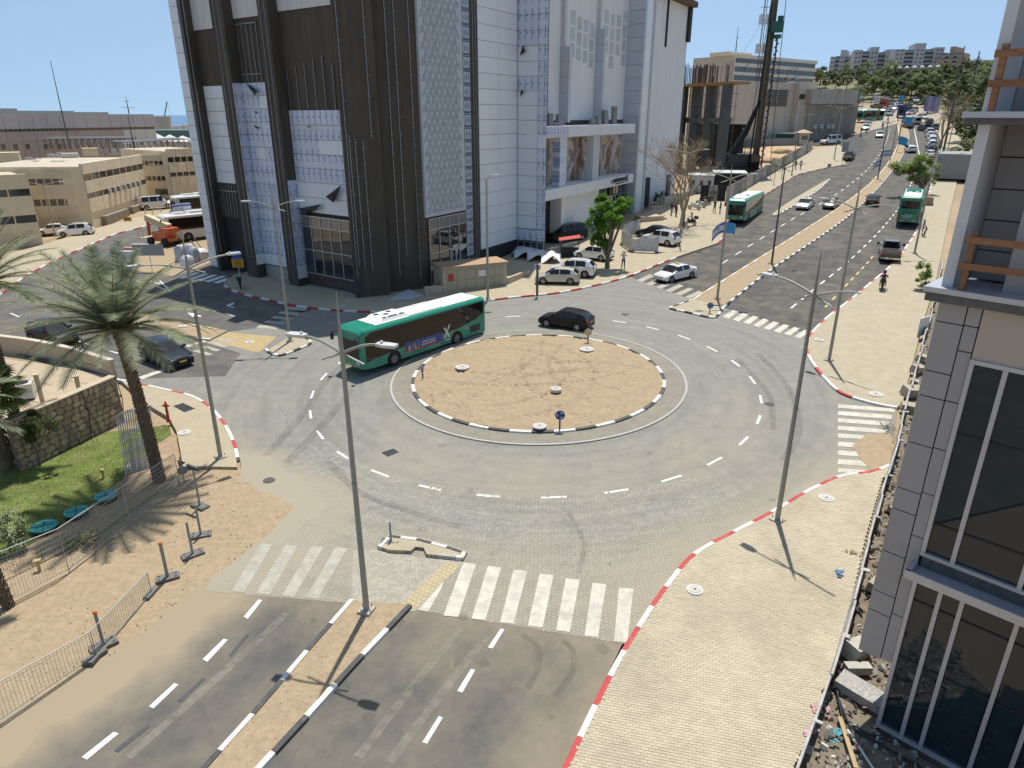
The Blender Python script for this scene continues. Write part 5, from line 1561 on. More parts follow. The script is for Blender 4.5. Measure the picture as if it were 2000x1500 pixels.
STYLES=dict(hatch=dict(L=4.3,W=1.76,hood=[(-2.15,.80),(-2.05,.98),(-1.7,1.02),(.75,1.0),(1.2,.92),(1.85,.80),(2.08,.66),(2.15,.55)],roof=[(-2.05,1.02),(-1.6,1.34),(-1.0,1.46),(-.1,1.49),(.25,1.46),(1.15,.94)],cab=(-1.98,1.10),pill=[(-1.42,-1.28),(-.28,-.20),(.72,.84)],wh=(1.33,-1.28),r=.32,rails=False),suv=dict(L=4.55,W=1.86,hood=[(-2.27,.85),(-2.2,1.1),(-1.9,1.14),(.8,1.12),(1.3,1.06),(2.0,.94),(2.2,.78),(2.27,.6)],roof=[(-2.15,1.12),(-1.75,1.58),(-1.1,1.67),(-.1,1.68),(.4,1.63),(1.2,1.08)],cab=(-2.12,1.18),pill=[(-1.55,-1.38),(-.38,-.28),(.72,.84)],wh=(1.42,-1.33),r=.36,rails=True),sedan=dict(L=4.7,W=1.82,hood=[(-2.35,.75),(-2.28,.98),(-1.6,1.02),(.8,.98),(1.3,.92),(2.05,.78),(2.28,.64),(2.35,.5)],roof=[(-1.75,1.02),(-1.0,1.38),(-.4,1.45),(.2,1.45),(.5,1.41),(1.25,.94)],cab=(-1.70,1.22),pill=[(-1.15,-1.02),(-.15,-.07),(.85,.96)],wh=(1.45,-1.33),r=.33,rails=False),van=dict(L=5.0,W=1.95,hood=[(-2.5,.9),(-2.45,1.2),(-2.2,1.22),(1.3,1.2),(1.7,1.12),(2.2,.98),(2.45,.8),(2.5,.6)],roof=[(-2.48,1.22),(-2.35,1.95),(-1.8,2.05),(.8,2.05),(1.05,1.98),(1.75,1.14)],cab=(-2.46,1.70),pill=[(-2.2,-2.1),(-1.0,-.85),(.35,.5),(1.15,1.25)],wh=(1.65,-1.55),r=.34,rails=False))
def make_car(style,label,group=None):
 S=STYLES[style];L,W=S['L'],S['W'];hw=W/2;rw=S['r'];ra=rw+.07
 root=thing('parked_car' if False else 'car',label,'car' if style!='van' else 'van',(0,0,0),0,group)
 xs={-L/2,-L/2+.06,-L/2+.22,L/2,L/2-.06,L/2-.22,S['cab'][0],S['cab'][1]}
 for a,b in S['pill']:xs|={a,b}
 for w in S['wh']:
  for k in range(7):xs.add(round(w+ra*math.cos(math.pi*k/6),3))
 for x,_ in S['roof']:xs.add(x)
 for x,_ in S['hood']:xs.add(x)
 xs=sorted(xs);xx=[xs[0]]
 for x in xs[1:]:
  if x-xx[-1]>.012:xx.append(x)
 def pil(x):return any(a-.001<=x<=b+.001 for a,b in S['pill'])
 rfront=S['roof'][-1][0];rrear=S['roof'][0][0]
 secs=[]
 for x in xx:
  e=min(1,(L/2-abs(x))/.5);nx=.80+.20*math.sqrt(max(0,1-(1-e)**2))
  zh=interp(S['hood'],x);cab=rrear<x<rfront;zr=max(interp(S['roof'],x),zh)if cab else zh
  k=max(0,min(1,(zr-zh)/.4))if cab else 0
  w0=hw*nx
  sill=.26+(.10 if abs(x)>L/2-.1 else 0)
  for w in S['wh']:
   d=abs(x-w)
   if d<ra:sill=max(sill,rw+math.sqrt(max(0,ra*ra-d*d))-.02)
  sill=min(sill,zh-.12)
  wt=lerp(w0-.10,w0*.76,k)
  zb=zh-.02 if k else zh-.09
  pts=[(0,zr+.015),(wt*.7,zr),(wt,zr-.035),(w0-.015,zb),(w0,lerp(zb,sill,.35)),(w0-.005,lerp(zb,sill,.7)),(w0-.03,sill)]
  secs.append(pts)
 body,glas,wsc,rwn=MB(),{},MB(),MB()
 n=len(secs[0])
 full=[]
 for x,p in zip(xx,secs):
  full.append([V((x,-y,z))for y,z in p[::-1]]+[V((x,y,z))for y,z in p[1:]])
 m=len(full[0])
 xw0=S['pill'][-1][1];xr0=S['pill'][0][0]
 for i in range(len(xx)-1):
  mid=(xx[i]+xx[i+1])/2
  cab=rrear<mid<rfront
  for j in range(m-1):
   q=[full[i][j],full[i][j+1],full[i+1][j+1],full[i+1][j]]
   seg=j if j<n-1 else m-2-j
   t=body
   if cab and seg==3:
    hgt=interp(S['roof'],mid)-interp(S['hood'],mid)
    if not pil(mid)and S['cab'][0]<mid<S['cab'][1]and hgt>.08 and xr0<mid<xw0:t=glas.setdefault((j<n,sum(mid>b for a,b in S['pill'])),MB())
    elif mid>=xw0 or mid<=xr0:t=body
   if cab and seg>=4:
    if mid>S['pill'][-1][0]-.28 and interp(S['roof'],mid)<S['roof'][-3][1]-.01 and mid>0:t=wsc
    elif mid<S['roof'][1][0]+.01 and interp(S['roof'],mid)<S['roof'][1][1]+.01:t=rwn
   t.add(q,[(0,3,2,1)])
 for k,rev in((0,False),(-1,True)):
  f=list(range(m));body.add(full[k],[f[::-1]if rev else f])
 body.build('body',P_BODY,root,smooth=True)
 for gm in glas.values():gm.build('side_window',m_cglass,root)
 if wsc.v:wsc.build('windscreen',m_cglass,root)
 if rwn.v:rwn.build('rear_window',m_cglass,root)
 mb=MB();mb.box((0,0,.20),(L-.3,W-.16,.28));mb.build('underbody',m_under,root)
 for w in S['wh']:
  for s in(-1,1):
   y=s*(hw-.13)
   mb=MB();c=V((w,y,rw));mb.tube([c-V((0,.11,0)),c-V((0,.09,0)),c+V((0,.09,0)),c+V((0,.11,0))],[rw-.03,rw,rw,rw-.03],18);t=mb.build('wheel',m_tyre,root,smooth=True)
   mb=MB();o=c+V((0,s*.112,0))
   mb.tube([o-V((0,s*.01,0)),o+V((0,s*.008,0))],[rw*.28,rw*.24],10)
   for k in range(5):
    a=2*math.pi*k/5;dv=V((math.cos(a),0,math.sin(a)));mb.bar(o+dv*.05,o+dv*rw*.62,.05,.02,up=(0,1,0))
   for k in range(18):
    a,b=2*math.pi*k/18,2*math.pi*(k+1)/18
    mb.bar(o+V((math.cos(a),0,math.sin(a)))*rw*.66,o+V((math.cos(b),0,math.sin(b)))*rw*.66,.02,.035,up=(0,1,0))
   mb.build('rim',m_rim,t)
 zf=interp(S['hood'],L/2-.12)
 for s in(-1,1):
  mb=MB();mb.ob((L/2-.32,s*(hw*.93)-(.0 if s<0 else.0),zf-.16),(.26,-s*.07,-.02),(0,-s*.36,0),(0,0,.13));mb.build('headlight',m_head,root)
  zr=interp(S['hood'],-L/2+.1)
  mb=MB();mb.ob((-L/2+.16,s*(hw-.065),zr-.26),(-.145,-s*.03,0),(0,-s*.26,0),(.05,0,.27));mb.build('tail_light',m_tail,root)
  mb=MB();mx=S['pill'][-1][1]-.02;mb.box((mx,s*(hw+.07),interp(S['hood'],mx)-.02),(.12,.20,.15));mb.build('mirror',P_BODY,root)
  mb=MB();mb.box((S['pill'][1][0]-.12,s*(hw-.004),interp(S['hood'],0)-.2),(.2,.03,.035));mb.build('door_handle',P_BODY,root)
  if S['rails']:
   mb=MB();mb.bar((-1.5,s*hw*.68,S['roof'][2][1]+.03),(.3,s*hw*.68,S['roof'][3][1]+.02),.045,.045);mb.build('roof_rail',m_chrome,root)
 mb=MB();mb.box((L/2-.03,0,.44),(.05,.95,.16));mb.build('grille',m_trim,root)
 mb=MB();mb.box((L/2-.0,0,.48),(.04,.5,.11));mb.build('number_plate',m_plate,root)
 mb=MB();mb.box((-L/2+.01,0,.62),(.04,.5,.11));mb.build('number_plate',m_plate,root)
 mb=MB();mb.box((-L/2+.04,0,.30),(.09,W*.82,.17));mb.box((L/2-.05,0,.26),(.08,W*.8,.12));o=mb.build('bumper_trim',m_trim,root);o['kind']='stuff'
 CH[root]=list(root.children)
 return root
PROTO={}
STREET=R(60)
def put_car(style,px,row,heading,col,label,group='cars',name=None,extra=None):
 p=px if isinstance(px,V)else G(px,row,.008)
 rm={'car_paint':P[col]}
 if style not in PROTO:
  r=make_car(style,label,group);PROTO[style]=r
  root=r;root.location=p;root.rotation_euler=(0,0,heading);root['label']=label;root['group']=group
  PROTO[style+'_col']=col
  return root
 r=dup(PROTO[style],p,heading,label,group,rm)
 r.name=name or('car' if style!='van' else 'van')
 tilt(r);return r
def tilt(r):
 h=r.rotation_euler.z;d=V((math.cos(h),math.sin(h),0));p=r.location
 dz=(T(p.x+d.x,p.y+d.y)-T(p.x-d.x,p.y-d.y))/2
 r.rotation_euler=(0,-math.atan(dz),h)
def side_pose(fpx,rpx,side,half,z=0.0):
 """pose from the ground marks of the front and rear wheel on the visible side (+1 left, -1 right)"""
 f,r=G(*fpx),G(*rpx);d=(f-r);d.z=0;d.normalize();left=V((-d.y,d.x,0))
 c=(f+r)/2-left*side*half;c.z=T(c.x,c.y)+z
 return c,math.atan2(d.y,d.x)
def car_at(style,fpx,rpx,side,col,label,**k):
 c,h=side_pose(fpx,rpx,side,STYLES[style]['W']/2-.1,k.pop('z',.008));return put_car(style,c,0,h,col,label,**k)
car_at('suv',(327,723),(283,706),-1,'navy','dark navy suv leaving the left street towards the roundabout',group='cars on the left street')
car_at('hatch',(1059,558),(1116,559),1,'silver','champagne silver hatchback parked on the pavement corner',z=.13,group='cars parked by the mall')
car_at('sedan',(1310,553),(1352,543),1,'white','white taxi saloon turning into the right street by the crossing',group='cars on the right street')
put_car('van',308,406,R(20),'white','white minibus parked by the beige office entrance',group='cars by the beige offices')
car_at('suv',(110,680),(62,668),-1,'plum','dark plum suv behind the palm at the left edge',group='cars on the left street')
car_at('hatch',(1067,639),(1129,648),1,'black','black crossover driving round the far side of the island',group='cars on the roundabout')
car_at('suv',(1086,543),(1146,546),1,'white','white suv with roof bars parked behind the silver hatchback',z=.13,group='cars parked by the mall')
car_at('hatch',(1132,508),(1174,513),1,'white','white car half hidden behind the green tree trunk',z=.13,group='cars parked by the mall')
car_at('van',(1085,478),(1145,470),1,'black','black van in deep shade below the mall canopy',z=.13,group='cars parked by the mall')
car_at('suv',(1262,478),(1305,484),1,'white','white suv behind the wire panel with hanging white sheet',z=.13,group='cars parked by the mall')
car_at('sedan',(1256,466),(1294,469),1,'black','black saloon parked beyond the white suv by the wire panel',z=.13,group='cars parked by the mall')
toward,away=R(240),R(60)
put_car('sedan',1572,406,R(236),'white','white taxi coming down the far lane next to the bus bay island','cars on the right street')
put_car('hatch',1622,405,R(238),'olive','olive grey hatchback coming down beside the white taxi','cars on the right street')
put_car('sedan',1703,399,R(62),'plum','dark plum saloon driving up past the median','cars on the right street')
put_car('suv',1796,356,R(66),'black','black car standing under the leaning street tree','cars on the right street')
put_car('suv',1657,312,R(236),'black','black suv coming out past the sidewalk tip','cars on the right street')
put_car('sedan',1717,268,R(246),'white','white saloon coming down alone below the far junction','cars on the right street')
put_car('hatch',1777,297,R(75),'white','white hatchback driving up beside the blue flag','cars on the right street')
put_car('sedan',1772,250,R(80),'darkgrey','dark grey car behind the silver van near the far junction','cars on the right street')
put_car('van',1786,242,R(80),'midsilver','silver van waiting at the far junction','cars on the right street')
row=[(1814,307,'sedan','white','white car at the near end of the parked row on the right'),(1818,297,'hatch','black','black car second in the parked row on the right'),(1818,288,'suv','white','white suv third in the parked row on the right'),(1819,277,'hatch','white','white hatchback fourth in the parked row behind the white suv'),(1816,269,'sedan','white','white saloon fifth in the parked row on the right'),(1814,261,'hatch','midsilver','silver grey hatchback sixth in the parked row on the right'),(1808,255,'suv','darkgrey','dark estate standing crosswise at the head of the parked row'),(1824,253,'suv','olive','olive suv half on the pavement beside the dark estate'),(1814,241,'hatch','brown','brownish car last before the far junction on the right')]
for px,r_,st,col,lab in row:put_car(st,px,r_,R(70)if 'cross' not in lab else R(20),col,lab,'cars parked along the right pavement')
far=[(1735,221,'white'),(1726,218,'white'),(1733,226,'midsilver'),(1712,211,'grey'),(1743,206,'white'),(1752,205,'midsilver'),(1748,214,'blue'),(1760,213,'white'),(1766,217,'white'),(1777,218,'blue'),(1776,224,'white'),(1786,219,'darkgrey'),(1801,232,'white'),(1757,209,'white'),(1740,211,'white'),(1770,210,'grey')]
flab=['white car at the stop line of the far junction','white car first left of the orange truck queue','silver car turning in front of the far junction','grey car left of the orange truck','white car directly right of the orange truck','silver car deep in the queue past the far junction','blue car in the middle of the far junction','white car just right of the blue one in the junction','white car beside the blue lorry cab','navy car right of the blue lorry','pale car in front of the navy one right of the blue lorry','dark car at the railing of the far junction','white suv entering the street from the far junction on the right','white car behind the blue one deep in the queue','white car between the orange truck and the blue car','grey car at the back of the far queue']
for i,(px,r_,c)in enumerate(far):put_car(('sedan','hatch','suv')[i%3],px,r_,R(200+35*(i%5)),c,flab[i],'cars at the far junction')
put_car('suv',1788,199,R(250),'white','white pickup climbing the slope road beyond the junction','cars at the far junction')
for(px,r_,st,c,h,lab)in((1691,253,'hatch','white',242,'white hatchback parked nearest along the ribbed building'),(1693,247,'sedan','white',242,'white saloon parked second along the ribbed building'),(1695,242,'suv','darkgrey',242,'dark suv parked third along the ribbed building'),(1622,281,'van','white',190,'white van crossing the side street by the guard hut'),(1627,268,'suv','darkgrey',250,'dark suv waiting in the side street behind the white van'),(1428,250,'suv','white',200,'white pickup on the site road left of the rig'),(1425,268,'sedan','white',190,'white car beyond the green bin on the site'),(1440,270,'hatch','white',170,'white hatchback beyond the green bin at the site hut')):
 put_car(st,px,r_,R(h),c,lab,'cars around the building site')
put_car('suv',150,460,R(200),'white','white suv parked nearer the lamp post left of the street','cars by the beige offices')
put_car('sedan',108,457,R(205),'white','white saloon parked behind the date palm fronds','cars by the beige offices')
put_car('hatch',355,388,R(20),'grey','grey car parked at the far corner of the beige offices','cars by the beige offices')
m_amber=mat('taxi_sign',(.8,.6,.12),.4,var=0)
for o in list(bpy.data.objects):
 if o.get('label')and 'taxi' in o['label']and o.type=='EMPTY':
  mb=MB();mb.box((-.1,0,1.47),(.16,.5,.14));mb.build('taxi_sign',m_amber,o)
for st in STYLES:
 if st in PROTO:
  col=P[PROTO[st+'_col']];tilt(PROTO[st])
  for ch in PROTO[st].children:
   if ch.data and any(sl and sl.name=='car_paint' for sl in ch.data.materials):
    ch.data=ch.data.copy()
    for i,sl in enumerate(ch.data.materials):
     if sl and sl.name=='car_paint':ch.data.materials[i]=col
# ---- pickup
def pickup():
 c,h=side_pose((1703,517),(1703,517-1),1,0)if False else(G(1736,503,.008),R(64))
 root=thing('pickup_truck','grey brown double cab pickup waiting behind the green coach','pickup',c,h)
 pm=paint('bronze_grey_paint',(.16,.145,.125));L,hw=5.9,.99
 mb=MB();mb.prism([(-2.95,-.95),(-.9,-.99),(1.4,-.99),(2.75,-.9),(2.95,-.6),(2.95,.6),(2.75,.9),(1.4,.99),(-.9,.99),(-2.95,.95)],.5,1.02)
 mb.ob((.95,-.93,1.02),(1.95,.08,-.06),(0,1.86,0),(0,0,.14));mb.build('body',pm,root)
 for s in(-1,1):
  mb=MB();mb.ob((-2.93,s*.95,1.02),(2.1,s*.03,0),(0,-s*.09,0),(0,0,.34));mb.build('bed_side',pm,root)
 mb=MB();mb.ob((-2.95,-.93,.62),(.08,0,0),(0,1.86,0),(0,0,.74));mb.build('tailgate',pm,root)
 mb=MB();mb.box((-1.85,0,1.022),(2.0,1.7,.03));mb.build('bed_floor',m_trim,root)
 mb=MB();mb.ob((-2.3,-.86,1.36),(.35,0,0),(0,1.72,0),(0,0,.05));mb.build('bed_bar',m_chrome,root)
 mb=MB();a=[(-.85,-.9,1.02),(1.35,-.9,1.02),(1.35,.9,1.02),(-.85,.9,1.02)];b=[(-.62,-.70,1.86),(.62,-.70,1.86),(.62,.70,1.86),(-.62,.70,1.86)]
 mb.add(a+b,[(4,5,6,7),(0,1,5,4),(1,2,6,5),(2,3,7,6),(3,0,4,7)]);mb.build('cab',pm,root)
 A=[V(p)for p in a];B=[V(p)for p in b]
 def pane(p,q,r,s,name):
  c=(p+q+r+s)/4;n=(q-p).cross(s-p).normalized();mb=MB();mb.poly([c+(t-c)*.82+n*.012 for t in(p,q,r,s)]);mb.build(name,m_cglass,root)
 pane(A[3],A[0],B[0],B[3],'rear_window');pane(A[0],A[1],B[1],B[0],'side_window');pane(A[1],A[2],B[2],B[1],'windscreen');pane(A[2],A[3],B[3],B[2],'side_window')
 for s in(-1,1):
  mb=MB();mb.box((-2.97,s*.88,.88),(.08,.12,.30));mb.build('tail_light',mat('lit_tail_light',(.5,.03,.02),.3,emit=(1,.08,.03),estr=.15),root)
  mb=MB();mb.bar((.95,s*.92,1.12),(.95,s*1.25,1.18),.05);mb.box((.95,s*1.22,1.12),(.14,.22,.28));mb.build('mirror',m_trim,root)
  for w in(1.9,-1.65):
   mb=MB();cc=V((w,s*.86,.4));mb.tube([cc-V((0,.14,0)),cc+V((0,.14,0))],.4,18);t=mb.build('wheel',m_tyre,root)
   mb=MB();mb.tube([cc+V((0,s*.14,0)),cc+V((0,s*.155,0))],.24,12);mb.build('rim',m_rim,t)
 mb=MB();mb.box((-3.0,0,.5),(.14,1.9,.16));mb.build('rear_bumper',m_chrome,root)
 mb=MB();mb.box((-3.08,0,.53),(.03,.5,.1));mb.build('number_plate',m_plate,root)
 mb=MB();mb.box((0,0,.3),(5.4,1.5,.25));mb.build('underbody',m_under,root)
 tilt(root)
pickup()
# ---- buses
m_green=paint('bus_green',(.012,.24,.155),.0,.3);m_rwhite=mat('bus_roof_white',(.80,.79,.74),.5,var=.05);m_bwin=glass('bus_glass',(.016,.013,.011),.04);m_bwin.node_tree.nodes['Principled BSDF'].inputs['IOR'].default_value=1.3
m_cyan=mat('panel_dark',(.03,.03,.03),.5,var=0)
m_disp=mat('lit_destination_display',(.3,.03,.01),.5,emit=(1,.16,.05),estr=1.4)
m_offw=mat('off_white_print',(.62,.62,.56),.6,var=.05)
m_blue_ad=mat('ad_blue',(.045,.07,.27),.5,var=.35,vscale=1.2)
m_red_ad=mat('ad_red',(.36,.06,.07),.5,var=.2,vscale=3)
def wheel_set(root,x,hw,r,s):
 mb=MB();n=14;c=V((x,s*(hw+.004),r));R2=r+.13
 vs=[c+V((R2*math.cos(math.pi*k/n),0,R2*math.sin(math.pi*k/n)))for k in range(n+1)]+[c+V((-R2,0,-.16)),c+V((R2,0,-.16))]
 mb.add(vs,[list(range(n+3))[::(1 if s<0 else-1)]]);mb.build('wheel_arch',m_under,root)
 mb=MB();cc=V((x,s*(hw-.12),r));mb.tube([cc-V((0,.14,0)),cc-V((0,.12,0)),cc+V((0,.12,0)),cc+V((0,.14,0))],[r-.04,r,r,r-.04],22);t=mb.build('wheel',m_tyre,root,smooth=True)
 mb=MB();o=cc+V((0,s*.14,0));mb.tube([o,o+V((0,s*.012,0))],r*.58,16);mb.tube([o+V((0,s*.012,0)),o+V((0,s*.05,0))],r*.2,10)
 mb.build('rim',mat('dull_rim',(.16,.16,.16),.5,.4,var=.1),t)
def bus(c,h,label,col=m_green,L=12.0,H=3.08,ad=True,full=True,roof=m_rwhite,green_front=True,coach=False,group=None,cat='bus'):
 hw=1.275
 root=thing('bus',label,cat,c,h,group)
 sec=[(-hw,.32),(-hw,H-.27),(-hw+.03,H-.15),(-hw+.14,H-.04),(-hw+.35,H),(hw-.35,H),(hw-.14,H-.04),(hw-.03,H-.15),(hw,H-.27),(hw,.32)]
 st=[(-L/2,.93,.12,.1),(-L/2+.12,.985,.03,.02),(-L/2+.5,1,0,0),(L/2-.9,1,0,0),(L/2-.35,.985,.02,.05),(L/2-.06,.93,.22,.10),(L/2,.86,.62,.14)]
 mb=MB();rows=[]
 for x,k,dt,db in st:
  rows.append([V((x+(.0),y*k,z-(dt if z>1 else-db)))for y,z in sec])
 m=len(sec)
 for i in range(len(rows)-1):
  for j in range(m-1):mb.add([rows[i][j],rows[i][j+1],rows[i+1][j+1],rows[i+1][j]],[(0,1,2,3)])
  mb.add([rows[i][0],rows[i][-1],rows[i+1][-1],rows[i+1][0]],[(3,2,1,0)])
 mb.add(rows[0],[list(range(m))[::-1]]);mb.add(rows[-1],[list(range(m))])
 mb.build('body',col,root,smooth=True)
 mb=MB();x1=L/2-(1.6 if green_front else.8)
 mb.ob((-L/2+.35,-hw+.3,H-.02),(x1+L/2-.35,0,0),(0,2*hw-.6,0),(0,0,.035));mb.build('roof',roof,root)
 if not coach:
  mb=MB();x0=L/2-4.6;a=[(x0,-.85),(x0+2.5,-.85),(x0+2.5,.85),(x0,.85)];b=[(x0+.15,-.7),(x0+2.15,-.7),(x0+2.15,.7),(x0+.15,.7)]
  vs=[V((x,y,H+.015))for x,y in a]+[V((x,y,H+.26))for x,y in b];mb.add(vs,[(4,5,6,7),(0,1,5,4),(1,2,6,5),(2,3,7,6),(3,0,4,7)]);u=mb.build('roof_unit',roof,root)
  for k in range(3 if full else 2):
   mb=MB();mb.cyl((x0+1.9-.55*k-(.0),.05 if k%2 else-.35,H+.262),.2,.012,14);mb.build('fan',m_trim,u)
  mb=MB();mb.box((x0+1.3,.64,H+.262),(.8,.16,.01));mb.box((x0+2.0,.64,H+.262),(.3,.16,.01));mb.box((x0+.5,.64,H+.262),(.4,.16,.01));o=mb.build('vents',m_trim,u);o['kind']='stuff'
  mb=MB();mb.ob((-1.8,-hw+.35,H+.016),(x0+1.8,0,0),(0,.1,0),(0,0,.06));mb.ob((-1.8,hw-.45,H+.016),(x0+1.8,0,0),(0,.1,0),(0,0,.06));o=mb.build('roof_rails',roof,root);o['kind']='stuff'
 else:
  mb=MB();mb.box((1.2,0,H+.016),(2.6,1.7,.22));mb.box((3.6,.45,H+.016),(1.6,.6,.16));mb.box((3.6,-.45,H+.016),(1.6,.6,.16));o=mb.build('roof_units',col,root);o['kind']='stuff'
  mb=MB();mb.box((-.3,.4,H+.016),(.5,.45,.12));mb.box((-.3,-.4,H+.016),(.5,.45,.12));o=mb.build('roof_hatches',roof,root);o['kind']='stuff'
 for s in(-1,1):
  y=s*(hw+.003)
  if coach:
   pts=[(-L/2+.6,1.45),(L/2-.9,1.45),(L/2-.6,1.9),(L/2-.6,H-.42),(-L/2+.8,H-.42)]
  else:
   pts=[(-L/2+.3,1.9),(-L/2+1.1,1.55),(-L/2+3.2,1.22),(L/2-3.6,1.15),(L/2-1.2,.92),(L/2-.42,.84),(L/2-.42,H-.55),(L/2-.9,H-.28),(-L/2+.3,H-.28)]
  mb=MB();n=len(pts);mb.add([V((x,y,z))for x,z in pts],[list(range(n))[::(1 if s<0 else-1)]]);mb.build('side_glazing',m_bwin,root)
  for w in(L/2-2.75,-L/2+3.2):wheel_set(root,w,hw,.48,s)
 xf=L/2+.004
 mb=MB();mb.add([V((xf-.03,-1.06,1.0)),V((xf-.03,1.06,1.0)),V((xf-.02,1.06,H-.78)),V((xf-.02,-1.06,H-.78))],[(0,1,2,3)]);
 for v in mb.v:v.x+=.035
 mb.build('windscreen',m_bwin,root)
 mb=MB();mb.ob((xf+.002,-.95,H-1.05),(.006,0,0),(0,1.9,0),(0,0,.22));mb.build('display_box',m_trim,root)
 mb=MB();mb.ob((xf+.009,.1,H-.99),(.004,0,0),(0,.55,0),(0,0,.1));mb.build('destination_display',m_disp,root)
 for s in(-1,1):
  mb=MB();mb.ob((xf-.02,s*1.08,.72),(.03,0,0),(0,-s*.32,0),(0,-s*.06,.16));mb.build('headlight',m_head,root)
  mb=MB();mb.bar((L/2-.2,s*1.12,H-.45),(L/2+.35,s*1.25,H-.42),.05);mb.box((L/2+.36,s*1.25,H-.95),(.12,.22,.5));mb.build('mirror',m_trim,root)
  mb=MB();mb.ob((-L/2-.006,s*.98,.75),(.01,0,0),(0,s*.14,0),(0,0,.55 if not coach else.75));mb.build('tail_light',m_tail,root)
 mb=MB();mb.ob((xf,-.26,.5),(.012,0,0),(0,.52,0),(0,0,.12));mb.build('number_plate',m_plate,root)
 mb=MB();xr=-L/2-.004;z0=1.75 if not coach else 2.0
 mb.add([V((xr,-.98,z0)),V((xr,.98,z0)),V((xr,1.0,H-.5)),V((xr,-1.0,H-.5))],[(3,2,1,0)]);mb.build('rear_window',m_bwin,root)
 for k in range(4):
  mb=MB();mb.ob((xr-.006,-.8,1.4+.11*k),(.006,0,0),(0,1.6,0),(0,0,.04));mb.build('rear_vent',m_trim,root)
 if full:
  for s in(-1,1):
   mb=MB()
   for x in(-3.6,-2.2,-.7,.8,2.2,3.6):mb.ob((x,s*(hw+.004),1.45),(.045,0,0),(0,s*.006,0),(0,0,H-1.78))
   o=mb.build('window_joints',m_trim,root);o['kind']='stuff'
   mb=MB()
   for x in(-4.9,-1.5,2.4,4.5):mb.ob((x,s*(hw+.001),.36),(.02,0,0),(0,s*.004,0),(0,0,.55))
   mb.ob((-L/2+.6,s*(hw+.001),.52),(L-1.6,0,0),(0,s*.003,0),(0,0,.015))
   o=mb.build('panel_seams',m_trim,root);o['kind']='stuff'
  y=hw+.006
  mb=MB();mb.ob((-L/2+.7,y-.004,.62),(1.05,0,0),(0,.01,0),(0,0,.5));mb.build('side_grille',m_trim,root)
 return root
c,h=side_pose((716,738),(944,652),1,1.275,.01)
near_bus=bus(c,h,'green city bus with white roof rounding the island, advert panel on its side',L=12.0)
def side_print(root,L=12.0):
 y=1.275+.006
 a0,a1,z0,z1=-1.35,2.25,.62,1.36
 mb=MB();mb.ob((a0,y-.004,z0),(a1-a0,0,0),(0,.012,0),(0,0,z1-z0));ad=mb.build('advert_panel',m_blue_ad,root)
 mb=MB();n=10;vs=[]
 for i in range(n+1):
  x=lerp(a0,a1,i/n);vs+=[V((x,y+.010,z0+.01)),V((x,y+.010,z0+.08+.10*(1-i/n)*0+.09*(i/n)))]
 mb.add(vs,[(2*i,2*i+2,2*i+3,2*i+1)[::-1]for i in range(n)]);mb.build('advert_band',m_red_ad,root)
 rng=random.Random(5);cols=[(.45,.30,.2),(.5,.42,.33),(.06,.05,.07),(.16,.25,.36),(.40,.1,.08)]
 for i in range(9):
  x=a1-.35-i*.11;hh=rng.uniform(.28,.55);mb=MB();zz=z0+.06;w=.08
  mb.add([V((x-w,y+.012,zz)),V((x+w,y+.012,zz)),V((x+w*.7,y+.012,zz+hh*.7)),V((x,y+.012,zz+hh)),V((x-w*.7,y+.012,zz+hh*.7))],[(4,3,2,1,0)])
  mb.build('advert_figure',mat('advert_tint_%d'%(i%5),cols[i%5],.6,var=.3,vscale=8),root)
 X=(-1,0,0);Z=(0,0,1)
 text_part('advert_lettering','\u05DE\u05D9\u05D3\u05DB\u05DC\u05DE\u05DE',.36,m_offw,root,(.05,y+.010,z0+.40),X,Z)
 text_part('advert_small_print','wwwww mmm wwwm',.09,m_offw,root,(.1,y+.010,z0+.22),X,Z)if False else None
 mb=MB();rng=random.Random(2);x=.75
 while x>-.62:
  w=rng.uniform(.025,.05);mb.ob((x,y+.010,z0+.20),(-w,0,0),(0,.004,0),(0,0,.075));x-=w+.02
 o=mb.build('advert_print_line',m_offw,root);o['kind']='stuff'
 mb=MB();mb.ob((-1.62,y,.82),(.16,0,0),(0,.006,0),(-.55,0,.92));mb.ob((-2.12,y+.007,.82),(.17,0,0),(0,.006,0),(.50,0,.80));o=mb.build('cross_emblem',m_offw,root);o['kind']='stuff'
 mb=MB();mb.ob((-1.62,y,.60),(-.5,0,0),(0,.005,0),(0,0,.07));mb.build('emblem_caption',m_offw,root)
side_print(near_bus)
mb=MB()
for i in range(6):
 a=math.pi*i/3;mb.bar(V((6.012,.62,1.86))-V((0,.05,0)),V((6.012,.62,1.86))+V((0,.10*math.cos(a),.10*math.sin(a))),.03,.004,up=(1,0,0))
 mb.bar(V((6.012,.28,1.72)),V((6.012,.28,1.72))+V((0,.10*math.cos(a),.10*math.sin(a))),.03,.004,up=(1,0,0))
o=mb.build('screen_stickers',m_offw,near_bus);o['kind']='stuff'
c,h=side_pose((1452,437),(1490,405),1,1.275,.01)
bus(G(1453,425,.01),R(240),'green city bus with white roof standing in the bus bay',L=12.0)
coach=bus(G(1774,428,.01),R(60),'green coach seen from behind at the right kerb with a person at its side',L=12.5,H=3.45,coach=True)
mb=MB();xr=-6.26
mb.ob((xr,-.05,1.0),(-.004,0,0),(0,-.07,0),(0,-.32,.32));mb.ob((xr-.005,-.40,1.0),(-.004,0,0),(0,-.07,0),(0,.30,.28));o=mb.build('cross_emblem',m_offw,coach);o['kind']='stuff'
rng=random.Random(9);mb=MB()
for zz,a,b in((1.22,.45,0),(1.05,.8,.0),(.88,.6,-.1)):
 y=a
 while y>b:w=rng.uniform(.05,.09);mb.ob((xr,y,zz),(-.004,0,0),(0,-w,0),(0,0,.10));y-=w+.03
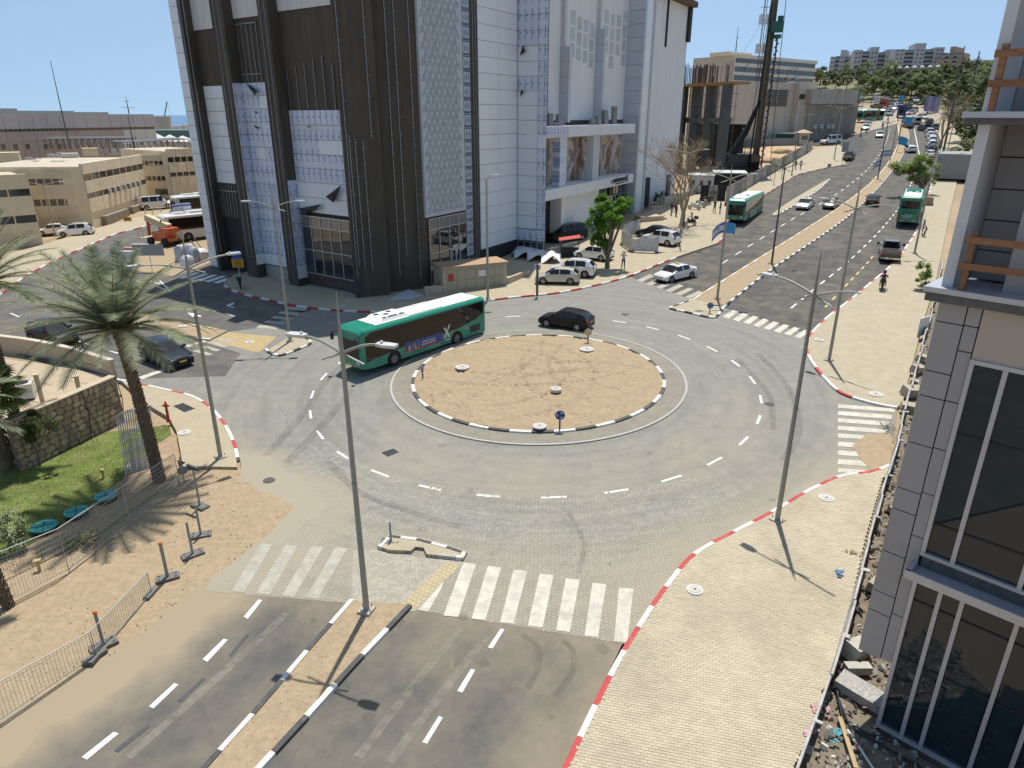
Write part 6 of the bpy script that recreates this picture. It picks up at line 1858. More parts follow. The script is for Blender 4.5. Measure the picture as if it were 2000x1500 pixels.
o=mb.build('rear_lettering',m_offw,coach);o['kind']='stuff'
for s in(0,1):
 mb=MB();mb.ob((xr-.003,.9-s*1.3,.47),(-.006,0,0),(0,-.5,0),(0,0,.1));mb.build('reflector_plate',m_offw,coach)
mb=MB()
for k in range(12):mb.ob((xr-.003,.95-k*.16,.66),(-.005,0,0),(0,-.08,0),(0,-.04,.08))
o=mb.build('warning_stripes',mat('orange_stripes',(.5,.2,.06),.6),coach);o['kind']='stuff'
m_wbus=paint('white_bus_paint',(.72,.72,.70),0,.35)
def white_coach(px,row,h,label):
 b_=bus(G(px,row,.01),h,label,col=m_wbus,L=12,H=3.4,coach=True,full=False,group='white coaches behind the tower')
 return b_
white_coach(410,462,R(225),'white coach with green arrow stripes parked nearest the tower base at left')
white_coach(418,420,R(225),'white coach half hidden behind the nearer one at left')
bus(G(1697,236,.01),R(215),'green bus turning at the far junction beside the white cars',L=12,full=False)
def lorry(px,row,h,cm,label,L=7.5,H=3.2):
 root=thing('lorry',label,'lorry',G(px,row,.01),h)
 mb=MB();mb.box((-.8,0,.8),(L-2.0,2.4,H-.8));mb.build('cargo_box',cm,root)
 mb=MB();mb.prism([(L/2-1.7,-1.15),(L/2,-1.1),(L/2,1.1),(L/2-1.7,1.15)],.6,2.5);mb.build('cab',cm,root)
 mb=MB();mb.ob((L/2+.005,-1.0,1.5),(.01,0,0),(0,2,0),(0,0,.8));mb.build('windscreen',m_cglass,root)
 for x in(L/2-1,-L/2+1.6):
  for s in(-1,1):
   mb=MB();cc=V((x,s*1.05,.48));mb.tube([cc-V((0,.14,0)),cc+V((0,.14,0))],.48,14);mb.build('wheel',m_tyre,root)
lorry(1725,213,R(235),mat('orange_red_paint',(.42,.10,.05),.5),'orange red lorry in the queue at the far junction')
lorry(1759,230,R(245),mat('deep_blue_paint',(.03,.04,.16),.5),'tall dark blue lorry standing in the far junction',6,3.6)
# ---- motorcycles
def make_moto(label,group,body=m_trim,box=False):
 root=thing('motorcycle',label,'motorcycle',(0,0,0),0,group)
 for x in(.68,-.62):
  mb=MB();n=14
  mb.tube([V((x+.27*math.cos(2*math.pi*k/n),0,.31+.27*math.sin(2*math.pi*k/n)))for k in range(n+1)],.05,6,cap=False);w=mb.build('wheel',m_tyre,root,smooth=True)
  mb=MB();mb.tube([(x,-.02,.31),(x,.02,.31)],.2,10);mb.build('hub',m_rim,w)
 mb=MB();mb.tube([(.68,.06,.31),(.5,.06,.75),(.42,.0,1.0)],.03,5);mb.tube([(.42,-.32,1.04),(.45,0,1.0),(.42,.32,1.04)],.02,5);mb.build('fork',m_chrome,root)
 mb=MB();mb.prism([(.45,.0),(.3,.13),(-.2,.12),(-.75,.09),(-.8,0),(-.75,-.09),(-.2,-.12),(.3,-.13)],.42,.72);mb.prism([(.55,0),(.42,.16),(.36,.16),(.36,-.16),(.42,-.16)],.6,1.0);mb.build('body',body,root)
 mb=MB();mb.sphere((-.25,0,.77),(.48,.15,.08),10,6);mb.build('seat',m_trim,root,smooth=True)
 mb=MB();mb.sphere((.56,0,.88),(.08,.1,.1),8,6);mb.build('headlight',m_head,root)
 if box:
  mb=MB();mb.box((-.82,0,.86),(.42,.42,.36));mb.build('top_box',m_trim,root)
 CH[root]=list(root.children)
 return root
mg='motorcycles parked on the mall pavement'
k0=make_moto('dark scooter with top box ridden on the pavement by the bare tree',mg,box=True);k0.location=G(1348,441,.13);k0.rotation_euler=(0,0,R(200))
wm=paint('white_moto_paint',(.6,.6,.6));
for(px,r_,h,lab,cm)in((1356,409,150,'white motorcycle nearest in the cluster beyond the bare tree',wm),(1366,405,160,'silver motorcycle second in the cluster beyond the bare tree',P['midsilver']),(1372,400,140,'dark motorcycle third in the cluster beyond the bare tree',m_trim),(1380,398,120,'black motorcycle nearest the black hoarding',m_trim)):
 d=dup(k0,G(px,r_,.13),R(h),lab,mg,{'black_trim':cm}if cm is not m_trim else None);d.name='motorcycle'
d=dup(k0,G(1722,566,.02),R(60),'dark motorcycle with two riders at the right kerb','motorcycles on the street');d.name='motorcycle'
d=dup(k0,G(1723,251,.02),R(245),'motorcycle riding down the middle of the far street','motorcycles on the street');d.name='motorcycle'
d=dup(k0,G(470,562,.13),R(110),'dark bicycle like scooter leaning at the yellow diversion sign','motorcycles on the street');d.name='scooter'
# ---- boom lift at the left site
def boom_lift():
 c=G(322,478,.05);root=thing('boom_lift','orange boom lift with a cream telescopic arm on the left building site','boom lift',c,R(-25))
 mo=mat('lift_orange',(.55,.14,.06),.5,var=.1);mc=mat('lift_cream',(.62,.50,.32),.5,var=.08)
 mb=MB();mb.box((0,0,.55),(3.4,1.5,.45));mb.build('chassis',mo,root)
 mb=MB();mb.box((.2,0,1.0),(2.4,1.6,.7));mb.prism([(.6,-.8),(2.1,-.8),(2.1,.8),(.6,.8)],1.7,2.25);mb.build('turntable',mo,root)
 mb=MB();mb.bar((1.3,.1,2.3),(-2.6,.1,3.3),.7,.75);mb.build('arm',mc,root)
 mb=MB();mb.bar((-2.5,.1,3.1),(-2.7,.1,1.0),.3,.3);mb.build('jib',mo,root)
 mb=MB();mb.box((-3.2,.1,.7),(.9,1.8,.1));
 for q in((-3.6,-.75),(-3.6,.95),(-2.8,-.75),(-2.8,.95)):mb.bar((q[0],q[1],.75),(q[0],q[1],1.8),.05)
 mb.bar((-3.6,-.75,1.8),(-3.6,.95,1.8),.05);o=mb.build('basket',mc,root);o['kind']='stuff'
 for x in(-1.25,1.25):
  for s in(-1,1):
   mb=MB();cc=V((x,s*.95,.5));mb.tube([cc-V((0,.18,0)),cc+V((0,.18,0))],.5,16);mb.build('wheel',m_tyre,root)
boom_lift()
# ================================================================ street furniture
m_pole=mat('lamp_pole_paint',(.36,.345,.29),.55,.1,var=.08)
m_dpole=mat('dark_pole_paint',(.11,.10,.095),.6,.1,var=.1)
m_lhead=mat('lamp_head',(.62,.62,.60),.4,.2,var=.03)
def lamp(base,jrow,tiprow,d,label,arm=1.75,m=m_pole,heads=(1,1),plate=True,fins=True,lift=.12,group='street lamps',r0=.115):
 b=G(*base,lift);hj=height_at(b,jrow);ht=height_at(b,tiprow)
 root=thing('street_lamp',label,'street lamp',b,0,group)
 if plate:
  mb=MB();mb.box((0,0,-.05),(.5,.5,.12),math.atan2(d.y,d.x));mb.build('base_plate',m_conc,root)
  mb=MB();
  for sx in(-1,1):
   for sy in(-1,1):mb.cyl((sx*.16,sy*.16,.07),.02,.10,6)
  o=mb.build('bolts',m_steel,root);o['kind']='stuff'
 mb=MB();mb.tube([(0,0,0),(0,0,hj*.5),(0,0,hj)],[r0,r0*.8,r0*.62],8);mb.tube([(0,0,hj),(0,0,ht)],[r0*.62,.012],8);mb.build('pole',m,root,smooth=True)
 mb=MB();mb.tube([(0,0,hj*.53),(0,0,hj*.53+.06)],r0*.95,8);mb.build('collar',m,root)
 d=V((d.x,d.y,0)).normalized()
 for s,on in zip((-1,1),heads):
  if on is None:continue
  pts=[V((0,0,hj))+d*s*arm*t+V((0,0,.42*math.sin(t*math.pi*.5)*1.0))for t in(0,.2,.4,.6,.8,1)]
  mb=MB();mb.tube(pts,[.05,.048,.045,.042,.04,.036],6);mb.build('arm',m,root,smooth=True)
  if fins:
   mb=MB();mb.tube([V((0,0,hj)),V((0,0,hj-.28))+d*s*.75],.035,5);mb.build('brace',m,root)
  if on:
   e=pts[-1];n=V((-d.y,d.x,0))
   mb=MB();L=.62
   vs=[e-n*.10+d*s*-.05,e+n*.10+d*s*-.05,e+n*.17+d*s*L*.4,e+n*.13+d*s*L,e-n*.13+d*s*L,e-n*.17+d*s*L*.4]
   k=len(vs);mb.add([v+V((0,0,-.03))for v in vs]+[v+V((0,0,.06))for v in vs],[tuple(range(k))[::s],tuple(range(k,2*k))[::-s]]+[((i,(i+1)%k,k+(i+1)%k,k+i)[::-s])for i in range(k)])
   mb.cyl(e+d*s*.12+V((0,0,.06)),.05,.07,8);mb.build('lamp_head',m_lhead,root)
 return root
dA=G(708,1392)-G(545,1343);dB=G(1558,1127)-G(1480,1083)
lamp((716,1192),690,570,dA,'street lamp with twin arms on the sand median beside the front crossing',arm=dA.length/2*.86)
lamp((1518,1016),577,488,dB,'street lamp on the wide pavement kerb nearest the clad building',arm=1.7,heads=(1,0))
lamp((431,893),525,446,V((1,.9,0)),'street lamp on the pavement corner beside the date palm',arm=1.9)
lamp((1619,704),408,346,dB,'street lamp on the upper pavement near the side crossing',arm=1.9,heads=(1,0))
lamp((567,666),405,356,V((1,.05,0)),'street lamp on the small left island before the torn white panel',arm=1.6)
lamp((1401,583),350,322,V((1,-.1,0)),'street lamp with flags at the end of the right street median',arm=1.5)
lamp((1507,515),330,306,V((.8,.3,0)),'dark street lamp second along the right street median',m=m_dpole,arm=1.8)
lamp((1786,495),300,292,V((1,-.2,0)),'street lamp on the right pavement behind the pickup',arm=1.6,heads=(1,0))
lamp((1714,349),240,232,V((1,0,0)),'dark street lamp third along the right street median',m=m_dpole,arm=2.2,plate=False)
lamp((183,437),365,352,V((1,.1,0)),'twin arm street lamp in front of the middle beige office',arm=2.6,plate=False)
lamp((108,462),362,356,V((1,.3,0)),'street lamp in front of the recessed beige wing',arm=2.0,plate=False)
lamp((343,412),326,322,V((1,.2,0)),'street lamp at the far corner of the beige offices',arm=2.0,plate=False)
lamp((1468,336),256,250,V((1,0,0)),'street lamp in front of the drilling rig behind the hoarding',arm=2.2,plate=False)
lamp((1546,343),228,222,V((1,0,0)),'street lamp beside the hoarding near the two walkers',arm=2.2,plate=False)
lamp((1629,311),211,205,V((1,0,0)),'street lamp on the sidewalk tip near the black suv',arm=2.4,plate=False)
lamp((1327,478),300,292,V((1,0,0)),'street lamp rising through the bare tree',arm=1.8,plate=False)
lamp((1663,258),168,164,V((1,0,0)),'street lamp at the rounded corner of the ribbed building',arm=2.4,plate=False)
lamp((1823,300),222,218,V((1,0,0)),'street lamp beside the parked row near the bare brown tree',arm=2.6,plate=False)
lamp((1848,306),214,210,V((1,0,0)),'street lamp on the right pavement beyond the bare brown tree',arm=2.6,plate=False)
lamp((953,584),352,350,V((1,0,0)),'single headed lamp post at the mall kerb behind the bus',arm=.5,heads=(None,1),fins=False)
m_cyan=mat('cyan_flag',(.05,.30,.55),.8,var=.1);m_flag=mat('white_flag',(.66,.66,.68),.8,var=.05);m_fblue=mat('flag_blue',(.03,.07,.38),.8,var=.05)
def flag(p,w,h,d,label,kind,droop=.5):
 """cloth hanging from a pole: wavy sheet with thickness; two blue bars on the white ones"""
 root=thing('flag',label,'flag',p,0,'flags on the poles');nx,nz=8,4;d=V((d.x,d.y,0)).normalized();n=V((-d.y,d.x,0))
 def pt(u,v,o=0.0):
  return d*(w*u*(1-.3*droop))+V((0,0,-h*v-droop*h*.9*u*u))+n*(.10*w*math.sin(u*7+v*1.5)*u+o)
 def sheet_(u0,u1,v0,v1,o,th,nx,nz,m,name):
  mb=MB()
  for side in(0,1):
   base=len(mb.v)
   for j in range(nz+1):
    for i in range(nx+1):mb.v.append(pt(lerp(u0,u1,i/nx),lerp(v0,v1,j/nz),o+(th if side else 0)))
   for j in range(nz):
    for i in range(nx):
     a=base+j*(nx+1)+i;q=[a,a+1,a+nx+2,a+nx+1];mb.f.append(q if side else q[::-1]);mb.m.append(0)
  mb.build(name,m,root,smooth=True)
 sheet_(0,1,0,1,0,.015,nx,nz,m_cyan if kind=='cyan' else m_flag,'cloth')
 if kind=='white':
  for v in(.12,.74):
   sheet_(0,1,v,v+.14,-.006,.027,nx,1,m_fblue,'stripe')
  mb=MB();c=pt(.5,.5,.02)
  for k in range(2):
   tri=[c+V((0,0,0))+d*(.14*h*math.sin(2*math.pi*i/3+k*math.pi))+V((0,0,.14*h*math.cos(2*math.pi*i/3+k*math.pi)))for i in range(3)]
   for a,b in zip(tri,tri[1:]+tri[:1]):mb.bar(a,b,.02)
  mb.build('star',m_fblue,root)
def flagpole(base,row,label):
 b=G(*base,.1);h=height_at(b,row);mb=MB();mb.tube([b,b+V((0,0,h))],[.07,.05],6)
 return tag(mb.build('flag_pole',m_dpole,at=b,smooth=True),label,'pole','poles along the median'),b,h
for base,row,lab in(((1737,322),205,'dark pole on the median beside the cyan flag'),((1751,297),195,'dark pole on the far median left of the blue lorry'),((1754,275),188,'tall thin pole near the end of the median')):
 flagpole(base,row,lab)
def flag_at(px,row,base,w,h,d,label,kind,droop=.5):
 b=G(*base,.1);p=V((b.x,b.y,b.z+height_at(b,row)));flag(p,w,h,d,label,kind,droop)
flag_at(1401,432,(1401,583),1.4,1.0,V((-1,.2,0)),'white flag with blue stripes on the lamp at the end of the median','white',.9)
flag_at(1404,434,(1401,583),1.3,.9,V((1,.4,0)),'cyan flag beside the striped one on the median lamp','cyan',.3)
flag_at(1712,312,(1714,349),1.6,1.1,V((-1,0,0)),'white flag with blue stripes hanging low on the third dark lamp','white',.8)
flag_at(1738,292,(1737,322),2.2,1.2,V((-1,.3,0)),'white flag with blue stripes on the pole beside the cyan flag','white',.3)
flag_at(1760,266,(1751,297),2.6,1.7,V((1,0,0)),'cyan flag on the pole left of the white hatchback','cyan',.5)
flag_at(1760,228,(1754,275),3.0,1.4,V((1,.1,0)),'cyan flag streaming near the blue lorry','cyan',.15)
for i,(px,r_)in enumerate(((1683,185),(1700,184),(1716,190),(1722,187),(1762,186))):
 b=G(px,r_+26);p=V((b.x,b.y,b.z+height_at(b,r_)));mb=MB();mb.tube([b,p+V((0,0,.6))],.09,5)
 tag(mb.build('flag_pole',m_dpole,at=b),'thin flag pole before the far trees, %s'%('leftmost','second from left','beside the orange lorry','just right of the orange lorry','above the blue lorry')[i],'pole','poles at the far junction')
 flag(p,2.4,1.5,V((1 if i%2 else-1,0,0)),'small flag over the far junction, %s'%('leftmost','second from left','beside the orange lorry','just right of the orange lorry','above the blue lorry')[i],'white' if i!=4 else 'cyan',.3)
# ---- signs
m_sblue=mat('sign_blue',(.015,.09,.36),.4,var=.02);m_swhite=mat('sign_white',(.72,.72,.7),.4,var=.02);m_sback=mat('sign_back_beige',(.56,.45,.28),.5,var=.05)
m_post_w=mat('post_white',(.6,.6,.57),.6,var=.1);m_orange=mat('sign_orange',(.68,.36,.04),.5,var=.05)
def disc(mb,c,n,r,t,k=24):
 n=V(n).normalized();mb.tube([V(c)-n*t/2,V(c)+n*t/2],r,k)
def round_sign(base,crow,r,face,label,arrows=True,back=False,banded=True):
 b=G(*base,.13);h=height_at(b,crow);root=thing('roundabout_sign',label,'road sign',b,0,'round signs')
 mb=MB();n=4
 for i in range(n):
  mb=MB();mb.cyl((0,0,(h-r)*i/n),.045,(h-r)/n,10);mb.build('post_band',m_trim if(not banded or i<3)else m_trim,root)
 f=V((face.x,face.y,.0)).normalized()
 mb=MB();disc(mb,(0,0,h),f,r,.04);mb.build('disc',m_sback if back else m_sblue,root)
 if arrows and not back:
  x=V((-f.y,f.x,0));z=V((0,0,1));c0=V((0,0,h))+f*.024
  for q in range(3):
   mb=MB();a0=2*math.pi*q/3+.35;pts=[]
   for i in range(7):
    a=a0+1.25*i/6;pts.append((a,r*.62));
   for(a,rr),(b2,_)in zip(pts,pts[1:]):
    mb.add([c0+(x*math.cos(a)+z*math.sin(a))*r*.52,c0+(x*math.cos(a)+z*math.sin(a))*r*.74,c0+(x*math.cos(b2)+z*math.sin(b2))*r*.74,c0+(x*math.cos(b2)+z*math.sin(b2))*r*.52],[(0,1,2,3)])
   a=a0-.05;mb.add([c0+(x*math.cos(a)+z*math.sin(a))*r*.36,c0+(x*math.cos(a)+z*math.sin(a))*r*.9,c0+(x*math.cos(a-.6)+z*math.sin(a-.6))*r*.62],[(0,1,2),(2,1,0)])
   mb.build('arrow',m_swhite,root)
  mb=MB()
  for i in range(24):
   a,b2=2*math.pi*i/24,2*math.pi*(i+1)/24
   mb.add([c0+(x*math.cos(a)+z*math.sin(a))*r*.92,c0+(x*math.cos(a)+z*math.sin(a))*r,c0+(x*math.cos(b2)+z*math.sin(b2))*r,c0+(x*math.cos(b2)+z*math.sin(b2))*r*.92],[(0,1,2,3),(3,2,1,0)])
  mb.build('rim',m_swhite,root)
round_sign((1093,840),811,.27,V((0,-1,0)),'round blue roundabout sign at the near edge of the sand island')
round_sign((1148,671),649,.27,V((.2,1,0)),'roundabout sign seen from its beige back at the far edge of the island',back=True)
round_sign((826,741),722,.27,V((-1,.12,0)),'roundabout sign seen edge on at the left edge of the island')
round_sign((1386,611),597,.26,V((0,-1,0)),'round blue sign on the splitter nose of the right street')
def board_sign(base,boards,label,pole_m=m_post_w,r=.04,lift=.12,face=V((0,-1,0)),group=None,top=None):
 """boards: (x px left, y top, x right, y bottom, material, lettering lines)"""
 b=G(*base,lift);root=thing('road_sign',label,'road sign',b,0,group)
 f=V((face.x,face.y,0)).normalized();x=V((-f.y,f.x,0));hmax=0
 for(xa,ya,xb,yb,m,ink,lines)in boards:
  z1,z0=height_at(b,ya),height_at(b,yb);hmax=max(hmax,z1);w=(xb-xa)/FPX*(b.y*math.cos(PITCH)+6);
  off=((xa+xb)/2-base[0])/FPX*b.y*.0
  mb=MB();mb.ob(V((0,0,z0))-x*w/2+f*.03,x*w,f*.03,V((0,0,z1-z0)));bd=mb.build('board',m,root)
  rng=random.Random(int(xa));mb=MB()
  for li in range(lines):
   zz=lerp(z1,z0,(li+.75)/(lines+.5));q=-w*.36
   while q<w*.33:
    ww=rng.uniform(.03,.07)*w;mb.ob(V((0,0,zz))+x*q+f*.06,x*ww,f*.006,V((0,0,(z1-z0)/(lines+1)*.62)));q+=ww+.02*w
  if mb.v:o=mb.build('lettering',ink,root);o['kind']='stuff'
 mb=MB();mb.cyl((0,0,0),r,hmax,8);mb.build('post',pole_m,root)
 return root
board_sign((471,558),((449,488,466,505,m_sblue,mat('red_ink',(.5,.08,.05),.5),1),(449,505,471,522,m_orange,mat('dark_red_ink',(.25,.03,.02),.5),4)),'blue and orange diversion sign with small lettering on the mall corner')
board_sign((298,530),((268,477,327,499,mat('grey_board',(.38,.37,.34),.6,var=.05),m_sblue,0),),'grey parking board on a post at the left building site',lift=0)
board_sign((250,432),((298-50,424,314-50,440,m_orange,m_black,2),),'orange notice board by the left street kerb',lift=.1)
board_sign((1049,578),((1037,517,1049,527,m_swhite,m_black,2),),'thick grey post with a small white plate on the mall pavement',pole_m=m_steel,r=.11)
board_sign((1615,352),((1612,320,1619,326,mat('sign_grey',(.25,.25,.25),.6),m_swhite,0),),'small sign at the far end of the bus bay island',lift=.1)
board_sign((1645,322),((1643,277,1655,297,mat('sign_back_grey',(.34,.35,.34),.6),m_swhite,0),),'large grey sign back beside the black suv on the sidewalk tip',r=.05)
board_sign((1677,288),((1675,262,1680,268,mat('sign_grey',(.25,.25,.25),.6),m_swhite,0),),'small sign on the little refuge beyond the black suv',lift=.1)
for(bx,by,ty,lab)in((1511,360,322,'yellow green bus stop sign nearest the standing city bus'),(1526,347,308,'yellow green bus stop sign second along the hoarding'),(1547,340,309,'yellow green bus stop sign beside the two walkers')):
 b=G(bx,by,.13);h=height_at(b,ty);root=thing('bus_stop_sign',lab,'bus stop sign',b,0,'bus stop signs')
 mb=MB();mb.cyl((0,0,0),.05,h,8);mb.build('post',m_steel,root)
 mb=MB();mb.ob((-.3,-.03,h-.6),(.6,0,0),(0,.06,0),(0,0,.6));mb.build('panel',mat('lime_panel',(.36,.52,.05),.5,var=.05),root)
b=G(170,712,.05);h=height_at(b,655);root=thing('road_sign','white and blue sign post seen edge on by the curved garden wall','road sign',b)
mb=MB();mb.cyl((0,0,0),.05,h*.55,8);mb.build('post',m_post_w,root);mb=MB();mb.cyl((0,0,h*.55),.052,h*.4,8);mb.build('post_band',m_sblue,root)
mb=MB();disc(mb,(0,0,h),V((.9,.35,0)),.28,.04);mb.build('disc',mat('sign_back_cream',(.5,.46,.36),.6),root)
# ---- manholes, grates
m_man=mat('manhole_concrete',(.55,.53,.48),.85,var=.12,vscale=4);m_iron=mat('cast_iron',(.09,.09,.088),.7,.3,var=.2)
def manhole(px,row,rpx,label,lift=.13,kind='light',raised=.03):
 c=G(px,row,lift);r=abs(G(px+rpx,row,lift).x-c.x);root=thing('manhole_cover',label,'manhole',c,0,'manhole covers')
 mb=MB();mb.cyl((0,0,-.05),r,.05+raised,28,r2=r*.985);mb.build('ring',m_man if kind=='light' else m_iron,root)
 mb=MB();mb.cyl((0,0,raised),r*.66,.012,24);mb.build('lid',mat('manhole_lid',(.47,.45,.41),.8,var=.15)if kind=='light' else m_iron,root)
 mb=MB();mb.cyl((0,0,raised+.012),r*.16,.006,12);mb.build('plug',m_iron,root)
for a in((903,717,14,'pale round manhole on the left part of the sand island',.36,'light'),(1146,682,14,'pale round manhole at the far right of the sand island',.33,'light'),(1086,762,11,'raised pale manhole in the middle of the sand island',.45,'light',.12),(1054,832,14,'pale manhole beside the near roundabout sign',.30,'light'),(1357,1152,17,'pale round manhole on the wide near pavement beside the kerb',.14,'light'),(1614,973,15,'pale round manhole at the head of the near pavement',.13,'light'),(1711,770,14,'pale round manhole on the upper pavement near the side crossing',.13,'light'),(1600,664,10,'small pale manhole at the tip of the upper pavement',.13,'light'),(360,845,12,'pale round manhole on the corner pavement by the palm',.13,'light'),(1222,614,8,'iron manhole in the roadway behind the black crossover',.006,'dark',.008),(1503,789,10,'iron manhole in the roadway right of the dashed ring',.006,'dark',.008),(526,938,12,'iron manhole at the edge of the sandy verge',.006,'dark',.008),(488,668,9,'round cover in the ochre paving of the left median',.02,'light',.01),(357,637,9,'pale cover in the sand of the left median',.12,'light'),(668,597,8,'cover in the shaded mall pavement',.13,'light',.01)):
 manhole(*a[:4],a[4],a[5],*(a[6:]))
def grate(px,quad,label,lift):
 q=gl(quad,lift);c=sum(q,V((0,0,0)))/4;root=thing('iron_grate',label,'grate',c,0,'square covers')
 mb=MB();mb.add([p-c+V((0,0,.004))for p in q],[(0,1,2,3),(3,2,1,0)]);mb.build('plate',m_iron,root)
 for i in range(6):
  a,b=q[0].lerp(q[3],(i+.5)/6),q[1].lerp(q[2],(i+.5)/6);mb=MB();mb.bar(a-c+V((0,0,.012)),b-c+V((0,0,.012)),.03,.012);mb.build('bar',m_steel,root)
grate(0,[(338,793),(357,787),(381,798),(360,805)],'square iron cover on the corner pavement by the red hydrant',.13)
grate(0,[(745,884),(768,876),(779,883),(757,892)],'square iron cover in the dark paving left of the island',.01)
# ---- hydrants
m_red=mat('hydrant_red',(.45,.03,.03),.4,var=.08)
def hydrant(base,row,label):
 b=G(*base,.12);h=height_at(b,row);root=thing('fire_hydrant',label,'hydrant',b,0,'hydrants')
 mb=MB();mb.cyl((0,0,0),.16,.04,12);mb.build('flange',m_red,root)
 mb=MB();mb.cyl((0,0,.04),.075,h*.72,12);mb.cyl((0,0,.04+h*.72),.10,h*.12,12);mb.build('barrel',m_red,root,smooth=True)
 mb=MB();mb.cyl((0,0,h*.84+.04),.05,h*.12,10);mb.build('cap',m_red,root)
 for s in(-1,1):
  mb=MB();mb.tube([(0,0,h*.78),(s*.2,0,h*.78)],.05,10);mb.build('outlet',m_red,root)
hydrant((330,823),784,'red fire hydrant on the corner pavement by the palm');hydrant((857,571),552,'red hydrant beside the beige utility enclosure behind the bus')
# ---- posts on rubber feet, wire fence panels
m_rub=mat('recycled_rubber_foot',(.16,.155,.145),.9,var=.2,vscale=6);m_gal=mat('galvanised_wire',(.45,.44,.41),.5,.4,var=.05)
m_onge=mat('orange_lamp',(.6,.15,.03),.4)
def foot(mb,c,d,L=.62,w=.24,h=.12):
 d=V((d.x,d.y,0)).normalized();n=V((-d.y,d.x,0));mb.ob(V(c)-d*L/2-n*w/2,d*L,n*w,V((0,0,h)))
def barrier_post(base,row,label,top=None,d=V((1,.5,0)),w=.09):
 b=G(*base,.05);h=height_at(b,row);root=thing('barrier_post',label,'post',b,0,'posts on rubber feet')
 mb=MB();foot(mb,(0,0,0),d,.85,.42,.11);f=mb.build('rubber_foot',m_rub,root)
 mb=MB();dd=V((d.x,d.y,0)).normalized();nn=V((-dd.y,dd.x,0))
 for i in(-.3,.3):
  for j in(-.12,.12):mb.cyl(dd*i+nn*j+V((0,0,.11)),.045,.006,8)
 o=mb.build('holes',m_black,f);o['kind']='stuff'
 mb=MB();mb.box((0,0,.11),(w,.05,h-.11),math.atan2(d.y,d.x));mb.build('post',mat('grey_post',(.30,.30,.28),.7,var=.15),root)
 if top=='orange':
  mb=MB();mb.sphere((0,0,h+.05),.08,8,6);mb.build('lamp',m_onge,root)
 if top=='tee':
  mb=MB();mb.bar(V((0,0,h))-dd*.38,V((0,0,h))+dd*.38,.10,.16);mb.build('crossbar',m_steel,root)
 return root
barrier_post((391,990),913,'dark post with a tee bar nearest the lamp corner','tee',V((1,-.6,0)))
barrier_post((393,1047),985,'post on a rubber foot just in front of the tee bar post',None,V((1,.3,0)))
barrier_post((377,1085),1020,'pale post standing alone on its rubber foot on the verge',None,V((1,.8,0)))
barrier_post((328,1130),1064,'doubled post with an orange cap before the end of the wire fence','orange',V((1,.5,0)),.12)
barrier_post((203,1262),1199,'post with an orange cap between the two wire panels','orange',V((1,1,0)),.10)
barrier_post((764,1060),1020,'short grey post on the notched front island','none',V((1,0,0)),.08)
def wire_panel(pa,pb,ha,hb,label,feet=True,ny=None,sheet_m=None,group='wire fence panels',lift=.05,step=.11):
 a,b=G(*pa,lift),G(*pb,lift);ta,tb=a+V((0,0,height_at(a,ha))),b+V((0,0,height_at(b,hb)))
 root=thing('fence_panel',label,'fence panel',a,0,group)
 mb=MB();mb.tube([a,ta,tb,b],.022,6);mb.tube([a.lerp(ta,.08),b.lerp(tb,.08)],.016,5);mb.build('frame',m_gal,root,world=True)
 n=int((b-a).length/step);mb=MB()
 for i in range(1,n):
  t=i/n;mb.bar(a.lerp(b,t)+(ta-a)*.08,ta.lerp(tb,t),.008)
 for k in range(1,8):
  t=.08+.92*k/8;mb.bar(a.lerp(ta,t),b.lerp(tb,t),.008)
 o=mb.build('wires',m_gal,root,world=True);o['kind']='stuff'
 if feet:
  for p in(a,b):
   mb=MB();foot(mb,p,b-a,.75,.24,.13);mb.build('rubber_foot',m_rub,root,world=True)
 if sheet_m:
  mb=MB();m_,k_=8,5;nn=(b-a).cross(V((0,0,1))).normalized()
  for j in range(k_+1):
   for i in range(m_+1):
    u,v=i/m_,.06+.90*j/k_-(.12*math.sin(i*1.3)if j==k_ else 0);mb.v.append(a.lerp(b,u).lerp(ta.lerp(tb,u),v)-nn*(.06+.09*math.sin(i*2.1+j)))
  for j in range(k_):
   for i in range(m_):
    q=j*(m_+1)+i;mb.f.append([q,q+1,q+m_+2,q+m_+1]);mb.m.append(0)
  mb.build('hanging_sheet',sheet_m,root,world=True,smooth=True)
wire_panel((-30,1432),(186,1285),1362,1236,'long wire fence panel at the left edge along the sandy verge')
wire_panel((190,1283),(297,1160),1233,1118,'wire fence panel ending before the orange capped posts')
wire_panel((256,1027),(352,948),951,887,'wire fence panel running up to the palm beside the lawn',feet=False)
wire_panel((136,1118),(256,1027),1033,951,'middle wire fence panel in front of the green lids',feet=False)
wire_panel((-40,1212),(136,1118),1108,1033,'wire fence panel at the left edge in front of the flowering bush',feet=False)
m_whsheet=mat('white_plastic_sheet',(.68,.68,.70),.5,var=.06)
wire_panel((1232,492),(1285,494),464,462,'wire panel with a hanging white sheet in front of the white suv',sheet_m=m_whsheet,lift=.13)
wire_panel((1213,478),(1231,491),448,460,'wire panel with sheet turned end on beside the hanging sheet',sheet_m=m_whsheet,lift=.13)
wire_panel((1216,474),(1250,452),440,428,'wire panel with crumpled white sheet behind the white suv',sheet_m=m_whsheet,lift=.13)
wire_panel((1067,505),(1128,492),487,472,'galvanised mesh panel behind the white suv and red awning',lift=.13,step=.3)
wire_panel((1255,428),(1297,428),404,402,'low mesh screen on the planter by the end wall',lift=.13,step=.3)
root=thing('stacked_fence_panels','stack of galvanised fence panels leaning beside the date palm trunk','fence panels',G(262,925,.03))
A,B=G(246,928,.05),G(290,915,.05)
tp_=G(238,800,.05)
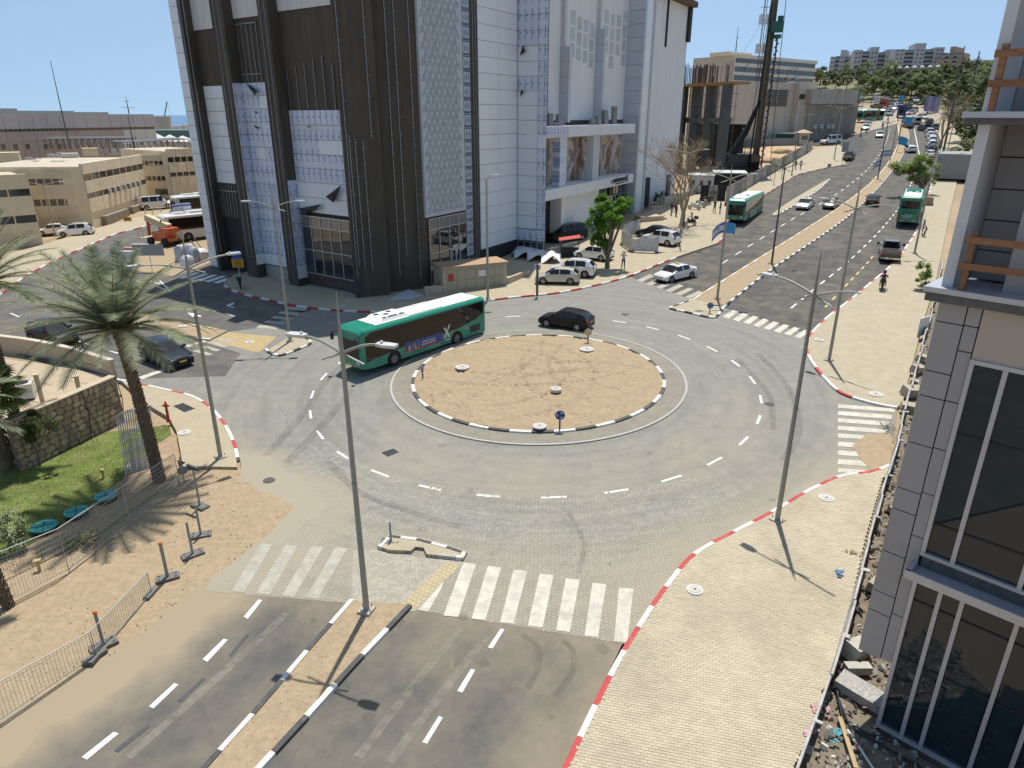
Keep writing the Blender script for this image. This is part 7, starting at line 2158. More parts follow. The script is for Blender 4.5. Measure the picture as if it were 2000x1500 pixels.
for i in range(13):
 a=A.lerp(B,i/12);h=height_at(a,812-i*1.2)*.88;e=V((-.35+.02*i,.9,h));mb=MB();w=V((.10,.42,.05))
 mb.tube([a,a+e,a+e+w,a+w],.028,5)
 for k in range(6):mb.bar(a+e*(k/6),a+e*(k/6)+w,.012)
 mb.build('panel',m_gal if i%3 else m_ltgrey,root,world=True)
# ---- left garden: walls, court, lawn edge, lids
m_cap=mat('sand_render',(.50,.40,.28),.85,var=.08);m_fieldstone=mat('field_stone',(.40,.30,.20),.9,var=.3,vscale=2.2,rand=.3,bump=.4,bscale=9);m_mortar=mat('stone_mortar',(.17,.135,.10),.95,var=.2)
def wall_line(name,label,pts,h,w,m,cap=None,stones=False):
 root=thing(name,label,'wall',pts[0])
 for a,b in zip(pts,pts[1:]):
  d=b-a;n=V((-d.y,d.x,0)).normalized()*w;mb=MB();mb.ob(a-n/2-V((0,0,.3)),d,n,V((0,0,h+.3)));mb.build('wall',m,root,world=True)
  if cap:
   mb=MB();n2=n*1.25;mb.ob(a-n2/2+V((0,0,h)),d,n2,V((0,0,.09)));mb.build('coping',cap,root,world=True)
 return root
s0_,s1_=G(52,915,0),G(240,822,0)
hst=height_at(s1_,736)
sw_=wall_line('stone_wall','field stone garden wall with a rendered coping below the court',[s0_+(s0_-s1_)*.05,s1_],hst,.4,m_mortar,m_cap)
d=(s1_-s0_).normalized();nrm=V((d.y,-d.x,0));rng=random.Random(4);Lw=(s1_-s0_).length*1.05;o0=s0_+(s0_-s1_)*.05
z=.02;cnt=0
while z<hst-.15:
 hh=rng.uniform(.24,.42);s=rng.uniform(-.2,0)
 while s<Lw-.1:
  w=rng.uniform(.28,.6);
  if s+w>Lw:w=Lw-s
  k=7;c=o0+d*(s+w/2)+V((0,0,min(z+hh/2,hst-hh/2)));a0=rng.uniform(0,1)
  ring_=[(math.cos(a0+2*math.pi*i/k),math.sin(a0+2*math.pi*i/k))for i in range(k)]
  out=[c+d*x*w*.52*rng.uniform(.85,1.05)+V((0,0,y*hh*.53*rng.uniform(.85,1.05)))+nrm*.205 for x,y in ring_]
  inn=[c+(p-c)*.82+nrm*(.05+rng.uniform(-.01,.02))for p in out]
  mb=MB();mb.add(out+inn,[tuple(range(k,2*k))]+[(i,(i+1)%k,k+(i+1)%k,k+i)for i in range(k)]);mb.build('stone',m_fieldstone,sw_,world=True)
  s+=w*1.0
 z+=hh
curve=smooth_line(gl([(-90,668),(0,684),(70,694),(150,712),(225,736)]),3)
wall_line('garden_wall','curved sand coloured wall along the left street behind the palms',curve,1.15,.3,m_cap,mat('pale_coping',(.58,.50,.38),.85,var=.08))
sheet('court_floor',gl([(-160,760),(0,700),(150,722),(228,740),(238,770),(60,850),(-160,930)]),.03,mat('court_render',(.44,.35,.24),.9,var=.12,vscale=1.5),2)
c=G(50,778,.05);root=thing('air_conditioner','white rooftop air conditioner box in the sunken court behind the stone wall','air conditioner',c,R(25))
mb=MB();mb.box((0,0,.1),(1.15,.95,.95));mb.build('casing',mat('ac_white',(.62,.61,.57),.5,var=.05),root);mb=MB();mb.cyl((0,0,1.05),.38,.05,20);mb.build('fan_grille',m_trim,root)
for sx in(-1,1):
 mb=MB();mb.box((sx*.5,0,0),(.06,.95,.1));mb.build('skid',m_steel,root)
for i,(px,row,tr)in enumerate(((85,790,732),(158,775,735))):
 b=G(px,row,.03);h=height_at(b,tr);mb=MB();mb.box(b,(.22,.22,h),.4);mb.box(b+V((0,0,h)),(.42,.42,.05),.4);tag(mb.build('court_post',m_cap,at=b),('nearer','farther')[i]+' square post with a flat cap in the sunken court','post','posts in the court')
for i,pts in enumerate((((100,752),(60,742),(20,745),(-20,752)),((225,735),(180,712),(130,706),(100,708)),((232,742),(235,800),(236,826)),((172,752),(180,790),(198,830)))):
 P_=[G(x,y,0)for x,y in pts]
 P_=[G(x,y,0)+V((0,0,(hst+.12 if i<2 else lerp(hst,.3,j/(len(pts)-1)))))if i<2 else s0_+d*((s1_-s0_).length*(.99 if i==2 else.62))+nrm*(.30)+V((0,0,lerp(hst+.1,.05,j/(len(pts)-1))))+d*.12*math.sin(j*2)for j,(x,y)in enumerate(pts)]
 if i<2:P_=[G(x,y,1.25)for x,y in pts]
 mb=MB();mb.tube(P_,.025,5);tag(mb.build('cable',mat('ochre_pipe',(.45,.3,.12),.6)if i==0 else m_black,at=P_[0]),('ochre pipe crossing the sunken court','dark cable along the curved wall coping','dark cable hanging down the stone wall end','dark cable hanging down the middle of the stone wall')[i],'cable')
m_lid=mat('teal_lid',(.06,.34,.31),.5,var=.1,vscale=3)
for(px,row,rp,lab)in((209,973,20,'teal round lid farthest up the lawn'),(151,1004,21,'teal round lid in the middle of the three'),(88,1033,23,'teal round lid nearest the left edge')):
 c=G(px,row+4,.02);r=abs(G(px+rp,row,.1).x-G(px,row,.1).x);root=thing('tank_lid',lab,'tank lid',c,0,'teal tank lids')
 mb=MB();mb.cyl((0,0,0),r*.93,.22,24);mb.build('collar',m_black,root);mb=MB();mb.cyl((0,0,.22),r,.05,28);mb.build('lid',m_lid,root)
 for k in range(2):
  mb=MB();a=.5+k*math.pi/2;dd=V((math.cos(a),math.sin(a),0))*r*.8;mb.bar(V((0,0,.275))-dd,V((0,0,.275))+dd,.05,.02);mb.build('rib',mat('teal_dark',(.02,.12,.11),.5),root)
m_gas=mat('grey_cylinder',(.55,.55,.52),.45,var=.06)
for(px,row,m_,lab)in((139,858,m_gas,'white gas cylinder lying by the stone wall'),(152,850,m_lid,'green container beside the white gas cylinder')):
 c=G(px,row,.05);mb=MB();mb.tube([c+V((0,0,.0)),c+V((0,0,.06)),c+V((0,0,.42)),c+V((0,0,.5)),c+V((0,0,.56))],[.14,.18,.18,.10,.06],14);tag(mb.build('gas_cylinder',m_,at=c,smooth=True),lab,'cylinder')
c=G(172,845,.02);root=thing('metal_cabinet','open metal cabinet standing against the stone wall','cabinet',c,R(20));mb=MB();mb.box((0,.1,0),(.7,.4,.75));mb.build('case',m_black,root);mb=MB();mb.box((.42,-.2,0),(.05,.5,.78));mb.build('door',m_gas,root)
m_log=mat('boulder',(.42,.36,.27),.9,var=.25,vscale=3,bump=.5,bscale=9)
for i,(px,row,s)in enumerate(((36,885,.32),(62,880,.42),(76,872,.34))):
 c=G(px,row,0);mb=MB();mb.sphere(c+V((0,0,.2)),(s*1.5,s,s*.9),9,6)
 for v in mb.v:v+=V((pnoise(v*2),pnoise(v*2+V((5,0,0))),pnoise(v*2+V((0,5,0)))))*.12
 tag(mb.build('boulder',m_log,at=c),('leftmost','biggest','rightmost')[i]+' pale boulder below the fan palm at the stone wall','boulder','boulders at the stone wall')
for i,(px,row)in enumerate(((203,935),(237,962),(78,1115))):
 c=G(px,row,.02);mb=MB();mb.cyl(c,.06,.42,8);mb.box(c+V((0,0,.42)),(.26 if i==2 else.16,.2 if i==2 else.16,.1),.3);tag(mb.build('garden_light',mat('ochre_fitting',(.50,.36,.14),.6,var=.1),at=c),('small ochre bollard light in the middle of the lawn','small ochre bollard light by the fence post','ochre mushroom light at the wire fence on the left')[i],'garden light','garden lights')
for i,(a,b)in enumerate((((0,966),(38,955)),((118,978),(134,968)),((0,940),(34,935)))):
 p,q=G(*a,.04),G(*b,.04);mb=MB();mb.bar(p,q,.09,.03);tag(mb.build('plank',m_log,at=p),('white edged plank at the left edge of the lawn','short pale board lying on the lawn','plank lying under the flowering shrub')[i],'plank')
b=G(360,940,.02);h=height_at(b,893);root=thing('road_sign','sign seen from behind with triangle and disc beside the fence corner','road sign',b);mb=MB();mb.cyl((0,0,0),.03,h,8);mb.build('post',m_gal,root)
mb=MB();disc(mb,(0,.0,h*.75),V((.5,-1,0)),.22,.03,3);mb.build('triangle',m_steel,root);mb=MB();disc(mb,(0,0,h*.45),V((.5,-1,0)),.22,.03,20);mb.build('disc',mat('sign_back_dull',(.26,.25,.23),.6),root)
# ---- objects around the mall foot
m_encl=mat('enclosure_stone',(.48,.40,.30),.85,var=.08);m_edoor=mat('enclosure_door',(.36,.34,.25),.6,var=.05)
a,b=G(866,574,.1),G(990,556,.1)
EF=FP((a.x,a.y),V((b.x-a.x,b.y-a.y,0)));root=thing('utility_enclosure','beige stone utility enclosure with olive doors behind the bus','enclosure',(a.x,a.y,a.z))
L_=EF.sz(990,545)[0];z0=a.z-.3;z1=EF.sz(930,519)[1]
mb=MB();EF.box(mb,0,L_,z0,z1,-2.6,0);mb.build('body',m_encl,root,world=True)
mb=MB();EF.box(mb,-.15,L_+.15,z1,z1+.14,-2.75,.15);mb.build('coping',mat('enclosure_cap',(.40,.27,.17),.85,var=.1),root,world=True)
for i in range(6):
 for k in range(2):
  s=lerp(.35,L_-.35,i/6);e=lerp(.35,L_-.35,(i+1)/6);zz=lerp(z0+.5,z1-.2,k/2);ze=lerp(z0+.5,z1-.2,(k+1)/2)
  mb=MB();EF.box(mb,s+.05,e-.05,zz+.04,ze-.04,0,.05);mb.build('door_panel',m_edoor,root,world=True)
mb=MB();EF.box(mb,L_*.55,L_*.66,lerp(z0,z1,.62),lerp(z0,z1,.82),.05,.07);mb.build('notice',m_swhite,root,world=True)
mb=MB();EF.box(mb,L_*.08,L_*.16,lerp(z0,z1,.55),lerp(z0,z1,.8),.05,.07);mb.build('red_box',m_red,root,world=True)
mb=MB();p=EF.pt(-.05,z0,0);mb.ob(p,-EF.d*1.7,-EF.n*.4,V((0,0,1.1)));mb.build('low_wall',m_encl,root,world=True)
a2,b2=EF.pt(L_+.1,z0,.0),G(1035,536,.1);mb=MB();dd=b2-a2;dd.z=0;mb.ob(a2,dd,V((-dd.y,dd.x,0)).normalized()*.3,V((0,0,1.15)));mb.build('side_wall',m_encl,root,world=True)
def cloth(name,label,cat,pts,hts,m):
 """draped sheet through ground marks with given ridge heights"""
 P_=[G(x,y,.13)for x,y in pts];c=sum(P_,V((0,0,0)))/len(P_);mb=MB();n=22;k=10
 xs=[p.x for p in P_];ys=[p.y for p in P_];poly_=[(p.x,p.y)for p in P_];idx={}
 for j in range(k+1):
  for i in range(n+1):
   x,y=lerp(min(xs),max(xs),i/n),lerp(min(ys),max(ys),j/k)
   if inside(x,y,poly_):
    idx[i,j]=len(mb.v);mb.v.append(V((x,y,T(x,y)+.16+hts*(.45+.9*abs(pnoise(V((x*.5,y*.5,1.7))))+.25*abs(pnoise(V((x*2,y*2,0)))))*sst(0,1.0,min(linedist(x,y,[V(p)for p in P_+P_[:1]]),1.0)))))
 for(i,j),q in idx.items():
  if(i+1,j)in idx and(i,j+1)in idx and(i+1,j+1)in idx:mb.f.append([q,idx[i+1,j],idx[i+1,j+1],idx[i,j+1]]);mb.m.append(0)
 return tag(mb.build(name,m,at=c,smooth=True),label,cat)
cloth('plastic_sheeting','crumpled white plastic sheeting heaped at the foot of the film clad corner','plastic sheeting',[(993,506),(1000,476),(1032,478),(1110,510),(1085,520),(1030,512)],.9,m_whsheet)
p=gl([(758,588),(797,566),(828,578),(800,585)],.16);mb=MB();mb.prism(p,0,.1)
for i,v in enumerate(mb.v):v.z+=T(v.x,v.y)+.15
tag(mb.build('leaning_panel',m_acm2,at=p[0]),'large pale panel lying on the shaded pavement at the corner pillar','panel')
p,q=G(603,556,.2),G(690,573,.2);mb=MB();mb.bar(p,q,.16,.08);tag(mb.build('metal_profile',m_mulion,at=p),'long metal profile lying below the shop window in the shade','metal profile')
c=G(1112,500,.13);root=thing('market_awning','small red awning over a cart by the white cars','awning',c)
mb=MB();mb.ob((-1.2,-.7,1.75),(2.4,.5,.25),(0,1.4,.1),(0,0,.08));mb.build('cover',mat('red_cover',(.45,.07,.06),.7,var=.1),root)
for x in(-1,1):
 for y in(-.5,.6):
  mb=MB();mb.bar((x,y,0),(x,y,1.8),.05);mb.build('leg',m_steel,root)
mb=MB();mb.box((0,0,0),(1.9,1.0,.9));mb.build('cart',m_black,root)
a,b=G(1252,434,.13),G(1296,430,.13);mb=MB();d=b-a;d.z=0;mb.ob(a,d,V((-d.y,d.x,0)).normalized()*2.2,V((0,0,.7)));tag(mb.build('planter',m_encl,at=a),'low beige planter wall by the white end wall','planter')
a,b=G(1298,405,.13),G(1366,372,.13);mb=MB();d=b-a;d.z=0;mb.ob(a,d,V((-d.y,d.x,0)).normalized()*.25,V((0,0,1.5)));tag(mb.build('site_wall',m_conc,at=a),'low concrete wall between the end wall and the black hoarding','wall')
m_hoard=[mat('hoarding_%d'%i,c,.7,var=.3,vscale=1.2)for i,c in enumerate(((.34,.31,.28),(.22,.20,.18),(.42,.38,.34)))]
hp=gl([(1417,393),(1452,372),(1500,343),(1550,314),(1590,291)],.13);hq=along([V((p.x,p.y,0))for p in hp],2.4)
root=thing('site_hoarding','long printed hoarding of grey panels along the right street pavement','hoarding',(hq[0].x,hq[0].y,T(hq[0].x,hq[0].y)))
for i,(a,b)in enumerate(zip(hq,hq[1:])):
 za,zb=T(a.x,a.y),T(b.x,b.y);d=b-a;n=V((-d.y,d.x,0)).normalized()*.06;mb=MB();mb.ob(a+V((0,0,za+.1)),d*.985+V((0,0,zb-za)),n,V((0,0,2.15)));mb.build('panel',m_hoard[(i*2+i//3)%3],root,world=True)
a,b=G(1367,391,.13),G(1416,392,.13);root=thing('black_hoarding','black and white printed hoarding facing the roundabout beyond the motorcycles','hoarding',a);d=b-a
for k in range(3):
 mb=MB();mb.ob(a+d*(k/3),d*.325,V((0,.08,0)),V((0,0,2.3)));mb.build('panel',(m_black,m_hoard[0],m_black)[k],root,world=True)
mb=MB();x=a+d*.38+V((0,-.01,.9))
for k in range(4):mb.ob(x+d*.09*k,d*.06,V((0,-.02,0)),V((0,0,.5+.3*(k%2))))
mb.build('print',mat('grey_ink',(.10,.10,.10),.7),root,world=True)
def cabin(px0,row0,px1,dep,h,label,m,roof_m,nwin=3,ang=None):
 a,b=G(px0,row0,0),G(px1,row0,0);d=V((b.x-a.x,b.y-a.y,0));n=V((-d.y,d.x,0)).normalized()*dep
 root=thing('site_cabin',label,'cabin',a);mb=MB();mb.ob(a,d,n,V((0,0,h)));mb.build('wall',m,root,world=True)
 mb=MB();mb.ob(a+V((0,0,h))-d.normalized()*.15-n.normalized()*.15,d+d.normalized()*.3,n+n.normalized()*.3,V((0,0,.15)));mb.build('roof',roof_m,root,world=True)
 for k in range(nwin):
  mb=MB();mb.ob(a+d*((k+.3)/nwin)+V((0,0,h*.45))-n.normalized()*.03,d*(.4/nwin),n.normalized()*.03,V((0,0,h*.3)));mb.build('window',m_win,root,world=True)
 return root
cabin(1344,376,1392,5,2.7,'pale site cabin behind the bare tree',m_ltgrey,m_ac)
cabin(1392,372,1455,6,2.8,'black site cabin with a white roof behind the hoarding corner',m_black,m_ltgrey,0)
cabin(1412,326,1440,3,3.0,'white container with windows at the foot of the rig',m_ltgrey,m_ltgrey)
cabin(1390,262,1408,4,2.8,'small pale cabin between the concrete columns',m_ltgrey,m_ltgrey,2)
cabin(1423,290,1432,2.2,1.9,'green waste bin on the site road',mat('bin_green',(.03,.16,.12),.6),mat('bin_green',(.03,.16,.12),.6),0)
sheet('site_earth',gl([(1395,372),(1380,330),(1410,285),(1560,280),(1590,288),(1500,338),(1420,385)]),.02,mat('site_earth',(.47,.33,.20),.95,var=.2,vscale=.4,bump=1,bscale=1.5),3)
rng=random.Random(12)
for i,(px,row,s)in enumerate(((1430,318,2.2),(1448,300,1.8),(1500,315,2.0),(1530,298,1.8),(1390,340,2.4))):
 c=G(px,row,0);mb=MB();mb.sphere(c,(s*1.6,s*1.3,s*.6),12,7)
 for v in mb.v:v+=V((pnoise(v),pnoise(v+V((9,0,0))),pnoise(v+V((0,9,0)))*.6))*.5
 tag(mb.build('earth_mound',mat('site_earth',(.47,.33,.20)),at=c,smooth=True),('mound of earth left of the rig cabin','mound of earth behind the rig','mound of earth right of the rig mast','low mound near the guard hut','orange earth mound between the concrete columns')[i],'earth mound','earth mounds on the site')
c=G(1566,283,0);root=thing('guard_hut','small beige guard hut with a hipped roof at the hall gate','hut',c);mb=MB();mb.box((0,0,0),(2.2,2.2,2.8));mb.build('wall',m_hstone,root)
mb=MB();mb.add([(-1.7,-1.7,2.8),(1.7,-1.7,2.8),(1.7,1.7,2.8),(-1.7,1.7,2.8),(0,0,3.6)],[(0,1,4),(1,2,4),(2,3,4),(3,0,4),(3,2,1,0)]);mb.build('roof',mat('hut_roof',(.5,.38,.26),.8),root)
mb=MB();mb.ob((-.8,-1.13,1.2),(1.6,0,0),(0,.03,0),(0,0,1.0));mb.build('window',m_win,root)
a,b=G(1440,287,0),G(1560,284,0);mb=MB();d=b-a;mb.ob(a,d,V((0,.3,0)),V((0,0,1.7)));tag(mb.build('site_wall',mat('teal_grey_wall',(.22,.25,.24),.8,var=.15),at=a),'grey green wall behind the site along the hall','wall')
cabin(1513,283,1548,3,2.6,'dark green covered skip before the hall wall',mat('skip_green',(.04,.07,.06),.7),mat('skip_cover',(.30,.42,.40),.7),0)
a=G(1440,244,0);mb=MB();mb.sphere(a+V((0,0,2.4)),(2.2,1.5,2.3),10,7)
for v in mb.v:v+=V((pnoise(v),pnoise(v+V((3,0,0))),pnoise(v+V((0,3,0)))))*.7
tag(mb.build('blue_tarpaulin',mat('tarp_blue',(.06,.22,.42),.5,var=.2),at=a),'bright blue tarpaulin heap between the concrete frame and the hall','tarpaulin')
def rig():
 b=G(1472,338,0);root=thing('drilling_rig','tall piling rig with a brown mast, green drive head and auger on the site','drilling rig',b,R(0))
 m_mast=mat('mast_brown',(.16,.125,.09),.7,var=.2);H=height_at(b,-30)
 mb=MB()
 for x in(-.38,.38):
  for y in(-.38,.38):mb.bar((x,y,.8),(x,y,H),.2)
 n=40
 for k in range(n):
  z0,z1=lerp(1,H,k/n),lerp(1,H,(k+1)/n);s=1 if k%2 else-1
  mb.bar((-.45*s,-.45,z0),(.45*s,-.45,z1),.09);mb.bar((-.45*s,.45,z0),(.45*s,.45,z1),.09)
 mb.build('mast',m_mast,root)
 mb=MB();mb.box((0,0,1),(.42,.42,H-1));mb.build('mast_core',m_mast,root)
 zd=height_at(b,52)
 mb=MB();mb.box((.6,-1.0,zd-1.0),(1.9,1.5,1.7));mb.cyl((1.1,-1.0,zd+.7),.5,.9,12);mb.cyl((.9,-1.0,zd-2.0),.7,.6,12);mb.build('drive_head',mat('rig_green',(.02,.11,.08),.5,var=.1),root)
 mb=MB();mb.cyl((.95,-1.0,1),.14,zd-2.4,8)
 z=1.2;k=0
 while z<zd-2.2:
  a0=k*.9;pts=[]
  for i in range(6):
   a=a0+i*.18;pts.append(V((.95+.42*math.cos(a),-1.0+.42*math.sin(a),z+.03*i)))
  for p,q in zip(pts,pts[1:]):mb.add([p,q,V((.95,-1,q.z)),V((.95,-1,p.z))],[(0,1,2,3),(3,2,1,0)])
  z+=.17;k+=1
 o=mb.build('auger',mat('auger_steel',(.07,.06,.055),.6,.3),root);o['kind']='stuff'
 for(x0,y0,x1,y1,zt)in((-2.6,-.5,-.5,0,1.0),(-1.5,-1,-.6,-.4,.9),(2.6,-1.2,1.6,-1,.95)):
  mb=MB();mb.tube([(x0,y0,1.5),(lerp(x0,x1,.6),lerp(y0,y1,.6),H*zt*.5),(x1,y1,H*zt)],.06 if zt>.9 else.16,5);mb.build('hose',m_black,root)
 mb=MB();mb.tube([(-5.2,.5,2.0),(-2.2,.2,8.0),(-.5,0,13)],[.9,.55,.25],8);mb.build('back_strut',m_black,root)
 mb=MB();mb.box((-3.0,.8,1.1),(5.0,3.2,2.4));mb.build('engine_house',mat('rig_dark',(.05,.06,.06),.6,var=.2),root)
 for y in(-1.0,2.6):
  mb=MB();mb.box((-2.6,y,0),(6.4,.9,1.1));mb.build('crawler_track',m_trim,root)
 mb=MB();mb.box((-.6,-1.2,1.2),(1.7,1.5,2.2));mb.build('cab',m_cglass,root)
rig()
def lattice():
 b=G(1536,268,0);b=V((b.x,b.y+30,T(b.x,b.y+30)));H=height_at(b,-40);root=thing('antenna_tower','slender guyed phone mast with panel antennas behind the hall','antenna tower',b);mb=MB();w=.45
 for k in range(3):
  a=2*math.pi*k/3;p=V((math.cos(a),math.sin(a),0))*w;mb.bar(p,p+V((0,0,H)),.12)
 n=int(H/1.2)
 for k in range(n):
  a,c=2*math.pi*(k%3)/3,2*math.pi*((k+1)%3)/3;mb.bar(V((math.cos(a)*w,math.sin(a)*w,H*k/n)),V((math.cos(c)*w,math.sin(c)*w,H*(k+1)/n)),.06)
 mb.build('lattice',m_steel,root)
 for row,m_ in((95,m_ltgrey),(38,m_lhead)):
  z=height_at(b,row)
  for k in range(5):
   a=2*math.pi*k/5;mb=MB();mb.box((math.cos(a)*1.2,math.sin(a)*1.2,z-1.3),(.45,.3,2.6),a);mb.build('panel_antenna',m_,root)
 z=height_at(b,14);mb=MB();mb.bar((-1.3,0,z),(1.3,0,z),.12);mb.bar((0,-1.3,z),(0,1.3,z),.12);mb.build('crossarm',m_steel,root)
 for k in range(3):
  a=.4+2*math.pi*k/3;mb=MB();mb.bar((0,0,H*.75),(math.cos(a)*13,math.sin(a)*13,H*.18),.05);mb.build('guy_wire',m_steel,root)
lattice()
# ---- left building site bits
sheet('site_sand',gl([(240,500),(300,470),(345,455),(400,446),(430,470),(440,500),(395,520),(340,540),(270,530)]),.02,m_sand,2)
m_bag=mat('big_bag',(.44,.47,.52),.8,var=.15,vscale=3)
for i,(px,row,w,h,r_)in enumerate(((355,510,1.3,1.8,.2),(367,520,1.4,1.2,.5),(380,512,1.2,1.7,-.4),(395,508,1.6,1.3,.1),(372,503,1.2,1.5,.8))):
 c=G(px,row,.02);mb=MB();k_=[(math.cos(a_)*w*.5*(1.15 if j_%2 else.95),math.sin(a_)*w*.45*(1.15 if j_%2 else.95))for j_,a_ in enumerate([r_+math.pi*q_/4 for q_ in range(8)])]
 mb.tube([c,c+V((.0,0,h*.3)),c+V((.1,.05,h*.8)),c+V((.15,.05,h))],[w*.52,w*.56,w*.5,w*.3],5)
 for v in mb.v:v+=V((pnoise(v*1.6),pnoise(v*1.6+V((4,0,0))),0))*.25
 tag(mb.build('bulk_bag',m_bag if i%2==0 else m_whsheet,at=c,smooth=True),('tall leaning grey blue bulk bag at the left of the heap','low white bulk bag at the front of the heap','bulk bag behind the left lamp pole','wide white bulk bag at the right of the heap','bulk bag at the back of the heap')[i],'bulk bag','bulk bags on the left site')
for i,(a,b,lab)in enumerate((((372,470),(396,500),'ochre pole leaning on the bag heap at the left site'),((380,466),(402,497),'second ochre pole leaning beside the first'))):
 p,q=G(*a,2.2),G(*b,.2);mb=MB();mb.bar(p,q,.09);tag(mb.build('site_pole',m_log,at=q),lab,'pole')
for i in range(3):
 c=G(248+i*14,505-i*7,.02);mb=MB();mb.prism([(c.x-1.0,c.y-.25),(c.x+1.0,c.y-.25),(c.x+1.0,c.y+.25),(c.x-1.0,c.y+.25)],c.z,c.z+.9)
 tag(mb.build('road_barrier',(m_swhite,mat('barrier_pink',(.5,.25,.22),.7,var=.1),m_swhite)[i],at=c),('nearest white barrier block beside the boom lift','reddish barrier block beside the boom lift','farthest white barrier block beside the boom lift')[i],'barrier','barrier blocks by the lift')
flag(G(352,400,4.0),2.4,1.5,V((-1,.3,0)),'cyan flag over the left street by the boom lift','cyan',.7);flag(G(372,396,4.6),2.6,1.4,V((-1,0,0)),'white striped flag over the left street by the boom lift','white',.2)
for i,(px,r_)in enumerate(((352,402),(372,398))):
 b=G(px,r_,.1);mb=MB();mb.tube([b,b+V((0,0,5))],.05,5);tag(mb.build('flag_pole',m_gal,at=b),('pole of the cyan flag near the boom lift','pole of the striped flag near the boom lift')[i],'pole','poles by the left street')
rail_px=[(285,425),(300,420),(320,414),(340,408),(360,402),(380,396)]
root=thing('pedestrian_railing','low grey railing along the left street pavement by the offices','railing',G(*rail_px[0],.13))
q=along([V((p.x,p.y,0))for p in gl(rail_px)],2.2)
for a in q:
 mb=MB();z=T(a.x,a.y)+.13;mb.bar(V((a.x,a.y,z)),V((a.x,a.y,z+1.1)),.08);mb.build('post',m_gal,root,world=True)
mb=MB()
for a,b in zip(q,q[1:]):
 for h in(.6,1.08):mb.bar(V((a.x,a.y,T(a.x,a.y)+.13+h)),V((b.x,b.y,T(b.x,b.y)+.13+h)),.05)
o=mb.build('rails',m_gal,root,world=True);o['kind']='stuff'
# ---- right-hand trench: low hoarding, rubble, blocks
tr_px=[(1836,520),(1826,570),(1806,650),(1782,735),(1766,790),(1748,870),(1722,955),(1698,1040),(1676,1120),(1650,1215),(1622,1310),(1590,1405),(1556,1500),(1520,1600)]
tl=along([V((p.x,p.y,0))for p in gl(tr_px,.1)],2.0)
root=thing('low_hoarding','low pale sheet metal hoarding between the pavement and the trench of the clad building','hoarding',(tl[-1].x,tl[-1].y,T(tl[-1].x,tl[-1].y)))
rng=random.Random(21)
for i,(a,b)in enumerate(zip(tl,tl[1:])):
 d=b-a;n=V((d.y,-d.x,0)).normalized();
 if n.x<0:n=-n
 hh=.60+rng.uniform(-.05,.05);lean=n*rng.uniform(.05,.16);za,zb=T(a.x,a.y)+.1,T(b.x,b.y)+.1
 mb=MB();mb.ob(a+V((0,0,za)),d*.99+V((0,0,zb-za)),n*.05,V((0,0,hh))+lean);mb.build('panel',mat('hoarding_sheet',(.36,.36,.34),.6,var=.25,vscale=2),root,world=True)
 mb=MB();mb.ob(a+V((0,0,za+hh))+lean-n*.03,d+V((0,0,zb-za)),n*.07,V((0,0,.05)));mb.build('top_rail',mat('rail_pale',(.40,.385,.36),.7,var=.3,vscale=3),root,world=True)
 if i%2:continue
 mb=MB();mb.ob(a+V((0,0,za+hh-.02))+lean-n*.05-d.normalized()*.06,d.normalized()*rng.uniform(.1,.2),n*rng.uniform(.18,.3),V((0,0,.06)));mb.build('clamp',mat('rail_pale',(.4,.4,.4)),root,world=True)
tpoly=[(p.x,p.y)for p in gl([(1842,520),(1812,650),(1772,790),(1728,955),(1682,1120),(1628,1310),(1562,1500),(1500,1680)])]+[(RTF.pt(sA0,0,-.3).x,RTF.pt(sA0,0,-.3).y)]
far_tr=[(p.x,p.y)for p in(RTF.pt(sA0,0,.0),RTF.pt(6,0,.2),RTF.pt(14,0,.2))]
tr_poly=[(p.x,p.y)for p in gl([(1838,540),(1766,800),(1728,955),(1682,1120),(1628,1310),(1562,1500),(1500,1700),(2200,1800)])]+[(p.x,p.y)for p in(RTF.pt(14,0,-3),RTF.pt(sA0+1,0,-9))]+[(p.x,p.y)for p in gl([(1852,560)])]
tr=sheet('trench_floor',[V((x,y,0))for x,y in tr_poly],-.05,m_pit,.4)
for v in tr.data.vertices:v.co.z+=.16*abs(pnoise(V((v.co.x*1.1,v.co.y*1.1,2))))+.07*abs(pnoise(V((v.co.x*4,v.co.y*4,2))))
m_rubs=[mat('rubble_%d'%i,c,.9,var=.2,vscale=8,island=True,rand=.25)for i,c in enumerate(((.42,.39,.34),(.30,.27,.23),(.38,.20,.16),(.48,.45,.40)))]
xs_=[p[0]for p in tr_poly];ys_=[p[1]for p in tr_poly]
bs=[MB()for _ in m_rubs];cnt=0
while cnt<4200:
 x,y=rng.uniform(min(xs_),max(xs_)),rng.uniform(min(ys_),max(ys_))
 if not inside(x,y,tr_poly)or y<7:
  continue
 if rng.random()>.95*sst(45,12,y)+.12:cnt+=.2;continue
 cnt+=1
 s=rng.choice((.05,.07,.09,.14))*rng.uniform(.7,1.5);mb=bs[rng.choices((0,1,2,3),(4,4,1.2,2))[0]]
 c=V((x,y,T(x,y)+.02+.16*abs(pnoise(V((x*1.1,y*1.1,2))))));e=[V((rng.uniform(-1,1),rng.uniform(-1,1),rng.uniform(-1,1))).normalized()for _ in range(3)]
 mb.ob(c-V((s,s,0))*.5,e[0]*s,e[0].cross(e[1]).normalized()*s*.8,e[2]*s*.6+V((0,0,s*.4)))
for mb,m_ in zip(bs,m_rubs):
 if mb.v:tag(mb.build('rubble',m_),kind='stuff')
def loose(name,label,cat,px,row,size,rot,m,z=.05,group=None):
 c=G(px,row,z);mb=MB();mb.ob(V((-size[0]/2,-size[1]/2,0)),(size[0],0,0),(0,size[1],0),(0,0,size[2]));o=mb.build(name,m);o.location=c;o.rotation_euler=rot;return tag(o,label,cat,group)
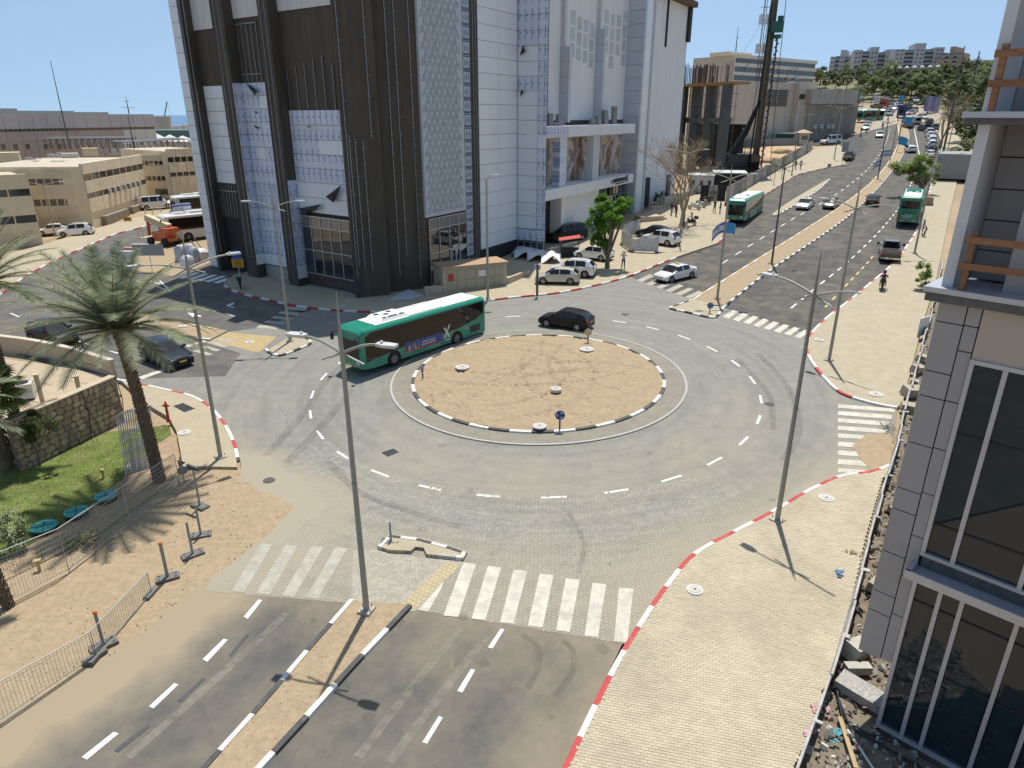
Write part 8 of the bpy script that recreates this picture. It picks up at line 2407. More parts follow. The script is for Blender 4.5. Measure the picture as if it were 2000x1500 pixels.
m_blkc=mat('pale_concrete_block',(.46,.44,.38),.9,var=.12,vscale=4,bump=.3,bscale=20)
loose('concrete_block','large pale concrete block in the trench by the lowest grey panel','concrete block',1668,1282,(.75,.55,.55),(.1,.15,.5),m_blkc,.1)
loose('concrete_block','lying concrete kerb piece just below the large pale block','concrete block',1672,1312,(.85,.3,.28),(0,.1,.1),m_blkc,.1)
loose('concrete_slab','long speckled concrete slab along the footing of the clad building','concrete slab',1700,1370,(.7,2.0,.3),(.05,0,.75),mat('speckled_slab',(.38,.36,.33),.9,var=.4,vscale=14),.05)
for i,(px,row,sx,rz)in enumerate(((1790,726,.9,.5),(1783,752,.7,1.0),(1778,772,1.1,.2),(1772,800,.8,-.3),(1796,705,.9,.9),(1745,1000,.5,.3),(1706,1150,.7,.8))):
 loose('stone_block',('topmost','second','third','fourth','upper','small white','single')[i]+(' rough stone in the heap between the hoarding and the grey panels','')[0]if i<5 else('small pale stone in the trench beside the sandy crossing','grey stone in the trench halfway along the grey panels')[i-5],'stone',px,row,(sx,sx*.6,sx*.5),(.2,.1,rz),m_log,.1,'stones in the trench')
def stick(label,pts,r,m,name='pipe',cat='pipe',group=None):
 P_=[G(x,y,z)for x,y,z in pts];mb=MB();mb.tube(P_,r,6);return tag(mb.build(name,m,at=P_[0],smooth=True),label,cat,group)
stick('long black hose snaking from the hoarding along the footing',[(1640,1310,.2),(1636,1360,.12),(1660,1420,.1),(1720,1455,.15),(1800,1500,.2)],.035,m_black,'hose','hose')
stick('second black hose beside the first in the trench',[(1632,1340,.15),(1645,1400,.1),(1690,1432,.12),(1745,1450,.2)],.03,m_black,'hose','hose')
stick('white pipe lying across the rubble at the bottom edge',[(1655,1425,.15),(1705,1500,.15),(1740,1560,.15)],.035,m_swhite)
p,q=G(1640,1400,.25),G(1672,1500,.15);mb=MB();mb.bar(p,q,.12,.04);tag(mb.build('plank',mat('raw_plank',(.46,.33,.17),.8,var=.15),at=p),'long timber plank leaning over the rubble at the bottom edge','plank')
for i,(px,row,c_)in enumerate(((1648,1125,(.1,.2,.4)),(1600,1385,(.5,.3,.3)),(1588,1435,(.55,.35,.4)),(1670,1085,(.3,.2,.14)),(1640,1440,(.1,.35,.4)))):
 c=G(px,row,.14);mb=MB()
 for k in range(9):
  o_=V((rng.uniform(-.22,.22),rng.uniform(-.22,.22),0));a=rng.uniform(0,3);mb.ob(c+o_,(math.cos(a)*.16,math.sin(a)*.16,.03),(-math.sin(a)*.07,math.cos(a)*.07,.02),(0,0,.02))
 tag(mb.build('litter_heap',mat('litter_%d'%i,c_,.8,var=.5,vscale=14),at=c),('bluish litter heap on the pavement edge by the hoarding','pinkish litter at the hoarding foot lower down','white and pink litter at the hoarding near the bottom','brown leaf litter at the top of the hoarding','teal litter scraps in the trench')[i],'litter',kind='stuff')
c=G(1735,838,.1);mb=MB()
for k in range(26):
 a=rng.uniform(0,6.3);r_=rng.uniform(.1,.5);p=c+V((math.cos(a)*r_,math.sin(a)*r_,rng.uniform(0,.1)));mb.tube([p,p+V((rng.uniform(-.3,.3),rng.uniform(-.3,.3),rng.uniform(.05,.3)))],.012,4)
tag(mb.build('brushwood',m_steel,at=c),'tangle of wire and twigs at the end of the side crossing stripes','wire tangle',kind='stuff')
sheet('sand_spill',gl([(1690,850),(1735,845),(1745,870),(1735,925),(1700,918),(1682,900),(1665,870)]),.022,m_sand,.6)
p=FP((G(1790,690).x,G(1790,690).y),V((.5,.3,0)))
loose('white_board','white board standing in the trench behind the upper pavement','board',1800,655,(1.3,.08,1.4),(0,0,.6),m_board,.1)
for i,(px,row,tr_,lab)in enumerate(((1835,330,190,'thick grey utility pole at the right pavement behind the parked row'),(1880,250,100,'tall dark lattice pole among the trees at the right'),(1853,235,90,'second dark pole among the trees at the right'))):
 b=G(px,row,.1);h=height_at(b,tr_);mb=MB();mb.tube([b,b+V((0,0,h))],[.22,.14],7);mb.bar(b+V((-1.2,0,h*.9)),b+V((1.2,0,h*.9)),.12);mb.bar(b+V((-.9,0,h*.82)),b+V((.9,0,h*.82)),.12)
 tag(mb.build('utility_pole',m_dpole,at=b),lab,'utility pole','utility poles')
c=G(1806,398,.13);root=thing('planter_box','square timber planter box beyond the green coach','planter',c,R(60));mb=MB();mb.box((0,0,0),(2.4,2.0,1.0));mb.build('box',mat('planter_tan',(.40,.29,.18),.85,var=.1),root);mb=MB();mb.box((0,0,1.0),(2.1,1.7,.04));mb.build('soil',m_pit,root)
c=G(1868,345,0);mb=MB();mb.box(c,(7,12,4),R(-30));tag(mb.build('kiosk_shed',mat('grey_shed',(.30,.30,.29),.8,var=.1),at=c),'grey shed between the right pavement and the clad building','shed')
a,b=G(1803,222,.1),G(1832,226,.1);d=b-a;root=thing('far_hoarding','row of blue and pink printed boards at the far junction','hoarding',a)
for k in range(6):
 mb=MB();mb.ob(a+d*(k/6)+V((0,0,.8)),d*.15,V((0,.2,0)),V((0,0,4.6)));mb.build('board',mat('far_print_%d'%(k%3),((.12,.16,.34),(.34,.22,.30),(.22,.24,.38))[k%3],.7,var=.4,vscale=.8),root,world=True)
# ================================================================ plants
m_leafs={}
def leaf(name,c,v=.35):
 if name in MATS:return MATS[name]
 m=mat(name,c,.7,var=.2,vscale=.8,rand=v,island=True)
 nt=m.node_tree;b=nt.nodes['Principled BSDF'];b.inputs['Specular IOR Level'].default_value=.25
 tr=nd(nt,'ShaderNodeBsdfTranslucent');ms=nd(nt,'ShaderNodeMixShader');ms.inputs[0].default_value=.42
 nt.links.new(b.inputs['Base Color'].links[0].from_socket,tr.inputs[0]);out=nt.nodes['Material Output']
 nt.links.new(b.outputs[0],ms.inputs[1]);nt.links.new(tr.outputs[0],ms.inputs[2]);nt.links.new(ms.outputs[0],out.inputs[0])
 return m
m_date=leaf('date_frond',(.25,.285,.18),.45);m_fan=leaf('fan_leaf',(.14,.19,.06),.3);m_dead=leaf('dry_frond',(.36,.26,.12),.3)
m_trunk=mat('palm_trunk',(.20,.145,.095),.95,var=.3,vscale=6,rand=.3,island=True);m_bark=mat('bark',(.19,.145,.11),.95,var=.3,vscale=5,bump=.5,bscale=16)
m_bgreen=leaf('bright_leaf',(.15,.29,.035),.5);m_tgreen=leaf('street_tree_leaf',(.24,.33,.09),.45);m_ygreen=leaf('yellow_leaf',(.23,.19,.045),.5)
m_dgreen=leaf('dark_leaf',(.13,.165,.08),.5);m_mgreen=leaf('mid_leaf',(.18,.215,.10),.5);m_lgreen=leaf('olive_leaf',(.24,.26,.14),.45);m_brleaf=leaf('brown_twig_leaf',(.30,.22,.12),.35)
m_twig=mat('bare_branch',(.36,.27,.17),.9,var=.2,vscale=4)
def frond(mb,o,az,el,L,rng,n=40,droop=1.0,lw=.095,ll=.68):
 """feather leaf: rachis bending down with leaflets in two ranks"""
 d=V((math.cos(az)*math.cos(el),math.sin(az)*math.cos(el),math.sin(el)));pts=[V(o)];tw=rng.uniform(-.15,.15)
 for i in range(n):
  pts.append(pts[-1]+d*(L/n));d=(d+V((0,0,-droop*1.35/n))+V((-math.sin(az),math.cos(az),0))*tw/n).normalized()
 mb.tube(pts[::3],[.035*(1-.85*i/len(pts[::3]))+.004 for i in range(len(pts[::3]))],4,mi=1)
 for i in range(3,n+1):
  t=i/n;p=pts[i];f=(pts[i]-pts[i-1]).normalized();side=f.cross(V((0,0,1)))
  if side.length<.05:side=V((1,0,0))
  side.normalize();up=side.cross(f);l=ll*(.45+.75*math.sin(math.pi*min(1,t*.9+.1)))*rng.uniform(.85,1.1)
  for s in(-1,1):
   dr=(side*s*.72+f*.62+up*(.30-.10*rng.random())+V((0,0,-.10))).normalized();q=p+dr*l+V((0,0,-l*.18));w=f*lw*.5
   mb.add([p-w,p+w,q],[(0,1,2)],0)
def palm(base,toprow,label,nf=40,L=3.9,seed=1,rr=.25,lean=V((0,0,0)),group='date palms',name='date_palm',H=None):
 b=G(*base,0)if not isinstance(base,V)else base;h=H or height_at(b,toprow);rng=random.Random(seed)
 root=thing(name,label,'palm tree',b,0,group)
 mb=MB();n=int(h/.16);
 for i in range(n):
  z=h*i/n;off=lean*(z/h)**1.6;r=rr*(1.12-.2*z/h+.15*(z/h>.93))
  k=9
  for j in range(k):
   a=2*math.pi*(j+.5*(i%2))/k+rng.uniform(-.08,.08);a1=.30
   c,s=math.cos,math.sin;p0=off+V((c(a-a1)*r*.9,s(a-a1)*r*.9,z));p1=off+V((c(a+a1)*r*.9,s(a+a1)*r*.9,z));p2=off+V((c(a)*r*rng.uniform(1.12,1.32),s(a)*r*1.2,z+.17));p3=off+V((c(a)*r*.85,s(a)*r*.85,z+.2))
   mb.add([p0,p1,p2,p3],[(0,1,2),(0,2,3),(1,3,2)])
 mb.tube([V((0,0,-.2)),lean*.4+V((0,0,h*.55)),lean+V((0,0,h))],[rr*.95,rr*.85,rr*.8],10)
 mb.build('trunk',m_trunk,root)
 top=lean+V((0,0,h));mb=MB();ga=2.399
 for i in range(nf):
  t=i/nf;el=lerp(1.45,.16,t**.9)+rng.uniform(-.1,.1);frond(mb,top+V((math.cos(i*ga)*.12,math.sin(i*ga)*.12,.15-.3*t)),i*ga+rng.uniform(-.2,.2),el,L*rng.uniform(.85,1.08)*(.8+.2*min(1,t*3)),rng,droop=lerp(.45,.95,t))
 mb.build('crown',[m_date,m_dead],root)
 mb=MB()
 for i in range(10):
  a=rng.uniform(0,6.28);pts=[top+V((0,0,.1)),top+V((math.cos(a)*.5,math.sin(a)*.5,.35)),top+V((math.cos(a)*.85,math.sin(a)*.85,-.1))];mb.tube(pts,.02,4)
  for k in range(10):q=pts[2]+V((rng.uniform(-.15,.15),rng.uniform(-.15,.15),rng.uniform(-.5,.1)));mb.bar(pts[2],q,.012)
 o=mb.build('fruit_stalks',m_dead,root);o['kind']='stuff'
 return root
palm((312,940),645,'large date palm in the middle of the left garden corner',nf=64,L=4.2,seed=3,lean=V((-.55,.2,0)))
palm((45,870),560,'date palm at the left edge with fronds reaching into view',nf=56,L=4.4,seed=5)
palm((18,1188),300,'palm with a slim bare trunk at the lower left edge',nf=30,L=3.0,seed=8,rr=.17,H=7.5,lean=V((-1.6,.3,0)))
def fan_palm():
 b=G(14,915,0);rng=random.Random(2);root=thing('fan_palm','fan palm with shaggy trunk at the left edge before the court','palm tree',b);h=height_at(b,765)
 mb=MB();mb.tube([(0,0,-.2),(0,0,h*.5),(0,0,h)],[.34,.30,.32],12)
 for k in range(260):
  a,z=rng.uniform(0,6.28),rng.uniform(.5,h);p=V((math.cos(a)*.33,math.sin(a)*.33,z));mb.add([p+V((-.05,0,0)),p+V((.05,0,0)),p+V((math.cos(a)*.14,math.sin(a)*.14,-.45))],[(0,1,2)])
 mb.build('trunk',m_trunk,root)
 mb=MB()
 for i in range(34):
  az=i*2.399;el=lerp(1.2,-.7,i/34);d=V((math.cos(az)*math.cos(el),math.sin(az)*math.cos(el),math.sin(el)));o=V((0,0,h))+d*1.1+V((0,0,-.12*(1-el)))
  mb.tube([V((0,0,h)),o],.025,4);side=d.cross(V((0,0,1))).normalized();up=side.cross(d)
  for k in range(22):
   a=lerp(-2.1,2.1,k/21);q=o+(d*math.cos(a)+side*math.sin(a))*rng.uniform(.85,1.0)+up*.12*abs(math.sin(a))+V((0,0,-.28*abs(a)/2-.15));a2=.12
   mb.add([o,o+(d*math.cos(a-a2)+side*math.sin(a-a2))*.55,q,o+(d*math.cos(a+a2)+side*math.sin(a+a2))*.55],[(0,1,2,3)])
 mb.build('crown',m_fan,root)
fan_palm()
def clump_leaves(mb,rng,blobs,n,size,mi=0,flat=.5):
 """leaf-sized faces thrown through a set of blobs (centre, radii), denser at their skin"""
 tot=sum(b[1][0]*b[1][1]*b[1][2]for b in blobs)
 for c,r in blobs:
  k=int(n*r[0]*r[1]*r[2]/tot)
  for _ in range(k):
   v=V((rng.gauss(0,1),rng.gauss(0,1),rng.gauss(0,1))).normalized()*(rng.random()**.38);p=V(c)+V((v.x*r[0],v.y*r[1],v.z*r[2]))
   a=V((rng.uniform(-1,1),rng.uniform(-1,1),rng.uniform(-1,1)*flat)).normalized();b=a.cross(V((rng.uniform(-1,1),rng.uniform(-1,1),1))).normalized();s=size*rng.uniform(.6,1.4)
   mb.add([p-a*s,p+b*s*.45,p+a*s,p-b*s*.45],[(0,1,2,3)],mi)
def branch(mb,p,d,L,r,depth,rng,tips,spread=.6,up=.15,nseg=4,kids=(2,3),taper=.62):
 pts=[V(p)];dd=V(d)
 for i in range(nseg):
  dd=(dd+V((rng.uniform(-.18,.18),rng.uniform(-.18,.18),rng.uniform(-.08,.12)+up*.3))).normalized();pts.append(pts[-1]+dd*(L/nseg))
 mb.tube(pts,[lerp(r,r*taper,i/nseg)for i in range(nseg+1)],6 if r>.05 else 3,cap=r>.05)
 if depth==0:
  tips.append(pts[-1]);return
 for k in range(rng.randint(*kids)):
  a=rng.uniform(0,6.28);s=V((math.cos(a),math.sin(a),rng.uniform(-.2,.5)));nd_=(dd+s*spread*rng.uniform(.7,1.3)).normalized();st=pts[-1]if k<2 else pts[rng.randint(2,nseg)]
  branch(mb,st,nd_,L*rng.uniform(.6,.85),max(.016,r*taper*rng.uniform(.7,.95)),depth-1,rng,tips,spread,up,max(2,nseg-1),kids,taper)
def tree(name,label,base,blobs_px,m,nleaf,lsize,seed=1,r=.18,trunk_m=None,group=None,lift=.1,fork=.45,cat='tree'):
 """blobs_px: foliage lumps as (px, row, rx px, ry px) seen in the photograph, at the tree's own distance"""
 b=G(*base,lift);rng=random.Random(seed);root=thing(name,label,cat,b,0,group);k=b.y/FPX*1.07;blobs=[]
 for i,(px,row,rx,ry)in enumerate(blobs_px):
  q=at_depth(px,row,b.y+rng.uniform(-.5,.5)*rx*k*.8)-b;blobs.append((q,(rx*k,rx*k*.9,ry*k)))
 mb=MB();hz=min(c.z-rr[2]*.6 for c,rr in blobs);fk=V((rng.uniform(-.1,.1),0,max(.4,hz*fork)))
 mb.tube([V((0,0,-.2)),fk*.5,fk],[r*1.25,r,r*.85],9)
 for c,rr in blobs:
  mid=fk.lerp(c,.55)+V((rng.uniform(-.2,.2),rng.uniform(-.2,.2),.15));mb.tube([fk,mid,c],[r*.7,r*.45,r*.12],6)
  for _ in range(3):mb.tube([mid,c+V((rng.uniform(-.6,.6)*rr[0],rng.uniform(-.6,.6)*rr[1],rng.uniform(-.3,.6)*rr[2]))],[r*.3,r*.06],4)
 mb.build('trunk',trunk_m or m_bark,root,smooth=True)
 mb=MB();sub=[]
 for c,rr in blobs:
  for _ in range(7):
   v=V((rng.gauss(0,1),rng.gauss(0,1),rng.gauss(0,1))).normalized()*.72;sub.append((c+V((v.x*rr[0],v.y*rr[1],v.z*rr[2])),tuple(x*rng.uniform(.32,.5)for x in rr)))
 clump_leaves(mb,rng,sub,nleaf,lsize);mb.build('crown',m,root)
 return root
tree('street_tree','bright green bushy tree on the mall pavement between the parked cars',(1186,524),[(1172,398,24,20),(1212,396,22,17),(1160,430,15,22),(1190,432,26,24),(1228,402,11,11),(1178,462,22,20),(1166,470,14,14)],m_bgreen,5200,.16,seed=2,r=.24)
tree('street_tree','leaning light green street tree between the parked row and the coach',(1799,380),[(1766,326,22,13),(1792,320,26,15),(1815,326,18,14),(1788,342,20,14),(1752,322,10,8),(1822,345,14,14)],m_tgreen,3600,.20,seed=4,r=.22)
tree('shrub','light green shrub at the inner edge of the upper pavement',(1806,566),[(1803,528,15,16),(1812,548,12,14),(1798,552,12,10)],m_tgreen,1500,.10,seed=5,r=.05,fork=.3,cat='shrub')
tree('yellow_tree','yellowish green tree in front of the hall with the louvred windows',(1508,268),[(1512,236,17,14),(1500,246,12,12),(1522,226,14,9),(1496,226,11,8)],m_ygreen,1700,.40,seed=6,r=.3)
tree('shrub','dark small shrub against the white end wall',(1288,398),[(1284,386,9,9),(1295,380,8,10)],m_dgreen,350,.18,seed=7,r=.05,cat='shrub')
tree('shrub','dark feathery bush growing against the stone wall',(78,908),[(78,845,32,34),(58,825,24,26),(102,822,17,18)],leaf('feathery_leaf',(.09,.12,.035),.4),2600,.06,seed=8,r=.05,cat='shrub')
tree('shrub','white flowering bush at the lower left edge of the lawn',(20,1070),[(18,1030,34,30),(-10,1000,34,34),(30,1050,26,22)],m_mgreen,2600,.045,seed=9,r=.05,cat='shrub')
tree('shrub','low green plants behind the wire fence at the left',(165,1062),[(150,1052,32,12),(180,1045,24,12),(60,1100,24,14)],m_mgreen,1500,.05,seed=10,r=.03,cat='shrub',fork=.2)
mb=MB();rng=random.Random(3);c=G(20,1070,.1)
for k in range(160):
 q=at_depth(rng.uniform(-20,52),rng.uniform(985,1068),c.y-.55+rng.uniform(-.25,.3));s=.022;mb.sphere(q,s,5,3)
tag(mb.build('blossoms',m_swhite),kind='stuff')
def bare_tree(base,toprow,label,seed,r,depth,L,kids,m=m_twig,spread=.55,group=None):
 b=G(*base,.12);rng=random.Random(seed);root=thing('bare_tree',label,'tree',b,0,group);tips=[]
 mb=MB();mb.tube([V((0,0,-.2)),V((0,0,.5)),V((.05,0,1.6))],[r*1.5,r*1.05,r],9);mb.build('trunk',m_bark if False else m,root,smooth=True)
 mb=MB()
 for k in range(4):
  a=2*math.pi*k/4+.4;branch(mb,V((.05,0,1.5)),V((math.cos(a)*.4,math.sin(a)*.4,1)),L,r*.62,depth,rng,tips,spread,.12,4,kids)
 mb.build('crown',m,root);return root
bare_tree((1332,441),250,'large leafless tree on the pavement before the end wall',11,.30,5,3.4,(3,3),spread=.85)
bare_tree((1836,288),215,'leafless brown tree beyond the parked row on the right',13,.3,4,3.4,(3,3),mat('brown_branch',(.30,.23,.15),.9,var=.2))
def far_proto(kind,m,blobs,n,ls,label,trunk=(.2,2.0)):
 rng=random.Random(hash(kind)%99+len(kind));root=thing('tree',label,'tree',(0,0,0),0,'trees on the far slope')
 mb=MB();mb.tube([(0,0,-.5),(0,0,trunk[1])],[trunk[0]*1.3,trunk[0]],7)
 for c,r_ in blobs:mb.tube([(0,0,trunk[1]),V(c)],[trunk[0]*.7,.05],4)
 mb.build('trunk',m_bark,root);mb=MB();sub=[]
 for c,r_ in blobs:
  for _ in range(6):
   v=V((rng.gauss(0,1),rng.gauss(0,1),rng.gauss(0,1))).normalized()*.7;sub.append((V(c)+V((v.x*r_[0],v.y*r_[1],v.z*r_[2])),tuple(x*rng.uniform(.3,.55)for x in r_)))
 clump_leaves(mb,rng,sub,n,ls);mb.build('crown',m,root);CH[root]=list(root.children);return root
kinds=[('dark round',m_dgreen,[((0,0,4),(2.6,2.6,2.2)),((1.5,0,3),(1.8,1.8,1.6))],'dark rounded tree on the slope beyond the far junction'),('mid broad',m_mgreen,[((-1.5,0,4),(2.2,2.2,1.8)),((1.6,.4,4.6),(2.4,2.2,2.0)),((0,0,5.6),(1.8,1.8,1.4))],'broad mid green tree on the slope beyond the far junction'),('olive loose',m_lgreen,[((0,0,3.4),(2.4,2.2,1.7)),((-1.3,.3,2.4),(1.6,1.6,1.2))],'loose olive green tree on the slope beyond the far junction'),('dark tall',m_dgreen,[((0,0,4.5),(1.9,1.9,2.6)),((.4,0,7.4),(1.4,1.4,2.2)),((-.4,0,2.6),(1.8,1.8,1.4))],'tall dark tree at the right edge of the far slope')]
protos=[far_proto(k,m,b_,620,.42,lab)for k,m,b_,lab in kinds]
def far_palm():
 root=thing('palm_tree','palm tree rising among the far slope trees','palm tree',(0,0,0),0,'palms on the far slope');rng=random.Random(5)
 mb=MB();mb.tube([(0,0,-.5),(0,0,6.5)],[.3,.22],7);mb.build('trunk',m_bark,root);mb=MB()
 for i in range(26):frond(mb,(0,0,6.5),i*2.399,lerp(1.2,-.4,i/26),3.2,rng,n=12,lw=.35,ll=.7)
 mb.build('crown',[m_mgreen,m_mgreen],root);CH[root]=list(root.children);return root
fpalm=far_palm()
rng=random.Random(77);spots=[]
for _ in range(2000):
 px,row=rng.uniform(1592,1925),rng.uniform(152,222)
 if row>196 and 1672<px<1802:continue
 if px<1670 and row>176:continue
 if px>1815 and row>205:continue
 if 1735<px<1832 and row<164:continue
 if all((px-a)**2/190+(row-b)**2/45>1 for a,b in spots):spots.append((px,row))
 if len(spots)>95:break
spots.sort(key=lambda s:s[1])
first={}
for i,(px,row)in enumerate(spots):
 b=G(px,row,0);k=3 if(px>1860 and i%2)else rng.choice((0,0,1,1,2))
 if i%9==4:
  src=fpalm;nm='palm_tree'
 else:
  src=protos[k];nm='tree'
 if src not in first:
  first[src]=1;src.location=b;src.rotation_euler=(0,0,rng.uniform(0,6));continue
 d=dup(src,b,rng.uniform(0,6.28),scale=rng.uniform(.75,1.25));d.name=nm
side=[(1868,262,1.3,3),(1880,280,1.4,0),(1875,232,1.5,3),(1888,300,1.2,3),(1862,218,1.4,1),(1895,255,1.6,3),(1872,352,.7,0),(1885,330,.8,1),(1850,222,1.1,0),(1906,225,1.5,3),(1915,245,1.4,1)]
for i,(px,row,s,k)in enumerate(side):
 d=dup(protos[k],G(px,row,0),i*1.3,'tree crowding behind the right pavement of the far street','trees behind the right pavement',scale=s);d.name='tree'
for i,(px,row,s,k)in enumerate(((1676,238,.6,2),(1668,222,.8,1),(1655,212,.9,0),(1645,205,.9,2))):
 d=dup(protos[k],G(px,row,0),i*1.1,('small olive tree at the rounded corner of the ribbed building','tree second behind the ribbed building corner','tree third behind the ribbed building','tree farthest left behind the ribbed building')[i],'trees behind the ribbed building',scale=s);d.name='tree'
m_lawn=mat('lawn',(.13,.165,.035),.95,var=.35,vscale=1.3,spots=.9,dcol=(.26,.20,.10));m_blade=leaf('grass_blade',(.15,.205,.045),.45)
lawn_px=[(-120,940),(60,900),(130,875),(210,845),(330,832),(335,850),(250,905),(240,935),(160,1000),(60,1065),(-120,1160)]
sheet('lawn',gl(lawn_px),.06,m_lawn,1)
LP_=[(p.x,p.y)for p in gl(lawn_px)];mb=MB();xs_=[p[0]for p in LP_];ys_=[p[1]for p in LP_];n=0
while n<15000:
 x,y=rng.uniform(min(xs_),max(xs_)),rng.uniform(min(ys_),max(ys_))
 if not inside(x,y,LP_):continue
 n+=1
 if pnoise(V((x*.6,y*.6,3)))<-.22:continue
 a=rng.uniform(0,6.28);h=rng.uniform(.03,.09);w=.012;p=V((x,y,T(x,y)+.055));e=V((math.cos(a),math.sin(a),0));mb.add([p-e*w,p+e*w,p+V((rng.uniform(-.03,.03),rng.uniform(-.03,.03),h))],[(0,1,2)])
tag(mb.build('grass',m_blade),kind='stuff')
sheet('garden_soil',gl([(-200,880),(50,905),(240,822),(285,800),(345,850),(352,915),(330,945),(200,1040),(0,1140),(-200,1230)]),.03,mat('garden_soil',(.36,.26,.16),.95,var=.25,vscale=2,bump=.8,bscale=12),1)
m_grit=mat('grit',(.40,.33,.25),.9,var=.1,rand=.3,island=True);mb=MB()
vp=[(p.x,p.y)for p in gl([(0,1400),(150,1320),(290,1235),(400,1145),(470,1090),(560,1020),(480,940),(360,925),(200,1045),(0,1140)])]
for poly_,cnt in((vp,900),([(p.x,p.y)for p in gl([(690,1185),(790,1200),(520,1480),(420,1480)])],350),([(p.x,p.y)for p in ringpts(CR-.4)],399)):
 xs_=[p[0]for p in poly_];ys_=[p[1]for p in poly_];n=0
 while n<cnt:
  x,y=rng.uniform(min(xs_),max(xs_)),rng.uniform(min(ys_),max(ys_))
  if not inside(x,y,poly_):continue
  n+=1;s=rng.choice((.012,.018,.03));mb.sphere(V((x,y,T(x,y)+(.06 if cnt>400 else.10 if cnt==350 else.15+.2*(1-((x-CX)**2+(y-CY)**2)/66)))),(s*(1.7 if cnt==399 else 1),s*(1.3 if cnt==399 else 1),s*.8),5,3)
tag(mb.build('grit',m_grit),kind='stuff')
# ================================================================ people
m_skin=mat('skin',(.42,.25,.17),.6,var=.04);m_hair=mat('dark_hair',(.025,.018,.014),.7,var=.1)
CL={k:mat(k+'_cloth',c,.85,var=.08)for k,c in dict(white=(.66,.65,.62),black=(.02,.02,.022),grey=(.22,.23,.25),blue=(.05,.08,.20),tan=(.42,.30,.20),maroon=(.16,.04,.05),lilac=(.48,.46,.54)).items()}
POSES=dict(stand=dict(hipL=(-.09,.0,.92),kneeL=(-.10,.03,.50),footL=(-.11,.0,.07),toeL=(-.12,.16,.03),hipR=(.09,0,.92),kneeR=(.10,.03,.5),footR=(.11,-.02,.07),toeR=(.12,.14,.03),elL=(-.27,-.02,1.14),haL=(-.27,.12,.90),elR=(.27,-.02,1.14),haR=(.27,.12,.9),ch=(0,0,1.40),hd=(0,.03,1.66)),walk=dict(hipL=(-.09,0,.92),kneeL=(-.10,.20,.52),footL=(-.11,.24,.08),toeL=(-.11,.40,.06),hipR=(.09,0,.92),kneeR=(.10,-.02,.48),footR=(.11,-.30,.10),toeR=(.11,-.16,.03),elL=(-.26,-.16,1.14),haL=(-.24,-.10,.90),elR=(.26,.12,1.14),haR=(.22,.30,.96),ch=(0,.04,1.40),hd=(0,.08,1.66)),reach=dict(hipL=(-.09,0,.92),kneeL=(-.12,.05,.5),footL=(-.15,0,.07),toeL=(-.17,.15,.03),hipR=(.09,0,.92),kneeR=(.13,.06,.5),footR=(.17,.02,.07),toeR=(.19,.17,.03),elL=(-.30,.18,1.42),haL=(-.22,.28,1.66),elR=(.30,.16,1.40),haR=(.20,.30,1.62),ch=(0,0,1.40),hd=(0,.05,1.66)),bend=dict(hipL=(-.09,-.05,.90),kneeL=(-.10,.05,.50),footL=(-.12,.0,.07),toeL=(-.12,.16,.03),hipR=(.09,-.05,.9),kneeR=(.10,.10,.48),footR=(.12,.16,.07),toeR=(.12,.32,.03),elL=(-.26,.34,1.16),haL=(-.20,.58,1.10),elR=(.26,.30,1.14),haR=(.18,.56,1.22),ch=(0,.18,1.34),hd=(0,.32,1.54)),ride=dict(hipL=(-.12,-.1,.80),kneeL=(-.22,.28,.74),footL=(-.22,.16,.32),toeL=(-.22,.32,.28),hipR=(.12,-.1,.80),kneeR=(.22,.28,.74),footR=(.22,.16,.32),toeR=(.22,.32,.28),elL=(-.32,.16,1.14),haL=(-.30,.46,1.06),elR=(.32,.16,1.14),haR=(.30,.46,1.06),ch=(0,.04,1.28),hd=(0,.10,1.54)))
BODY={}
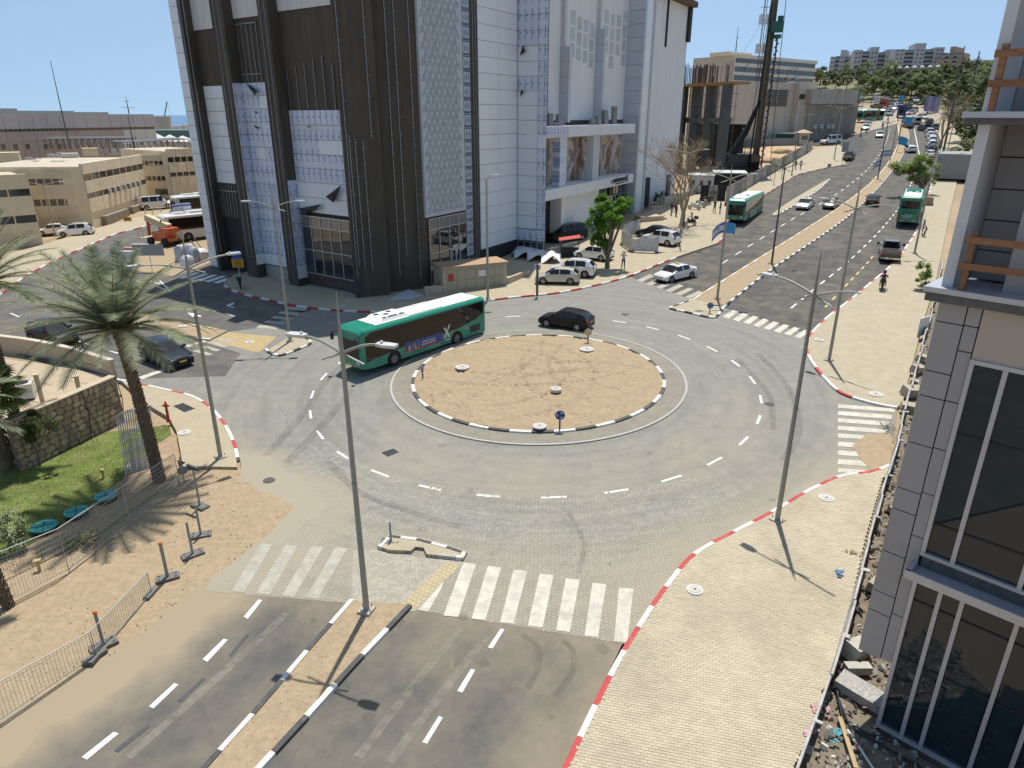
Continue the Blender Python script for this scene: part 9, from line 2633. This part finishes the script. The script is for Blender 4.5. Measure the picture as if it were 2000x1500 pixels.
def body_mesh(pose):
 if pose in BODY:return BODY[pose]
 p={k:V(v)for k,v in POSES[pose].items()}
 pel=(p['hipL']+p['hipR'])/2+V((0,0,.06));ch=p['ch'];nk=ch.lerp(p['hd'],.45);sp=pel.lerp(ch,.5)
 vs=[pel,sp,ch,nk,p['hd']+V((0,0,-.02)),p['hd']+V((0,.0,.08))];rs=[(.15,.11),(.145,.105),(.165,.11),(.055,.055),(.085,.10),(.075,.09)];es=[(0,1),(1,2),(2,3),(3,4),(4,5)]
 def chain(root_,items):
  prev=root_
  for q,r_ in items:
   vs.append(q);rs.append(r_);es.append((prev,len(vs)-1));prev=len(vs)-1
 for s in 'LR':
  sx=-1 if s=='L' else 1;sh=ch+V((sx*.19,0,.03))
  el,ha=p['el'+s],p['ha'+s];hd_=(ha-el).normalized()
  chain(2,[(sh,(.065,.065)),(el,(.045,.045)),(ha,(.03,.03)),(ha+hd_*.09,(.042,.022)),(ha+hd_*.17,(.03,.016))])
  k,f,t=p['knee'+s],p['foot'+s],p['toe'+s]
  chain(0,[(p['hip'+s],(.095,.10)),(k,(.062,.065)),(f,(.042,.045)),(t,(.045,.03))])
 me=bpy.data.meshes.new('person_body');me.from_pydata([tuple(v)for v in vs],es,[]);o=bpy.data.objects.new('tmp',me);COL.objects.link(o)
 sk=o.modifiers.new('s','SKIN');sk.use_smooth_shade=True
 for i,r_ in enumerate(rs):me.skin_vertices[0].data[i].radius=r_;me.skin_vertices[0].data[i].use_root=(i==0)
 o.modifiers.new('d','SUBSURF').levels=2
 out=bpy.data.meshes.new_from_object(o.evaluated_get(bpy.context.evaluated_depsgraph_get()));bpy.data.objects.remove(o)
 for m_ in(m_skin,m_skin,m_skin,m_skin):out.materials.append(m_)
 bones=[(pel,ch,1),(ch,nk,1),(nk,p['hd']+V((0,0,.1)),0)]
 for s in 'LR':
  sx=-1 if s=='L' else 1;sh=ch+V((sx*.19,0,.03));bones+=[(ch,sh,1),(sh,sh.lerp(p['el'+s],.75),1),(sh.lerp(p['el'+s],.8),p['ha'+s],0),(p['ha'+s],p['ha'+s]+(p['ha'+s]-p['el'+s]).normalized()*.2,0),(pel-V((0,0,.07)),p['hip'+s],2),(p['hip'+s],p['knee'+s],2),(p['knee'+s],p['foot'+s],2),(p['foot'+s],p['toe'+s],3)]
 for f in out.polygons:
  c=f.center;f.material_index=min(bones,key=lambda b:segdist(c,b[0],b[1]))[2];f.use_smooth=True
 BODY[pose]=(out,p);return BODY[pose]
def person(px,row,face,pose,shirt,trousers,label,lift=.13,hair=True,at=None,scale=1.0,helmet=None,zoff=0.0):
 me,p=body_mesh(pose);me=me.copy()
 for i,m_ in enumerate((m_skin,CL[shirt],CL[trousers],CL['black'])):me.materials[i]=m_
 loc=at if at is not None else G(px,row,lift);root=thing('person',label,'person',loc+V((0,0,zoff)),face-math.pi/2,'people in the street');root.scale=(scale,)*3
 link('body',me,root);h=p['hd']
 if helmet:
  mb=MB();mb.sphere(h+V((0,-.01,.07)),(.14,.155,.15),10,7);mb.build('helmet',helmet,root,smooth=True)
 else:
  mb=MB();mb.sphere(h+V((0,-.025,.085)),(.098,.115,.09),10,7);mb.build('hair',m_hair,root,smooth=True)
  mb=MB();mb.sphere(h+V((0,.105,.02)),(.014,.02,.02),6,4);mb.build('nose',m_skin,root)
  for s in(-1,1):
   mb=MB();mb.sphere(h+V((s*.035,.095,.045)),.011,6,4);mb.build('eye',m_hair,root)
   mb=MB();mb.sphere(h+V((s*.092,.0,.03)),(.012,.025,.03),6,4);mb.build('ear',m_skin,root)
  mb=MB();mb.box(h+V((0,.10,-.025)),(.045,.012,.01));mb.build('mouth',mat('lips',(.3,.1,.08),.6),root)
 return root
person(1217,525,R(250),'reach','white','black','man in a white shirt and black trousers raising both hands beside the green tree')
person(1311,420,R(200),'stand','black','grey','person in black standing left of the bare tree trunk')
person(1320,423,R(20),'stand','maroon','black','person in dark red close to the bare tree trunk')
person(1316,414,R(270),'walk','grey','black','person in grey walking behind the two by the bare tree')
person(1395,415,R(230),'reach','black','blue','person in black beside the front of the standing city bus')
person(1406,417,R(150),'stand','black','black','person in dark clothes waiting at the city bus door')
def on_moto(px,row,h,back,**k):
 b=G(px,row,k.pop('lift',.13));d=V((math.cos(h),math.sin(h),0));return b+d*back
person(0,0,R(200),'ride','white','black','rider in a white shirt on the dark scooter by the bare tree',at=on_moto(1348,441,R(200),-.18),helmet=CL['black'])
person(0,0,R(60),'ride','lilac','grey','driver in a pale shirt and dark helmet on the two seater motorcycle',at=on_moto(1722,566,R(60),.0,lift=.02),helmet=CL['black'],zoff=.06)
person(0,0,R(60),'ride','maroon','tan','passenger with a dark red bag behind the motorcycle driver',at=on_moto(1722,566,R(60),-.52,lift=.02),helmet=m_hair,zoff=.10)
person(0,0,R(245),'ride','black','black','rider in black on the motorcycle in the far street',at=on_moto(1723,251,R(245),-.1,lift=.02),helmet=CL['black'])
person(1806,462,R(150),'bend','lilac','black','person in a pale shirt bending towards the side of the coach')
person(1800,459,R(330),'stand','black','black','dark figure close against the side of the coach')
person(1553,331,R(60),'walk','black','blue','left one of two walkers on the pavement beside the hoarding')
person(1563,331,R(60),'walk','maroon','black','right one of two walkers with a bag beside the hoarding')
person(1796,369,R(250),'stand','grey','black','person whose legs show below the leaning street tree')
person(1681,262,R(240),'walk','black','black','person in black at the corner of the ribbed building')
person(1691,262,R(60),'walk','tan','black','person in tan near the corner of the ribbed building')
person(1733,240,R(90),'walk','tan','black','pedestrian crossing before the far junction')
f_,zt_,b_=tops[1]
person(0,0,R(200),'bend','blue','blue','worker standing on top of the concrete frame among the rebar',at=f_.pt(.9,zt_,-.8),helmet=m_amber)
